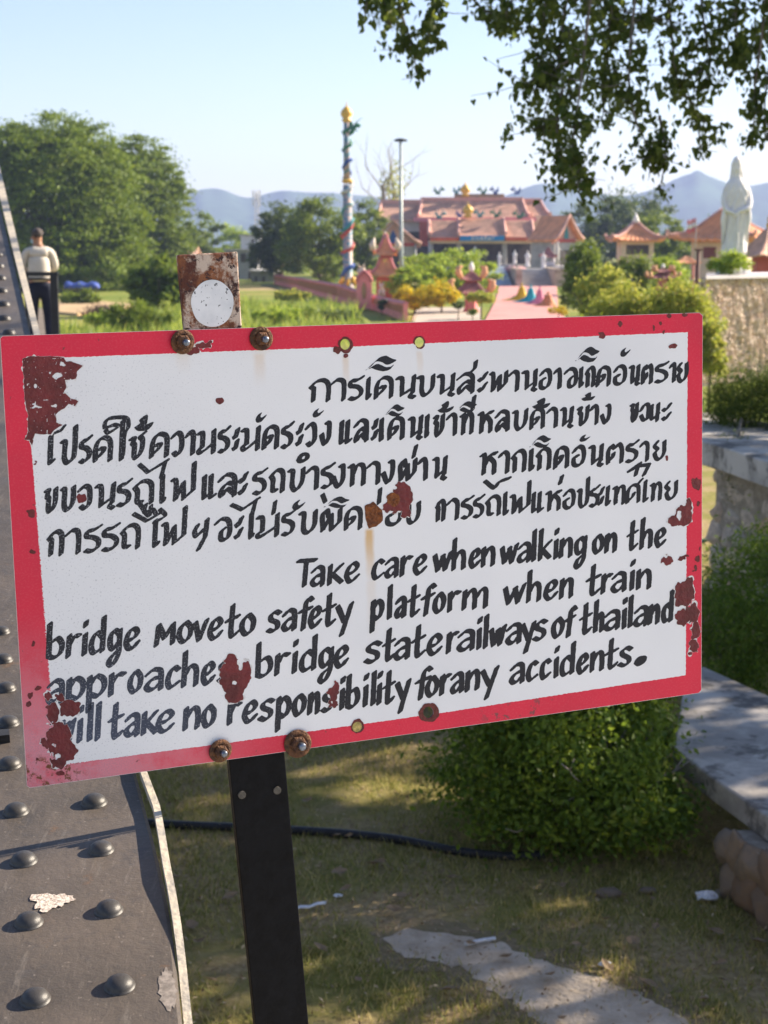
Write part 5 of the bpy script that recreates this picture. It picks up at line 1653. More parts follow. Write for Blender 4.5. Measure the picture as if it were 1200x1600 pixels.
def robed(b, c, H, w, arm=True, train=0.0, n=20):
    """standing robed figure: skirt, hips, chest, shoulders, neck, head with a topknot, folded arms - one surface"""
    prof = [(.62, 0), (.56, .04), (.50, .14), (.46, .3), (.47, .42), (.44, .52), (.46, .6), (.50, .70), (.46, .765), (.30, .80), (.15, .815), (.13, .835), (.17, .86), (.20, .895), (.185, .94), (.13, .965), (.12, .98), (.06, 1.0)]
    rings = []
    for r, z in prof:
        ring = []
        for k in range(n * 2):
            a = math.pi * k / n
            f = 1 + (.07 * math.sin(9 * a + z * 9) * max(0, 1 - z * 1.35) if z < .8 else 0)
            if train: f *= 1.75 * (1 - z) + .35 if z < .8 else .8
            x, y = math.cos(a) * r * w * f, math.sin(a) * r * w * .72 * f
            if train and z < .35: x -= train * w * (1 - z / .35) ** 2 * (1 if math.cos(a) < 0 else .15)
            ring.append((c[0] + x, c[1] + y, c[2] + z * H))
        rings.append(ring)
    b.loft(rings)
    if arm:
        for sx in (-1, 1):
            b.tube([(c[0] + sx * w * .46, c[1], c[2] + H * .755), (c[0] + sx * w * .56, c[1] - w * .1, c[2] + H * .63), (c[0] + sx * w * .38, c[1] - w * .36, c[2] + H * .575), (c[0] + sx * w * .04, c[1] - w * .46, c[2] + H * .60)], [w * .13, w * .14, w * .12, w * .07], 8)
        for sx in (-1, 1):
            b.tube([(c[0] + sx * w * .42, c[1] - w * .25, c[2] + H * .59), (c[0] + sx * w * .46, c[1] - w * .2, c[2] + H * .45), (c[0] + sx * w * .44, c[1] - w * .1, c[2] + H * .30)], [w * .10, w * .12, w * .05], 8)
sts = [(804, 412, 391, 9, 167, 'white robed statue on the pink lotus beside the stairs'), (780, 417, 394, 8, 168, 'slim white statue on the terrace left of the pink lotus'), (824, 417, 392, 11, 170, 'white seated looking statue right of the pink lotus'), (849, 419, 394, 10, 168, 'cream robed statue at the top right of the stairs')]
for px, yb, yt, wd, Y, lab in sts:
    p = wp(px, yb, Y); H = (yb - yt) * S(Y); b = MB(); robed(b, (0, 0, 0), H, wd * S(Y) * .6); o = b.build('small_statue', M_STATUE); o.location = (p.x, Y, p.z); tag(o, lab, 'statue')
p = wp(804, 452, 167)
T2 = Part('lotus_pedestal', (p.x, 167, -1.2), 'pink lotus flower pedestal beside the temple stairs', 'pedestal')
b = MB(); q = wp(804, 440, 167); b.lathe([(1.0, -1.2), (.7, .2), (.5, 1.0), (.9, 1.5)], (q.x, 167, q.z), 14); T2.add(b, 'stalk', mat('tan_stone', (.40, .30, .24), .8, var=.3, scale=1))
b = MB(); q = wp(804, 421, 167)
for ring_, (n, r, h, tl) in enumerate(((12, .9, .7, .9), (10, .6, .85, .6))):
    for k in range(n):
        a = 2 * math.pi * k / n + ring_ * .3
        d = Vector((math.cos(a), math.sin(a), 0)); c_ = Vector((q.x, 167, q.z - .2))
        M3 = Matrix.Rotation(a, 3, 'Z') @ Matrix.Rotation(tl * .7, 3, 'Y')
        b.blob(c_ + d * r, (.14, .3, h * .75), 1, M=M3)
T2.add(b, 'petals', mat('pink_lotus', (.66, .34, .36), .7))
for px, yb, Y, lab in ((742, 413, 176, 'small white roofed shrine lantern in front of the porch door'), (856, 414, 172, 'mauve roofed kiosk at the right end of the porch')):
    p = wp(px, yb, Y); s = S(Y)
    t = Part('stone_kiosk', (p.x, Y, p.z), lab, 'kiosk')
    w = 9 * s if px < 800 else 13 * s
    b = MB(); hip_roof(b, (p.x, Y, p.z + 12 * s), [(w, 0), (w * .7, .2), (w * .4, .55), (w * .1, 1.1)], 1, 1, .3); t.add(b, 'roof', M_WALLW if px < 800 else M_ROOF3)
    b = MB()
    for sx in (-1, 1):
        for sy in (-1, 1): b.tube([(p.x + sx * w * .6, Y + sy * w * .6, p.z - .8), (p.x + sx * w * .6, Y + sy * w * .6, p.z + 12 * s)], .14, 6)
    b.box((p.x, Y, p.z + .1), (w * 1.5, w * 1.5, .5)); t.add(b, 'posts', M_WALLW)

# pink paved court and the draped figures
def sheet_z(name, pxs, z, m):
    b = MB(); b.prism([on_z(x, y, z) for x, y in pxs], (0, 0, -.25)); return tag(b.build(name, m), kind='structure')
sheet_z('pink_court', [(752, 512), (774, 470), (780, 446), (870, 446), (872, 478), (892, 512)], -1.12, mat('pink_paving', (.52, .25, .225), .85, var=.12, scale=.6))
sheet_z('pale_forecourt', [(640, 512), (652, 480), (752, 480), (752, 512)], -1.14, mat('pale_paving', (.42, .36, .29), .9, var=.15, scale=.5))
for (px, yb, yt, wd, tr, colr, lab) in ((815, 469, 443, 14, 1.6, (.62, .42, .02), 'yellow draped figure, leftmost of the row on the pink court'), (829, 472, 445, 14, 1.5, (.02, .34, .42), 'turquoise draped figure between the yellow and the pink one'),
                                    (843, 475, 447, 13, 1.3, (.62, .22, .32), 'pink draped figure between the turquoise and the orange one'), (856, 478, 456, 17, .6, (.55, .22, .09), 'squat orange draped figure, rightmost of the row on the pink court')):
    g0 = on_z(px, yb, -1.12); Y = g0.y; s = S(Y)
    b = MB(); robed(b, (0, 0, 0), (yb - yt) * s, wd * s * .75, False, tr)
    o = b.build('draped_figure', mat('cloth_' + lab.split()[0], colr, .7, var=.15, scale=3)); o.location = (g0.x, Y, -1.12); tag(o, lab, 'statue', 'draped figures on the court')

# little red pagoda tower
Y = 122.0; s = S(Y); p = wp(602, 470, Y)
T3 = Part('pagoda_tower', (p.x, Y, -1.2), 'small red pagoda with two orange roofs and cream horn tips, beside the lamp post', 'pagoda')
def lev(py): return wp(602, py, Y).z
b = MB(); b.box((p.x, Y, (lev(433) - 1.3) / 2), (28 * s, 28 * s, lev(433) + 1.3)); T3.add(b, 'body', M_RED)
pr = [(24 * s, 0), (19 * s, .16), (13 * s, .55), (9.5 * s, 1.0), (8 * s, 1.35)]
b = MB(); hip_roof(b, (p.x, Y, lev(431)), pr, 1, 1, .22); rf = T3.add(b, 'lower_roof', M_ROOF2)
hip_edges(T3, rf, (p.x, Y, lev(431)), pr, 1, 1, .22, 0, .10, M_PINK)
b = MB(); b.box((p.x, Y, lev(401)), (15 * s, 15 * s, .5)); T3.add(b, 'neck', M_RED)
pr2 = [(18 * s, 0), (14 * s, .10), (9 * s, .40), (5 * s, .9), (1.2 * s, 1.55)]
b = MB(); hip_roof(b, (p.x, Y, lev(398)), pr2, 1, 1, .25); rf = T3.add(b, 'upper_roof', M_ROOF2)
hip_edges(T3, rf, (p.x, Y, lev(398)), pr2, 1, 1, .25, 0, .09, M_PINK)
M_HORN = mat('cream_horn_tip', (.62, .52, .42), .7)
for sx in (-1, 1):
    for sy in (-1, 1):
        b = MB(); q = Vector((p.x + sx * 18 * s, Y + sy * 18 * s, lev(397) + .3)); b.tube([q, q + Vector((sx * .1, 0, .45)), q + Vector((-sx * .08, 0, .95))], [.22, .26, .05], 7); T3.add(b, 'horn_tip', M_HORN)
b = MB(); q = Vector((p.x, Y, lev(372))); b.lathe([(.1, -.2), (.16, 0), (.05, .5)], q, 8); T3.add(b, 'finial', M_HORN)
for px, py, w, h, lab in ((596, 463, 9, 20, 'white guardian lion statue in front of the red pagoda tower'),):
    g0 = wp(px, py, 112); s2 = S(112)
    b = MB(); b.blob((0, .1, h * s2 * .35), (w * s2 * .5, w * s2 * .6, h * s2 * .38), 2, .04); b.blob((-.02, -.2, h * s2 * .78), (w * s2 * .42, w * s2 * .42, w * s2 * .42), 2, .06)
    for sx in (-1, 1): b.tube([(sx * .14, -.2, h * s2 * .5), (sx * .15, -.3, 0)], [.1, .11], 8); b.blob((sx * .13, -.2, h * s2 * .99), (.06, .05, .08), 1)
    b.blob((0, -.36, h * s2 * .72), (.11, .1, .08), 1); b.tube([(0, .3, .1), (.05, .5, .4), (0, .4, .7)], [.06, .08, .03], 6)
    o = b.build('lion_statue', M_HORN); o.location = (g0.x, 112, g0.z); tag(o, lab, 'statue')
b = MB(); g0 = wp(565, 425, 118); b.blob((0, 0, .1), (.32, .26, .3), 2, .08); b.tube([(0, 0, -.1), (.28, 0, -.35), (.7, 0, -.5)], [.28, .24, .1], 8); b.tube([(-.1, -.1, .3), (-.25, -.1, .62)], [.08, .02], 6); b.tube([(.12, -.1, .3), (.2, -.1, .62)], [.08, .02], 6); b.blob((-.2, -.2, 0), (.18, .15, .13), 2)
b.tube([(.3, 0, -.4), (.3, 0, -1.0)], .1, 6)
o = b.build('dragon_head', M_HORN); o.location = (g0.x, 118, g0.z); tag(o, 'cream dragon head rising above the arched panel of the red wall', 'statue')

# incense pavilions with orange horn tips
def burner(px, ybase, ytop, half, Y, lab):
    s = S(Y); p = wp(px, ybase, Y); H = (ybase - ytop) * s; w = half * s
    t = Part('incense_pavilion', (p.x, Y, -1.2), lab, 'pavilion')
    zz = lambda k: p.z + H * k
    b = MB(); b.lathe([(w * .45, -1.5 - p.z if False else -.6), (w * .45, H * .1), (w * .38, H * .14), (w * .36, H * .42)], (p.x, Y, p.z), 6, smooth=False); t.add(b, 'body', M_PINK)
    pr = [(w, 0), (w * .75, H * .05), (w * .5, H * .14), (w * .38, H * .2)]
    b = MB(); hip_roof(b, (p.x, Y, zz(.42)), pr, 1, 1, H * .05); rf = t.add(b, 'lower_roof', M_ROOF3)
    pr2 = [(w * .58, 0), (w * .42, H * .05), (w * .25, H * .12), (w * .08, H * .18)]
    b = MB(); b.lathe([(w * .34, H * .6), (w * .34, H * .68)], (p.x, Y, p.z), 6, smooth=False); t.add(b, 'neck', M_RED)
    b = MB(); hip_roof(b, (p.x, Y, zz(.67)), pr2, 1, 1, H * .05); rf2 = t.add(b, 'upper_roof', M_ROOF3)
    mh = mat('orange_horn', (.66, .34, .18), .7)
    for q, (rad, zk, par) in enumerate(((w * 1.02, .46, rf), (w * .58, .72, rf2))):
        for sx in (-1, 1):
            for sy in (-1, 1):
                b = MB(); c = Vector((p.x + sx * rad, Y + sy * rad, zz(zk)))
                b.tube([c, c + Vector((sx * .06 * H, 0, H * .10)), c + Vector((sx * .06 * H, 0, H * .2)), c + Vector((-sx * .02 * H, 0, H * .13 + H * .1))], [w * .12, w * .17, w * .12, w * .03], 7); t.add(b, 'horn_tip', mh, par)
    b = MB(); b.lathe([(w * .08, 0), (w * .16, H * .06), (w * .14, H * .12), (w * .04, H * .2)], (p.x, Y, zz(.83)), 10); t.add(b, 'finial', M_STATUE)
burner(736, 492, 413, 27, 96, 'incense pavilion with dark pink roofs and orange horn tips before the lime green trees')
burner(1035, 450, 414, 20, 82, 'incense pavilion half hidden in the olive hedge, only its horned roof showing')
# cream pavilion and the hall on the right
Y = 130.0; s = S(Y); p = wp(992, 402, Y)
T4 = Part('roofed_pavilion', (p.x, Y, -1.2), 'cream pavilion with an orange tent shaped roof and white finial, among trees', 'pavilion')
b = MB(); b.box((p.x, Y, (wp(992, 376, Y).z - 1.2) / 2), (50 * s, 46 * s, wp(992, 376, Y).z + 1.2)); T4.add(b, 'body', M_CREAM)
b = MB(); b.box((p.x, Y - 23 * s - .02, wp(992, 390, Y).z), (34 * s, .1, 14 * s)); T4.add(b, 'opening', M_DIM)
pr = [(38 * s, 0), (28 * s, .2), (17 * s, .62), (8 * s, 1.1), (1.5 * s, 1.45)]
b = MB(); hip_roof(b, (p.x, Y, wp(992, 376, Y).z), pr, 1, .95, .2); rf = T4.add(b, 'roof', M_ROOF2)
hip_edges(T4, rf, (p.x, Y, wp(992, 376, Y).z), pr, 1, .95, .2, 0, .12, M_TRIM)
b = MB(); b.lathe([(.12, 0), (.3, .2), (.2, .5), (.03, .9)], (p.x, Y, wp(992, 350, Y).z), 10); T4.add(b, 'finial', M_STATUE, rf)
Y = 108.0; s = S(Y); p = wp(1132, 430, Y); rz = R(-33)
T5 = Part('side_hall', (p.x, Y, -1.2), 'cream hall with a sweeping orange hip roof and narrow red windows, behind the white statue', 'hall')
def turned(b):
    for v in b.bm.verts:
        q = v.co - Vector((p.x, Y, 0)); q.rotate(Matrix.Rotation(rz, 3, 'Z')); v.co = q + Vector((p.x, Y, 0))
    return b
ze = wp(1132, 374, Y).z
b = MB(); b.box((p.x, Y, (ze - 1.2) / 2), (3.7, 3.2, ze + 1.3)); T5.add(turned(b), 'body', M_CREAM)
b = MB(); b.box((p.x, Y, ze - .12), (3.76, 3.26, .22)); T5.add(turned(b), 'cornice', M_TRIM)
M_WIN = mat('dark_red_window', (.16, .045, .04), .5)
for k in range(3):
    b = MB(); b.box((p.x - 1.86, Y + 1.0 - k * .95, ze - .95), (.08, .28, .75)); T5.add(turned(b), 'window', M_WIN)
for k in range(2):
    b = MB(); b.box((p.x - .5 + k * 1.5, Y - 1.61, ze - .9), (.9, .08, .75)); T5.add(turned(b), 'window', M_WIN)
pr = [(2.75, 0), (2.1, .25), (1.3, .85), (.6, 1.6), (.1, 2.1)]
b = MB(); hip_roof(b, (p.x, Y, ze), pr, 1.05, .95, .22, rz); rf = T5.add(b, 'roof', M_ROOF2)
hip_edges(T5, rf, (p.x, Y, ze), pr, 1.05, .95, .22, rz, .11, M_TRIM)
q = wp(1072, 411, 98)
T6 = Part('porch_canopy', (q.x, 98, -1.2), 'little red tiled porch canopy at the left end of the cream hall', 'canopy')
b = MB(); hip_roof(b, (q.x, 98, q.z), [(.8, 0), (.5, .12), (.1, .42)], 1, .9, .06); T6.add(b, 'roof', M_ROOF2)
b = MB()
for sx in (-1, 1):
    for sy in (-1, 1): b.tube([(q.x + sx * .55, 98 + sy * .5, -1.2), (q.x + sx * .55, 98 + sy * .5, q.z)], .06, 6)
T6.add(b, 'posts', M_RED)
q = wp(1089, 460, 70)
b = MB(); b.tube([(0, 0, 0), (0, 0, wp(1089, 392, 70).z + 1.2)], .08, 8); b.box((0, 0, wp(1089, 392, 70).z + 1.25), (.3, .3, .08)); o = b.build('wooden_post', mat('dark_red_wood', (.12, .05, .04), .7, var=.2, scale=5)); o.location = (q.x, 70, -1.2); tag(o, 'dark red wooden post standing at the left end of the rough wall', 'post')
q = wp(1087, 372, 104)
T7 = Part('flag', (q.x, 104, q.z - 1.2), 'red and white flag on a short staff over the roof of the cream hall', 'flag')
b = MB(); b.tube([(q.x, 104, q.z - 1.2), (q.x, 104, wp(1087, 343, 104).z)], .025, 6); T7.add(b, 'staff', M_GREY)
for nm, z0, z1, m in (('red_stripe', 355, 362, mat('red_flag', (.62, .16, .18), .7)), ('white_stripe', 348, 355, M_STATUE), ('red_stripe', 341, 348, mat('pink_flag', (.70, .30, .34), .7))):
    b = MB(); n = 8; top = []; bot = []
    for k in range(n + 1):
        u = k / n; xx = q.x - u * .6; yy = 104 + .08 * math.sin(u * 6); dz = -.12 * u + .04 * math.sin(u * 7)
        top.append(Vector((xx, yy, wp(0, z0, 104).z + dz))); bot.append(Vector((xx, yy, wp(0, z1, 104).z + dz)))
    b.loft([[t_, b_, b_ + Vector((0, .02, 0)), t_ + Vector((0, .02, 0))] for t_, b_ in zip(top, bot)]); T7.add(b, nm, m)
Y = 80.0; s = S(Y); p = wp(1198, 430, Y)
T8 = Part('red_shrine', (p.x, Y, -1.2), 'red shrine with a brown ribbed tile roof and gold finial at the right edge', 'shrine')
ze = wp(1198, 400, Y).z
b = MB(); b.box((p.x, Y, (ze - 1.2) / 2), (1.3, 1.3, ze + 1.3)); T8.add(b, 'body', M_RED)
pr = [(1.25, 0), (.95, .22), (.6, .65), (.25, 1.2), (.06, 1.4)]
b = MB(); hip_roof(b, (p.x, Y, ze), pr, 1, 1, .1, R(20)); rf = T8.add(b, 'roof', M_ROOF)
b = MB(); b.lathe([(.08, 0), (.14, .15), (.06, .3), (.1, .4), (.02, .7)], (p.x, Y, ze + 1.38), 10); T8.add(b, 'finial', M_GOLD, rf)

# dragon column
Y = 140.0; s = S(Y); p = wp(543.5, 452, Y)
T9 = Part('dragon_column', (p.x, Y, -1.2), 'tall slender column wound with painted dragons, golden bud on top', 'column')
zt = wp(543, 186, Y).z; zm = wp(545, 283, Y).z
b = MB(); b.lathe([(.55, -1.2), (.55, -.6), (.43, -.5), (.40, zm - .3)], (p.x, Y, 0), 16); b.lathe([(.30, zm), (.26, zt)], (p.x - .06, Y, 0), 14)
T9.add(b, 'shaft', mat('patterned_shaft', (.46, .34, .30), .6, col2=(.10, .22, .30), scale=3.0, thr=.5, soft=.05))
b = MB(); b.lathe([(.34, zm - .2), (.50, zm - .05), (.52, zm + .05), (.34, zm + .2)], (p.x, Y, 0), 14); T9.add(b, 'gilt_collar', M_GOLD)
b = MB(); b.lathe([(.28, zt - .3), (.45, zt - .05), (.3, zt), (.52, zt + .35), (.5, zt + .65), (.25, zt + .95), (.06, zt + 1.1), (.02, zt + 1.5)], (p.x - .06, Y, 0), 14); T9.add(b, 'golden_bud', M_GOLD)
for z0, z1, turns, rad, r, m, ph in ((-.6, 2.2, 1.6, .46, .17, M_BLUE2, 0), (1.8, 4.9, 1.9, .44, .16, M_REDG, 2), (3.6, 6.6, 1.8, .42, .15, M_TEAL, 1), (5.8, 8.8, 2.0, .40, .15, mat('silver_glaze', (.42, .45, .46), .5, var=.2, scale=5), 3), (zm + .6, zm + 2.6, 1.6, .30, .14, M_BLUE2, 0), (zm + 2.3, zm + 5.6, 2.2, .30, .15, M_GREEN, 2)):
    b = MB(); n = 50; pts = []
    for k in range(n + 1):
        t = k / n; a = ph + t * turns * 2 * math.pi
        pts.append((p.x + rad * math.cos(a), Y + rad * math.sin(a), z0 + (z1 - z0) * t + .12 * math.sin(t * 16)))
    b.tube(pts, [r * (.35 + .8 * math.sin(math.pi * min(1, .12 + t * .8))) for t in np.linspace(0, 1, n + 1)], 7)
    for k in range(4, n - 3, 3):
        q = Vector(pts[k]); d = (q - Vector((p.x, Y, q.z))).normalized(); b.tube([q + d * r * .6, q + d * r * 1.7 + Vector((0, 0, .1))], [r * .5, r * .1], 4)
    T9.add(b, 'coiled_dragon', m)
b = MB(); q = wp(553, 199, Y); b.tube([(p.x + .15, Y, q.z - .6), (q.x - .15, Y - .1, q.z - .4), (q.x, Y - .1, q.z), (q.x + .3, Y - .1, q.z + .15)], [.16, .2, .2, .12], 8)
b.blob((q.x + .3, Y - .1, q.z + .15), (.34, .2, .2), 2); b.tube([(q.x + .1, Y, q.z + .3), (q.x + .35, Y, q.z + .55), (q.x + .75, Y, q.z + .85)], [.06, .04, .015], 5); b.tube([(q.x - .1, Y, q.z + .2), (q.x - .3, Y, q.z + .6)], [.1, .02], 5)
b.tube([(q.x, Y, q.z - .1), (q.x + .35, Y, q.z - .35)], [.1, .03], 5)
T9.add(b, 'dragon_neck', M_GREEN)
b = MB()
for k in range(8):
    a = k * .8; b.blob((p.x + .62 * math.cos(a), Y + .62 * math.sin(a), -.35 + .25 * (k % 2)), (.22, .22, .35), 1, .15)
T9.add(b, 'base_figures', M_GOLD)
# lamp post
Y = 132.0; s = S(Y); p0, p1 = wp(627, 440, Y), wp(626, 220, Y)
T10 = Part('lamp_post', (p0.x, Y, -1.2), 'tall grey lamp post with a flat ring of floodlights on top', 'lamp post')
b = MB(); b.tube([(p0.x, Y, -1.2), (p0.x, Y, 2), (p1.x, Y, p1.z)], [.20, .17, .10], 12); T10.add(b, 'pole', mat('galvanised_pole', (.30, .34, .34), .5, metal=.3, var=.1, scale=2))
b = MB(); b.lathe([(.1, 0), (.42, .05), (.45, .14), (.1, .2)], (p1.x, Y, p1.z), 14); lh = T10.add(b, 'lamp_crown', M_DARK)
for k in range(6):
    a = k * math.pi / 3; b = MB(); b.box((p1.x + .42 * math.cos(a), Y + .42 * math.sin(a), p1.z + .02), (.26, .2, .14), rz=a); T10.add(b, 'floodlight', M_DARK, lh)

# salmon red perimeter wall with gilt bars, running towards us
wall_px = [(430, 430, 446, 168), (470, 436, 452, 145), (530, 446, 470, 114), (582, 462, 481, 101), (602, 468, 487, 95), (634, 474, 503, 85)]
WP = []
for px, yt, yb, Y in wall_px:
    q = wp(px, yb, Y); WP.append((Vector((q.x, Y, -1.25)), wp(px, yt, Y).z))
T11 = Part('red_wall', WP[2][0], 'salmon red perimeter wall with gilt bars, running back from the court', 'wall')
M_SALMON = mat('salmon_paint', (.92, .29, .26), .75, var=.15, scale=.8)
M_GILT = mat('faded_gilt', (.48, .26, .12), .7)
for i in range(len(WP) - 1):
    (a, za), (c, zc) = WP[i], WP[i + 1]
    nb_ = max(1, int((c - a).length / 4.5))
    nrm = Vector(((c - a).y, -(c - a).x, 0)).normalized()
    if nrm.x > 0: nrm = -nrm
    for k in range(nb_):
        q0 = a + (c - a) * k / nb_; q1 = a + (c - a) * (k + 1) / nb_
        z0 = za + (zc - za) * k / nb_; z1 = za + (zc - za) * (k + 1) / nb_
        b = MB(); d = nrm * .12
        b.loft([[q0 + d, q0 - d, Vector((q0.x, q0.y, z0)) - d, Vector((q0.x, q0.y, z0)) + d], [q1 + d, q1 - d, Vector((q1.x, q1.y, z1)) - d, Vector((q1.x, q1.y, z1)) + d]], True, False)
        pn = T11.add(b, 'wall_panel', M_SALMON)
        b = MB(); L_ = (q1 - q0).length; nn = max(2, int(L_ / .8))
        for j in range(nn):
            r0 = q0 + (q1 - q0) * (j + .5) / nn + nrm * .15
            zz = z0 + (z1 - z0) * (j + .5) / nn
            b.box((r0.x, r0.y, (zz - .9) / 2 + .0), (.10, .10, max(.3, zz + .65)))
        T11.add(b, 'gilt_bars', M_GILT, pn)
        b = MB(); b.loft([[Vector((q0.x, q0.y, z0)) + nrm * .22, Vector((q0.x, q0.y, z0)) - nrm * .22, Vector((q0.x, q0.y, z0 + .12))], [Vector((q1.x, q1.y, z1)) + nrm * .22, Vector((q1.x, q1.y, z1)) - nrm * .22, Vector((q1.x, q1.y, z1 + .12))]], True, False); T11.add(b, 'coping', M_PINK, pn)
Y = 99.0; p = wp(569, 482, Y); s = S(Y)
b = MB(); pr = [(-12, 482), (12, 482), (12, 440), (10, 433), (6, 428), (0, 423), (-6, 428), (-10, 433), (-12, 440)]
b.prism([Vector((wp(569 + x, 480, Y).x, Y - .2, wp(569, y, Y).z)) for x, y in pr], (0, .5, 0)); ap = T11.add(b, 'arched_panel', M_SALMON)
b = MB(); b.tube([Vector((wp(569 + x, 480, Y).x, Y - .25, wp(569, y, Y).z)) for x, y in pr[2:]], .10, 6); T11.add(b, 'arch_rim', M_PINK, ap)
b = MB(); b.blob((p.x, Y - .22, wp(569, 455, Y).z), (.16, .05, .5), 2); b.blob((p.x, Y - .22, wp(569, 444, Y).z), (.1, .05, .14), 1); T11.add(b, 'gilt_relief', M_GILT, ap)

# rough faced wall with the big white statue
Y = 45.0; s = S(Y)
x0, x1 = wp(1097, 500, Y).x, wp(1290, 500, Y).x; zt = wp(1100, 436, Y).z
T12 = Part('rough_wall', (x0, Y, -1.2), 'tall wall faced with rough tan artificial rock under a white ledge', 'wall')
WD = Vector((math.cos(R(42)), math.sin(R(42)), 0)); WN = Vector((WD.y, -WD.x, 0)); WC = Vector((x0, Y, 0)); WL = 7.0
nx_, nz_ = 260, 130
g_ = np.random.default_rng(3)
nz1 = smooth_noise((nz_, nx_), 3, 701) * .5 + smooth_noise((nz_, nx_), 6, 702) * .9 + smooth_noise((nz_, nx_), 22, 703) * .6
nst = smooth_noise((nz_ // 5 + 1, nx_), 2.5, 704).repeat(5, axis=0)[:nz_]
TT, ZZ = np.meshgrid(np.linspace(0, WL, nx_), np.linspace(-1.3, zt, nz_))
OO = .05 * (nz1 + 1.5 * nst + .4 * g_.uniform(-1, 1, TT.shape))
V = np.stack([(x0 + WD.x * TT + WN.x * OO).ravel(), (Y + WD.y * TT + WN.y * OO).ravel(), ZZ.ravel()], 1) - np.array(T12.loc)
q = np.arange(nx_ * nz_).reshape(nz_, nx_)
F4 = np.stack([q[:-1, :-1], q[:-1, 1:], q[1:, 1:], q[1:, :-1]], -1).reshape(-1, 4)
M_ROUGH = mat('tan_artificial_rock', (.50, .38, .29), .95, col2=(.72, .60, .49), scale=7, bump=.6, bscale=30, spec=.1)
link('rock_facing', mesh_arrays('rock_facing', V, np.full(len(F4), 4), F4, False), M_ROUGH, T12.o)
def plat(o):
    return [WC + WN * o - WD * o * .5, WC + WD * WL + WN * o, WC + WD * WL + Vector((0, 3.5, 0)), WC + Vector((.75, 3.3, 0))]
b = MB(); b.prism([q_ + Vector((0, 0, -1.3)) for q_ in plat(-.15)], (0, 0, zt + 1.3)); T12.add(b, 'wall_core', M_ROUGH)
b = MB(); b.prism([q_ + Vector((0, 0, zt)) for q_ in plat(.14)], (0, 0, .10)); T12.add(b, 'white_ledge', M_WALLW)
# the statue: robe, sleeves, veil and head as one surface
Y = 47.3; s = S(Y); p = wp(1144, 430, Y); H = (429 - 244) * s
T13 = Part('white_statue', (p.x, Y, zt + .1), 'tall white statue of a veiled robed woman with folded hands, on the rough wall', 'statue')
H = wp(1144, 244, Y).z - (zt + .1)
b = MB()
prof = [(.62, .44, 0), (.60, .44, .04), (.52, .40, .09), (.44, .36, .13), (.41, .34, .165), (.42, .35, .175), (.49, .39, .185), (.475, .38, .22), (.455, .36, .28), (.46, .36, .36), (.465, .37, .46), (.46, .37, .54), (.47, .37, .60), (.48, .36, .66), (.47, .34, .715), (.42, .30, .76), (.33, .25, .79), (.23, .20, .81), (.18, .175, .828), (.185, .20, .85), (.205, .225, .88), (.21, .23, .91), (.20, .215, .935), (.175, .18, .955), (.14, .15, .972), (.10, .10, .988), (.02, .02, 1.0)]
zs = np.linspace(0, 1, 90); rings = []; n = 72; W = 40 * s
pz = [q[2] for q in prof]; px_ = np.interp(zs, pz, [q[0] for q in prof]); py_ = np.interp(zs, pz, [q[1] for q in prof])
for rx, ry, z in zip(px_, py_, zs):
    ring = []
    for k in range(n):
        a = 2 * math.pi * k / n
        f = 1
        if z < .18: f += .07 * math.sin(14 * a) 
        elif z < .78:                                   # hanging folds, swept towards the joined hands
            w_ = min(1, (z - .18) * 12) * min(1, (.80 - z) * 8)
            f += w_ * (.06 * math.sin(9 * a + 4 * math.sin(z * 6)) + .045 * abs(math.sin(6.5 * a + 9 * z)) + .02 * math.sin(25 * a + z * 30))
            if math.sin(a) < -.2 and z > .55: f += .05 * math.sin(60 * (z + .25 * abs(math.cos(a))))
        elif .80 < z < .95:
            f += .03 * math.sin(16 * a)
        x, y = math.cos(a) * rx * W * f, math.sin(a) * ry * W * f
        if .835 < z < .94 and math.sin(a) < -.45:           # face set back inside the veil
            y *= .84
            if abs(math.cos(a)) < .14 and .868 < z < .90: y *= 1.16
            if .905 < z < .915: y *= .94
        x += .05 * W * math.sin(z * 3)
        ring.append((p.x + x, Y + y, zt + .1 + z * H))
    rings.append(ring)
b.loft(rings)
def ar(pts, rad):
    b.tube([tuple(q) for q in catmull([(p.x + x * W, Y + y * W, zt + .1 + z * H) for x, y, z in pts], 4)], list(np.interp(np.linspace(0, 1, (len(pts) - 1) * 4 + 1), np.linspace(0, 1, len(rad)), [r * W for r in rad])), 12)
ar([(.46, -.02, .735), (.52, -.10, .65), (.48, -.28, .575), (.30, -.40, .55), (.05, -.44, .53), (-.10, -.44, .49)], [.09, .12, .12, .10, .07, .04])
ar([(-.36, -.02, .735), (-.44, -.10, .64), (-.40, -.26, .56), (-.24, -.40, .53), (-.08, -.45, .515)], [.09, .11, .11, .09, .05])
ar([(.48, -.20, .58), (.50, -.22, .48), (.47, -.18, .38), (.49, -.12, .27)], [.07, .11, .08, .02])
ar([(-.40, -.20, .57), (-.46, -.22, .47), (-.44, -.18, .37), (-.48, -.12, .25)], [.07, .11, .08, .02])
ar([(.05, -.44, .52), (.02, -.46, .42), (.06, -.44, .30), (.03, -.42, .20)], [.05, .045, .04, .03])
ar([(.19, -.02, .90), (.22, -.02, .84), (.26, -.04, .79), (.30, -.10, .74)], [.05, .06, .06, .03])
ar([(-.15, -.02, .90), (-.17, -.02, .84), (-.20, -.04, .79), (-.24, -.10, .74)], [.05, .06, .06, .03])
T13.add(b, 'robed_figure', M_STATUE)
b = MB(); b.lathe([(.30, 0), (.2, .02), (.16, .05), (.1, .09), (.02, .14)], (p.x + .03, Y - .02, zt + .1 + H * .965), 14)
for v in b.bm.verts: v.co.x = p.x + .03 + (v.co.x - p.x - .03) * .5 * W / .87; v.co.y = Y + (v.co.y - Y) * .5 * W / .87
T13.add(b, 'topknot', M_STATUE)

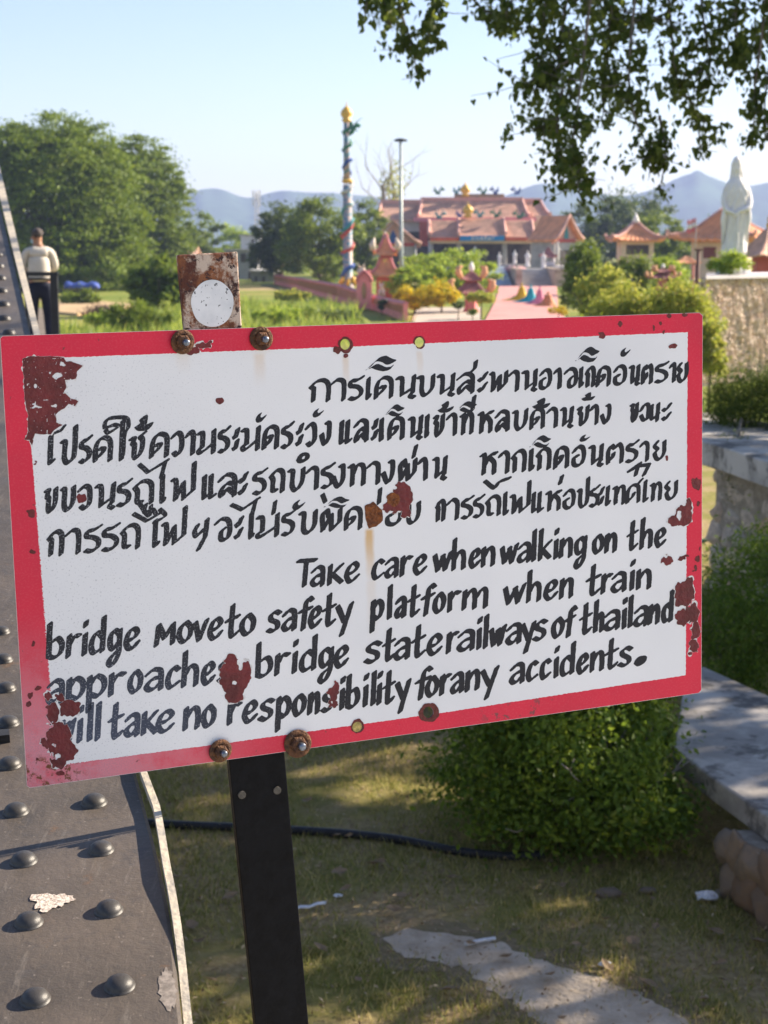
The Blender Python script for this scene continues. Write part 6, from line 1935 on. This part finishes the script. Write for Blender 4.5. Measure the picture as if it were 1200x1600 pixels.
# ------------------------------------------------------------------ planting of the temple garden and the field
def shrub(name, label, px, pbase, halfw, ptop, Y, n, leaf, key, seed=1, clumps=80, base=None, group=None, cat='shrub', stem=True, spread=.25, fill=.5, zb=-1.2):
    s = Y / F_PX; w = halfw * s
    q = at(px, pbase, Y); z0 = zb if base is None else base
    H = at(px, ptop, Y).z - z0
    t = empty(name, (q.x, Y, z0), 0, label, cat, group)
    rr = random.Random(seed)
    lo = max(0, q.z - z0)
    bl = [(0, 0, lo + (H - lo) * .5, w * .75, w * .7, (H - lo) * .46)] + [(w * .55 * math.cos(a), w * .5 * math.sin(a), lo + (H - lo) * rr.uniform(.35, .65), w * .42, w * .42, (H - lo) * .3) for a in (0, 1.3, 2.6, 3.9, 5.2)]
    leaf_cloud('foliage', bl, n, leaf, GREEN[key], t, seed, clumps, spread, .8, fill, zmin=max(lo * .9, .02))
    b = MB(); rr = random.Random(seed)
    b.tube([(0, 0, -.1), (.02, 0, lo + (H - lo) * .35)], [max(.04, w * .06), max(.02, w * .04)], 7)
    for k in range(4): limb(b, (0, 0, lo + (H - lo) * .2), (math.cos(k * 1.6), math.sin(k * 1.6), 1.2), max(.015, w * .03), 0, rr, (H - lo) * .6)
    b.build('stem', M_BARK, t)
    return t
# great rain tree on the left: layered dome
def rain(name, label, px, halfw, ptop, Y, n, seed, low=.2, clumps=300):
    q = at(px, 450, Y); s = S(Y); w = halfw * s; H = at(px, ptop, Y).z + 1.2
    rr = random.Random(seed); bl = []
    for lv, (k, rad, zz) in enumerate(((9, .95, .09), (9, 1.0, .24), (8, 1.0, .40), (8, .96, .56), (8, .82, .70), (6, .56, .82))):
        for i in range(k):
            a = 2 * math.pi * (i + lv * .4) / k
            bl.append((math.cos(a) * w * rad * .82, math.sin(a) * w * rad * .7, H * (zz + rr.uniform(-.03, .03)), w * .33, w * .33, H * .10))
    bl.append((0, 0, H * .86, w * .52, w * .5, H * .12)); bl += [(0, 0, H * .46, w * .92, w * .8, H * .43)] * 3
    return tree(name, label, q.x, Y, -1.2, bl, n, .33, 'rain', clumps, seed, .40, .22, None, w * .05, M_BARK, 'tree', .6)
rain('rain_tree', 'huge layered dome of an old rain tree filling the left behind the man', 80, 138, 172, 150, 150000, 4, clumps=2000)
rain('rain_tree', 'smaller rain tree at the right shoulder of the huge one', 222, 72, 206, 172, 70000, 9, clumps=1000)
shrub('big_leaved_shrub', 'big leaved green shrub left of the rusty post top', 248, 490, 54, 400, 88, 8500, .32, 'mid', 3, 90)
px_tree('garden_tree', 'bushy two tone tree with yellowish right side, above the rusty post top', 320, 400, 29, 334, 220, 8000, .42, 'mid', seed=12, clumps=70)
px_tree('far_tree', 'pale green far tree behind the grey houses', 372, 395, 38, 346, 270, 7000, .5, 'lime', seed=13, clumps=60)
px_tree('dark_tree', 'dark rounded tree left of the dragon column, next to the houses', 440, 445, 40, 318, 168, 15000, .36, 'dark', seed=14, clumps=110, low=.1)
px_tree('broad_tree', 'broad sunlit green tree just left of the dragon column', 500, 446, 52, 308, 160, 19000, .34, 'mid', seed=15, clumps=140, low=.12)
px_tree('garden_tree', 'green tree between the dragon column and the temple hall', 572, 440, 26, 312, 176, 9000, .36, 'mid', seed=16, clumps=80, low=.1)
px_tree('conifer', 'thin dark conifer top just right of the dragon column', 567, 420, 12, 318, 190, 2500, .35, 'conifer', seed=17, clumps=40)
px_tree('backdrop_tree', 'dark tree behind the orange roofed side hall', 908, 420, 38, 318, 230, 11000, .5, 'dark', seed=18, clumps=90, low=.05)
px_tree('backdrop_tree', 'large dark tree rising behind the cream pavilion', 985, 410, 58, 294, 235, 16000, .5, 'dark', seed=19, clumps=110, low=.05)
px_tree('backdrop_tree', 'round leafy tree with a lit rim, right behind the cream pavilion', 1018, 410, 36, 326, 165, 10000, .34, 'mid', seed=20, clumps=90, low=.05)
px_tree('backdrop_tree', 'green trees edge left of the flag', 1062, 410, 30, 345, 190, 6500, .4, 'mid', seed=21, clumps=60, low=.05)
px_tree('backdrop_tree', 'small bushy tree between the flag and the statue', 1108, 410, 30, 330, 200, 6500, .4, 'mid', seed=22, clumps=60)
px_tree('cloud_tree', 'lime green tree clipped in flat layers, in front of the temple porch', 692, 446, 66, 388, 114, 15000, .22, 'lime', seed=23, clumps=120, low=.15, flat=.35)
px_tree('cloud_tree', 'lower lime green tree right of the lamp post foot', 652, 452, 36, 410, 106, 7000, .22, 'lime', seed=24, clumps=70, low=.1, flat=.4)
px_tree('cloud_tree', 'lime green tree behind the incense pavilion', 742, 448, 34, 408, 116, 7000, .22, 'lime', seed=25, clumps=70, low=.1, flat=.4)
shrub('golden_shrub', 'golden yellow shrub left of the incense pavilion, the left one of two', 648, 482, 35, 444, 94, 4200, .16, 'yellow', 26, 70)
shrub('golden_shrub', 'golden yellow shrub next to the incense pavilion, the right one of two', 690, 480, 30, 440, 94, 3600, .16, 'yellow', 27, 60)
shrub('topiary_shrub', 'small olive green topiary tree on a bare trunk at the left of the pink court', 752, 472, 26, 456, 86, 3000, .14, 'olive', 28, 50)
shrub('potted_shrub', 'dark little shrub under the golden shrubs', 716, 482, 12, 470, 84, 800, .12, 'dark', 29, 30)
shrub('potted_shrub', 'small bright plant between the dark little shrub and the topiary', 738, 492, 10, 482, 80, 600, .12, 'mid', 30, 30)
shrub('round_shrub', 'round dark clipped shrub right of the stairs', 912, 490, 34, 366, 76, 9500, .17, 'mid', 31, 120)
shrub('garden_shrub', 'mid green shrub in front of the cream pavilion', 988, 480, 38, 396, 84, 7000, .2, 'mid', 32, 70)
shrub('garden_shrub', 'bright lime shrub right of the cream pavilion', 1040, 470, 32, 390, 92, 5600, .2, 'lime', 33, 60)
shrub('garden_shrub', 'leafy shrub below the cream pavilion, left half', 940, 540, 44, 408, 58, 9000, .14, 'olive', 34, 80)
shrub('ball_shrub', 'small clipped ball shrubs beside the orange figure', 886, 478, 14, 458, 84, 1600, .12, 'mid', 35, 40)
shrub('yellow_flowers', 'low yellow flowering plants at the edge of the pink court', 872, 492, 18, 478, 80, 1200, .10, 'yellow', 36, 40)
shrub('olive_hedge', 'olive yellow flowering hedge over the top edge of the sign, left half', 975, 606, 66, 436, 41, 20000, .10, 'olive', 37, 260)
shrub('olive_hedge', 'olive yellow flowering hedge over the corner of the sign, right half by the rough wall', 1058, 606, 60, 432, 39.5, 20000, .10, 'olive', 38, 260)
shrub('hedge_bush', 'green bush at the foot of the rough wall, just past the sign corner', 1108, 600, 26, 490, 37, 6000, .09, 'olive', 39, 60)
shrub('lime_bush', 'bright lime bush growing on the ledge at the statue foot', 1140, 432, 36, 394, 46.4, 4200, .075, 'lime', 40, 90, base=zt + .1)
shrub('dark_cypress', 'small dark cypress in front of the red wall, below the pagoda tower', 597, 488, 7, 462, 92, 900, .12, 'conifer', 42, 30)
px_tree('backdrop_tree', 'low green tree at the far right behind the red shrine', 1210, 420, 40, 362, 170, 6000, .4, 'dark', seed=43, clumps=50)
# scrub along the far edge of the field, one mass
bl = []
rr = random.Random(64)
for k in range(70):
    px = rr.choice((rr.uniform(-60, 480), rr.uniform(840, 1260), rr.uniform(100, 480))); Yb = rr.uniform(215, 300); q = at(px, 430, Yb)
    h_ = rr.uniform(1.6, 3.2); bl.append((q.x, Yb, -1.2 + h_ * .55, rr.uniform(2.5, 5), 2.0, h_))
sc_o = leaf_cloud('distant_scrub', bl, 26000, .6, GREEN['mid'], None, 66, 420, .3, .8, .2)
tag(sc_o, kind='stuff')
# bare tree behind the temple
Y = 225.0
for k, (px, yb, yt, lab, seed) in enumerate(((598, 330, 214, 'bare leafless tree standing behind the left temple roof', 3), (616, 330, 232, 'thin half bare tree right beside the leafless one', 8))):
    q = at(px, yb, Y); H = at(px, yt, Y).z + 1.2
    b = MB(); rr = random.Random(seed)
    b.tube([(0, 0, 0), (.1, 0, H * .55), (.0, 0, H * .66)], [.42, .26, .2], 8)
    for i in range(5):
        limb(b, (.05, 0, H * (.48 + .045 * i)), (math.cos(i * 2.3 + seed) * .7, math.sin(i * 2.3) * .5, 1), .11, 2, rr, H * .22, 2)
    t = empty('bare_tree', (q.x, Y, -1.2), 0, lab, 'tree'); b.build('trunk', mat('pale_bark', (.30, .25, .19), .9), t)
    if k: leaf_cloud('sparse_leaves', [(0, 0, H * .72, 1.6, 1.4, H * .18)], 420, .5, GREEN['olive'], t, 5, 40, .4, 1.2, .3)

# far grey houses, a tiled shed, a mast
def house(name, label, x0, x1, y0, y1, Y, m, wins, roof=None, cat='house'):
    p = wp((x0 + x1) / 2, y1, Y); t = Part(name, (p.x, Y, -1.2), label, cat)
    b = MB(); a, c = wp(x0, y0, Y), wp(x1, y0, Y); b.box(((a.x + c.x) / 2, Y + 3, (a.z - 1.2) / 2), (c.x - a.x, 6, a.z + 1.2)); t.add(b, 'walls', m)
    for (wx0, wx1, wy0, wy1) in wins:
        b = MB(); pbox(b, wx0, wx1, wy0, wy1, Y - .06, .12); t.add(b, 'window', M_DIM)
    b = MB()
    if roof: gable_roof(b, a.x - .2, c.x + .2, a.x - .4, c.x + .4, wp(x0, roof[0], Y).z, a.z - .1, Y + 3, 3.6, 0, 10, .15); t.add(b, 'roof', roof[1])
    else: b.box(((a.x + c.x) / 2, Y + 3, a.z + .1), (c.x - a.x + .4, 6.6, .2)); t.add(b, 'roof', M_GREY)
M_HG = mat('grey_house_wall', (.30, .30, .33), .85, var=.15, scale=.5)
house('grey_house', 'grey two storey house with a balcony, half behind the rusty post top', 352, 402, 392, 446, 188, M_HG, ((376, 384, 396, 410), (388, 398, 396, 410), (366, 373, 425, 440), (388, 396, 424, 440)))
house('white_house', 'white upper storey rising behind the grey two storey house', 376, 404, 369, 446, 196, mat('white_house_wall', (.55, .56, .60), .85), ((393, 397, 374, 380),))
house('low_shed', 'low grey shed between the houses and the dark tree', 392, 428, 425, 447, 176, mat('shed_wall', (.22, .21, .20), .9, var=.2, scale=.5), ((398, 402, 432, 444), (410, 414, 432, 444)))
house('tiled_shed', 'shed with a faded orange tile roof beside the smaller rain tree', 268, 304, 400, 440, 205, mat('shed_wall_pale', (.42, .36, .32), .9), ((276, 282, 408, 420),), (386, M_ROOF))
Y = 420.0; q = wp(402, 380, Y)
T14 = Part('lattice_mast', (q.x, Y, -1.2), 'thin lattice radio mast against the hills, above the grey houses', 'mast')
b = MB(); zt_ = wp(402, 296, Y).z
for sx in (-1, 1):
    for sy in (-1, 1): b.tube([(q.x + sx * .7, Y + sy * .7, -1.2), (q.x + sx * .35, Y + sy * .35, zt_)], .07, 4)
for k in range(16):
    z0 = -1 + (zt_ + .5) * k / 16; z1 = -1 + (zt_ + .5) * (k + 1) / 16; w0 = .7 - .35 * k / 16
    b.tube([(q.x - w0, Y - w0, z0), (q.x + w0, Y - w0, z1)], .05, 4); b.tube([(q.x + w0, Y - w0, z0), (q.x - w0, Y - w0, z1)], .05, 4)
T14.add(b, 'lattice', M_GREY)
for k, (dx, zz) in enumerate(((-1, 0), (1, 0), (0, .8), (-1, 2.2), (1, 2.2))):
    b = MB(); b.box((q.x + dx * .9, Y - .5, zt_ - 1.2 - zz), (.35, .25, 1.9)); T14.add(b, 'antenna', M_WALLW)
# things on the left bank
g0 = far(128, 458); Y = g0.y
T15 = Part('tarpaulin', (g0.x, Y, -1.2), 'long blue tarpaulin stretched low under the rain tree', 'tarpaulin')
b = MB(); w = 26 * S(Y)
b.loft([[(g0.x - w + 2 * w * k / 10, Y - .6, -1.2 + .45 + .08 * math.sin(k * 2)), (g0.x - w + 2 * w * k / 10, Y, -1.2 + .95 + .1 * math.sin(k * 1.7)), (g0.x - w + 2 * w * k / 10, Y + .9, -1.2 + .5), (g0.x - w + 2 * w * k / 10, Y, -1.2 + .4)] for k in range(11)]); T15.add(b, 'sheet', mat('blue_tarp', (.06, .10, .34), .6, var=.2, scale=1))
b = MB()
for k in range(6): b.tube([(g0.x - w + 2 * w * k / 5, Y - .5, -1.2), (g0.x - w + 2 * w * k / 5, Y - .5, -.6)], .05, 5)
T15.add(b, 'pegs', M_BARK)
g0 = far(168, 497)
t = empty('brush_heap', (g0.x, g0.y, -1.2), 0, 'heap of dry brown brushwood on the bank', 'brush heap')
leaf_cloud('dry_twigs', [(0, 0, .2, 1.5, .8, .45), (1.0, .1, .15, .9, .6, .3)], 2600, .28, leaf_mat('dry_brush', (.10, .06, .045), (.22, .14, .10), .1, .9), t, 6, 60, .3, .6, .3, aspect=.16)
b = MB()
for k in range(10): limb(b, (random.uniform(-1, 1), 0, 0), (random.uniform(-1, 1), random.uniform(-.4, .4), .6), .03, 0, random.Random(k), .9)
b.build('branches', M_BARK, t)
g0 = far(140, 484); sheet_poly = [far(88, 478), far(150, 476), far(215, 482), far(160, 492), (far(120, 497)), far(85, 494)]
b = MB(); b.prism([Vector((q.x, q.y, -.93)) for q in sheet_poly], (0, 0, -.3)); tag(b.build('bare_dirt', mat('yellow_dirt', (.44, .31, .17), .95, var=.15, scale=.5)), kind='structure')
# tall weeds along the edge of the field: one mass
n = 42000
Yw = rng.uniform(62, 104, n); pxw = rng.uniform(88, 640, n)
dens = np.sin(pxw * .045 + Yw * .3) + np.sin(pxw * .02 - Yw * .11) + rng.uniform(-1.2, 1.2, n)
keep = (dens > -.3) & ~((pxw < 235) & (Yw > 71)) & ~((pxw > 560) & (Yw > 76))
Xw = ((pxw - 600) / F_PX * Yw)[keep]; Yw = Yw[keep]
hh = rng.uniform(.16, .85, len(Xw)) * (1 + .6 * np.sin(Xw * 1.3) * np.sin(Yw * .7))
M_WEED = leaf_mat('tall_weeds', (.085, .17, .020), (.32, .36, .07), .45)
tag(blades('tall_weeds', Xw, Yw, np.full(len(Xw), -1.25) + .25 * np.sin(Xw * .09 + 1) * np.sin(Yw * .06), np.abs(hh) + .05, rng.uniform(.06, .17, len(Xw)), M_WEED, .8, 5), kind='stuff')
shrub('wild_bush', 'wild green bushes on the bank left of the rusty post top', 215, 515, 60, 474, 70, 4600, .16, 'mid', 51, 60)
shrub('wild_bush', 'dark weedy bush at the foot of the red wall', 515, 514, 55, 486, 80, 3600, .17, 'dark', 52, 70)
shrub('wild_bush', 'small bush on the bank beside the railing', 125, 480, 34, 452, 105, 3000, .2, 'mid', 54, 40)

shrub('wild_bush', 'leafy weed clump on the bank, between the railing and the brush heap', 155, 512, 26, 488, 76, 1800, .17, 'lime', 55, 40)
shrub('wild_bush', 'tall weeds just right of the rusty post top', 430, 512, 40, 480, 76, 3000, .17, 'lime', 56, 60)
shrub('wild_bush', 'tall weeds between the rusty post top and the red wall', 480, 512, 34, 482, 78, 2600, .17, 'mid', 57, 60)
shrub('wild_bush', 'dry olive bush on the field left of the red wall', 455, 470, 30, 454, 112, 2600, .2, 'olive', 58, 50)
# ------------------------------------------------------------------ hills on the horizon
def hills(name, prof, Y, seed, depth=500):
    xs_ = np.array([q[0] for q in prof], float); ys_ = np.array([q[1] for q in prof], float)
    n = 260; px = np.linspace(xs_[0], xs_[-1], n); py = np.interp(px, xs_, ys_)
    k = np.ones(7) / 7; py = np.convolve(np.pad(py, 3, mode='edge'), k, 'valid')
    g_ = smooth_noise((40, n), 9, seed) * .5 + smooth_noise((40, n), 3, seed + 1) * .25
    s = Y / F_PX; crest = (HORIZON - py) * s * 1.015 + CAM_Z
    X = (px - 600) * s
    rows = []
    for j, t in enumerate(np.linspace(-1, 1, 21)):
        f = (1 - abs(t)) ** .8
        rows.append(np.stack([X * (1 + t * depth / Y), np.full(n, Y + t * depth), -3 + (crest + 3) * f * (1 + .22 * g_[j] * (abs(t) > .04)) ], 1))
    V = np.concatenate(rows); q = np.arange(21 * n).reshape(21, n)
    F4 = np.stack([q[:-1, :-1], q[:-1, 1:], q[1:, 1:], q[1:, :-1]], -1).reshape(-1, 4)
    return tag(link(name, mesh_arrays(name, V, np.full(len(F4), 4), F4, True), M_HILL), kind='structure')
M_HILL = mat('forested_hill', (.045, .075, .040), .95, var=.4, scale=.012, spec=.05)
hills('hills', [(-200, 360), (180, 330), (250, 318), (285, 312), (310, 302), (335, 297), (358, 300), (375, 310), (388, 317), (405, 311), (430, 303), (455, 301), (480, 306), (510, 304), (545, 308), (580, 310), (640, 318), (760, 318), (800, 305), (825, 293), (850, 290), (875, 293), (905, 300), (960, 312), (1010, 302), (1040, 288), (1062, 276), (1080, 275), (1100, 281), (1125, 292), (1150, 297), (1180, 292), (1200, 287), (1260, 280), (1400, 320)], 2700, 811, 420)
# ================================================================== THE MAN ON THE BRIDGE
def skin_obj(name, nodes, edges, m, parent, sub=2, root=0):
    me = bpy.data.meshes.new(name)
    me.from_pydata([n[0] for n in nodes], edges, [])
    o = bpy.data.objects.new(name, me); COL.objects.link(o)
    md = o.modifiers.new('skin', 'SKIN'); md.use_smooth_shade = True
    lay = me.skin_vertices[0].data
    for i, n in enumerate(nodes):
        r = n[1]; lay[i].radius = r if hasattr(r, '__len__') else (r, r)
        lay[i].use_root = (i == root)
    sd = o.modifiers.new('sub', 'SUBSURF'); sd.levels = sub; sd.render_levels = sub
    dg = bpy.context.evaluated_depsgraph_get()
    me2 = bpy.data.meshes.new_from_object(o.evaluated_get(dg))
    bpy.data.objects.remove(o)
    for pl in me2.polygons: pl.use_smooth = True
    me2.materials.clear()
    return link(name, me2, m, parent)
YP = 25.0
fp = at(65, 524, YP)
man = empty('person', (fp.x, YP, 1.25), R(14), 'person in white long sleeved shirt and dark trousers, seen from behind at the railing', 'person')
Hm = at(61, 358, YP).z - 1.25                       # standing height
k = Hm / 1.70
def N(x, y, z, r): return ((x * k, y * k, z * k), (r * k, r * k) if not hasattr(r, '__len__') else (r[0] * k, r[1] * k))
# x to the right, y away from us (he faces away), head turned to the left
body_n = [N(0, 0, .92, (.13, .10)), N(0, 0, 1.08, (.13, .105)), N(0, .0, 1.26, (.13, .10)), N(0, .0, 1.385, (.09, .065)), N(-.005, .01, 1.475, .058), N(-.012, .03, 1.545, (.072, .085)), N(-.014, .03, 1.63, (.078, .09)), N(-.012, .028, 1.675, (.05, .06)),
          N(-.175, .0, 1.36, .045), N(-.24, .03, 1.15, .038), N(-.16, .20, 1.06, .036), N(-.09, .27, 1.10, .028),
          N(.175, .0, 1.36, .045), N(.24, .03, 1.15, .038), N(.16, .20, 1.06, .036), N(.09, .27, 1.10, .028),
          N(-.095, 0, .84, .095), N(-.115, .01, .48, .062), N(-.125, -.02, .08, .042), N(-.13, .10, .03, .032),
          N(.095, 0, .84, .095), N(.115, .01, .48, .062), N(.125, -.02, .08, .042), N(.13, .10, .03, .032)]
body_e = [(0, 1), (1, 2), (2, 3), (3, 4), (4, 5), (5, 6), (6, 7), (3, 8), (8, 9), (9, 10), (10, 11), (3, 12), (12, 13), (13, 14), (14, 15), (0, 16), (16, 17), (17, 18), (18, 19), (0, 20), (20, 21), (21, 22), (22, 23)]
M_SKIN = mat('skin', (.36, .19, .12), .55, var=.08, scale=8)
skin_obj('body', body_n, body_e, M_SKIN, man)
sh_n = [N(0, -.005, .90, (.165, .135)), N(0, -.01, 1.02, (.175, .15)), N(0, -.01, 1.15, (.178, .15)), N(0, -.005, 1.30, (.175, .135)), N(0, .0, 1.395, (.125, .088)), N(-.002, .005, 1.44, (.070, .065)),
        N(-.185, .0, 1.365, .070), N(-.245, .03, 1.15, .058), N(-.17, .17, 1.065, .046), N(.185, .0, 1.365, .070), N(.245, .03, 1.15, .058), N(.17, .17, 1.065, .046)]
skin_obj('shirt', sh_n, [(0, 1), (1, 2), (2, 3), (3, 4), (4, 5), (4, 6), (6, 7), (7, 8), (4, 9), (9, 10), (10, 11)], mat('off_white_shirt', (.56, .51, .44), .8, var=.06, scale=6, bump=.3, bscale=9), man)
tr_n = [N(0, 0, .99, (.18, .145)), N(0, 0, .88, (.175, .145)), N(-.10, 0, .76, .115), N(-.12, .005, .46, .088), N(-.13, -.015, .07, .075), N(.10, 0, .76, .115), N(.12, .005, .46, .088), N(.13, -.015, .07, .075)]
skin_obj('trousers', tr_n, [(0, 1), (1, 2), (2, 3), (3, 4), (1, 5), (5, 6), (6, 7)], mat('navy_trousers', (.016, .020, .040), .8, var=.2, scale=5), man)
for sx in (-1, 1):
    b = MB(); b.blob((sx * .13 * k, .05 * k, .035 * k), (.05 * k, .14 * k, .04 * k), 2); b.box((sx * .13 * k, .045 * k, .008), (.095 * k, .27 * k, .016)); b.build('shoe', M_DARK, man)
    b = MB()                                           # hand: palm, four fingers curled inwards, a thumb
    hx = sx * .09 * k; c = Vector((hx, .27 * k, 1.10 * k))
    b.blob(c + Vector((-sx * .02, .02, .0)), (.045 * k, .03 * k, .045 * k), 2)
    for f in range(4):
        z = (.032 - .021 * f) * k; l = (.95, 1.05, 1.0, .8)[f]
        b.tube([c + Vector((-sx * .03, .03, z)), c + Vector((-sx * .065 * l, .045, z)), c + Vector((-sx * .085 * l, .02, z)), c + Vector((-sx * .075 * l, -.005, z))], [.010, .0095, .009, .007], 6)
    b.tube([c + Vector((0, .0, .04 * k)), c + Vector((-sx * .03, -.005, .062 * k)), c + Vector((-sx * .06, .0, .066 * k))], [.012, .011, .008], 6)
    b.build('hand', M_SKIN, man)
M_HAIR = mat('short_greying_hair', (.045, .036, .036), .8, col2=(.10, .085, .08), scale=60)
b = MB(); b.blob((-.008 * k, .010 * k, 1.640 * k), (.086 * k, .100 * k, .080 * k), 3, .03)
for v in list(b.bm.verts):                             # cut away where the face is, low on the left front
    lim = (1.575 if v.co.y < .0 else 1.625) * k          # nape low, brow high
    if v.co.z < lim: v.co.z = lim + (v.co.z - lim) * .2
b.build('hair', M_HAIR, man)
for sx in (-1, 1):
    b = MB(); b.blob((-.012 * k + sx * .040 * k + (-.02 * k if sx < 0 else 0), (.03 + sx * .07) * k, 1.575 * k), (.016 * k, .028 * k, .036 * k), 2); b.build('ear', M_SKIN, man)
b = MB(); b.blob((-.090 * k, .055 * k, 1.565 * k), (.020 * k, .018 * k, .022 * k), 2); b.build('nose', M_SKIN, man)
b = MB(); b.blob((-.072 * k, .062 * k, 1.525 * k), (.035 * k, .048 * k, .045 * k), 2); b.build('face_mask', mat('pale_blue_mask', (.38, .55, .62), .8), man)
for yy in (.035, .075):
    b = MB(); b.blob((-.080 * k, yy * k, 1.600 * k), (.010 * k, .012 * k, .008 * k), 2); b.build('eye', M_DARK, man)
b = MB(); b.tube([(math.cos(a) * .186 * k, math.sin(a) * .150 * k, .975 * k) for a in np.linspace(0, 2 * math.pi, 25)], .018 * k, 6); b.build('belt', M_DARK, man)

# black railing panel in front of him
YR = 24.2
r0, r1 = at(40, 428, YR), at(84, 428, YR)
ra = empty('black_railing', (r1.x, YR, 1.25), 0, 'black painted steel railing end on the bridge, in front of the person', 'railing')
b = MB(); b.box(((r0.x - r1.x) / 2, 0, r0.z - 1.25), (r1.x - r0.x + .14, .06, .065), bevel=.008); M_BLK = mat('black_rail_paint', (.010, .012, .018), .4, var=.3, scale=10, spec=.4)
b.build('top_rail', M_BLK, ra)
b = MB(); b.box((.0, .0, (r0.z - 1.28) / 2), (.115, .07, r0.z - 1.28), bevel=.006); b.build('end_post', M_BLK, ra)
b = MB(); b.box((r0.x - r1.x, .0, (r0.z - 1.28) / 2), (.05, .05, r0.z - 1.28)); b.build('inner_post', M_BLK, ra)
b = MB(); b.box(((r0.x - r1.x) / 2, .0, .10), (r1.x - r0.x, .04, .05)); b.build('bottom_rail', M_BLK, ra)

# ------------------------------------------------------------------ the air
b = MB(); b.box((0, 1600, 77.5), (9000, 3700, 165.0))
hz = b.build('haze', None)
hm = bpy.data.materials.new('thin_haze'); hm.use_nodes = True
nt = hm.node_tree
nt.nodes.remove(nt.nodes['Principled BSDF'])
pv = nt.nodes.new('ShaderNodeVolumePrincipled')
pv.inputs['Color'].default_value = (.50, .63, 1.0, 1)
pv.inputs['Density'].default_value = .00028
pv.inputs['Anisotropy'].default_value = .1
nt.links.new(pv.outputs[0], nt.nodes['Material Output'].inputs['Volume'])
hz.data.materials.append(hm)
hz.location.z = 0
tag(hz, kind='stuff')
sc.cycles.use_denoising = True
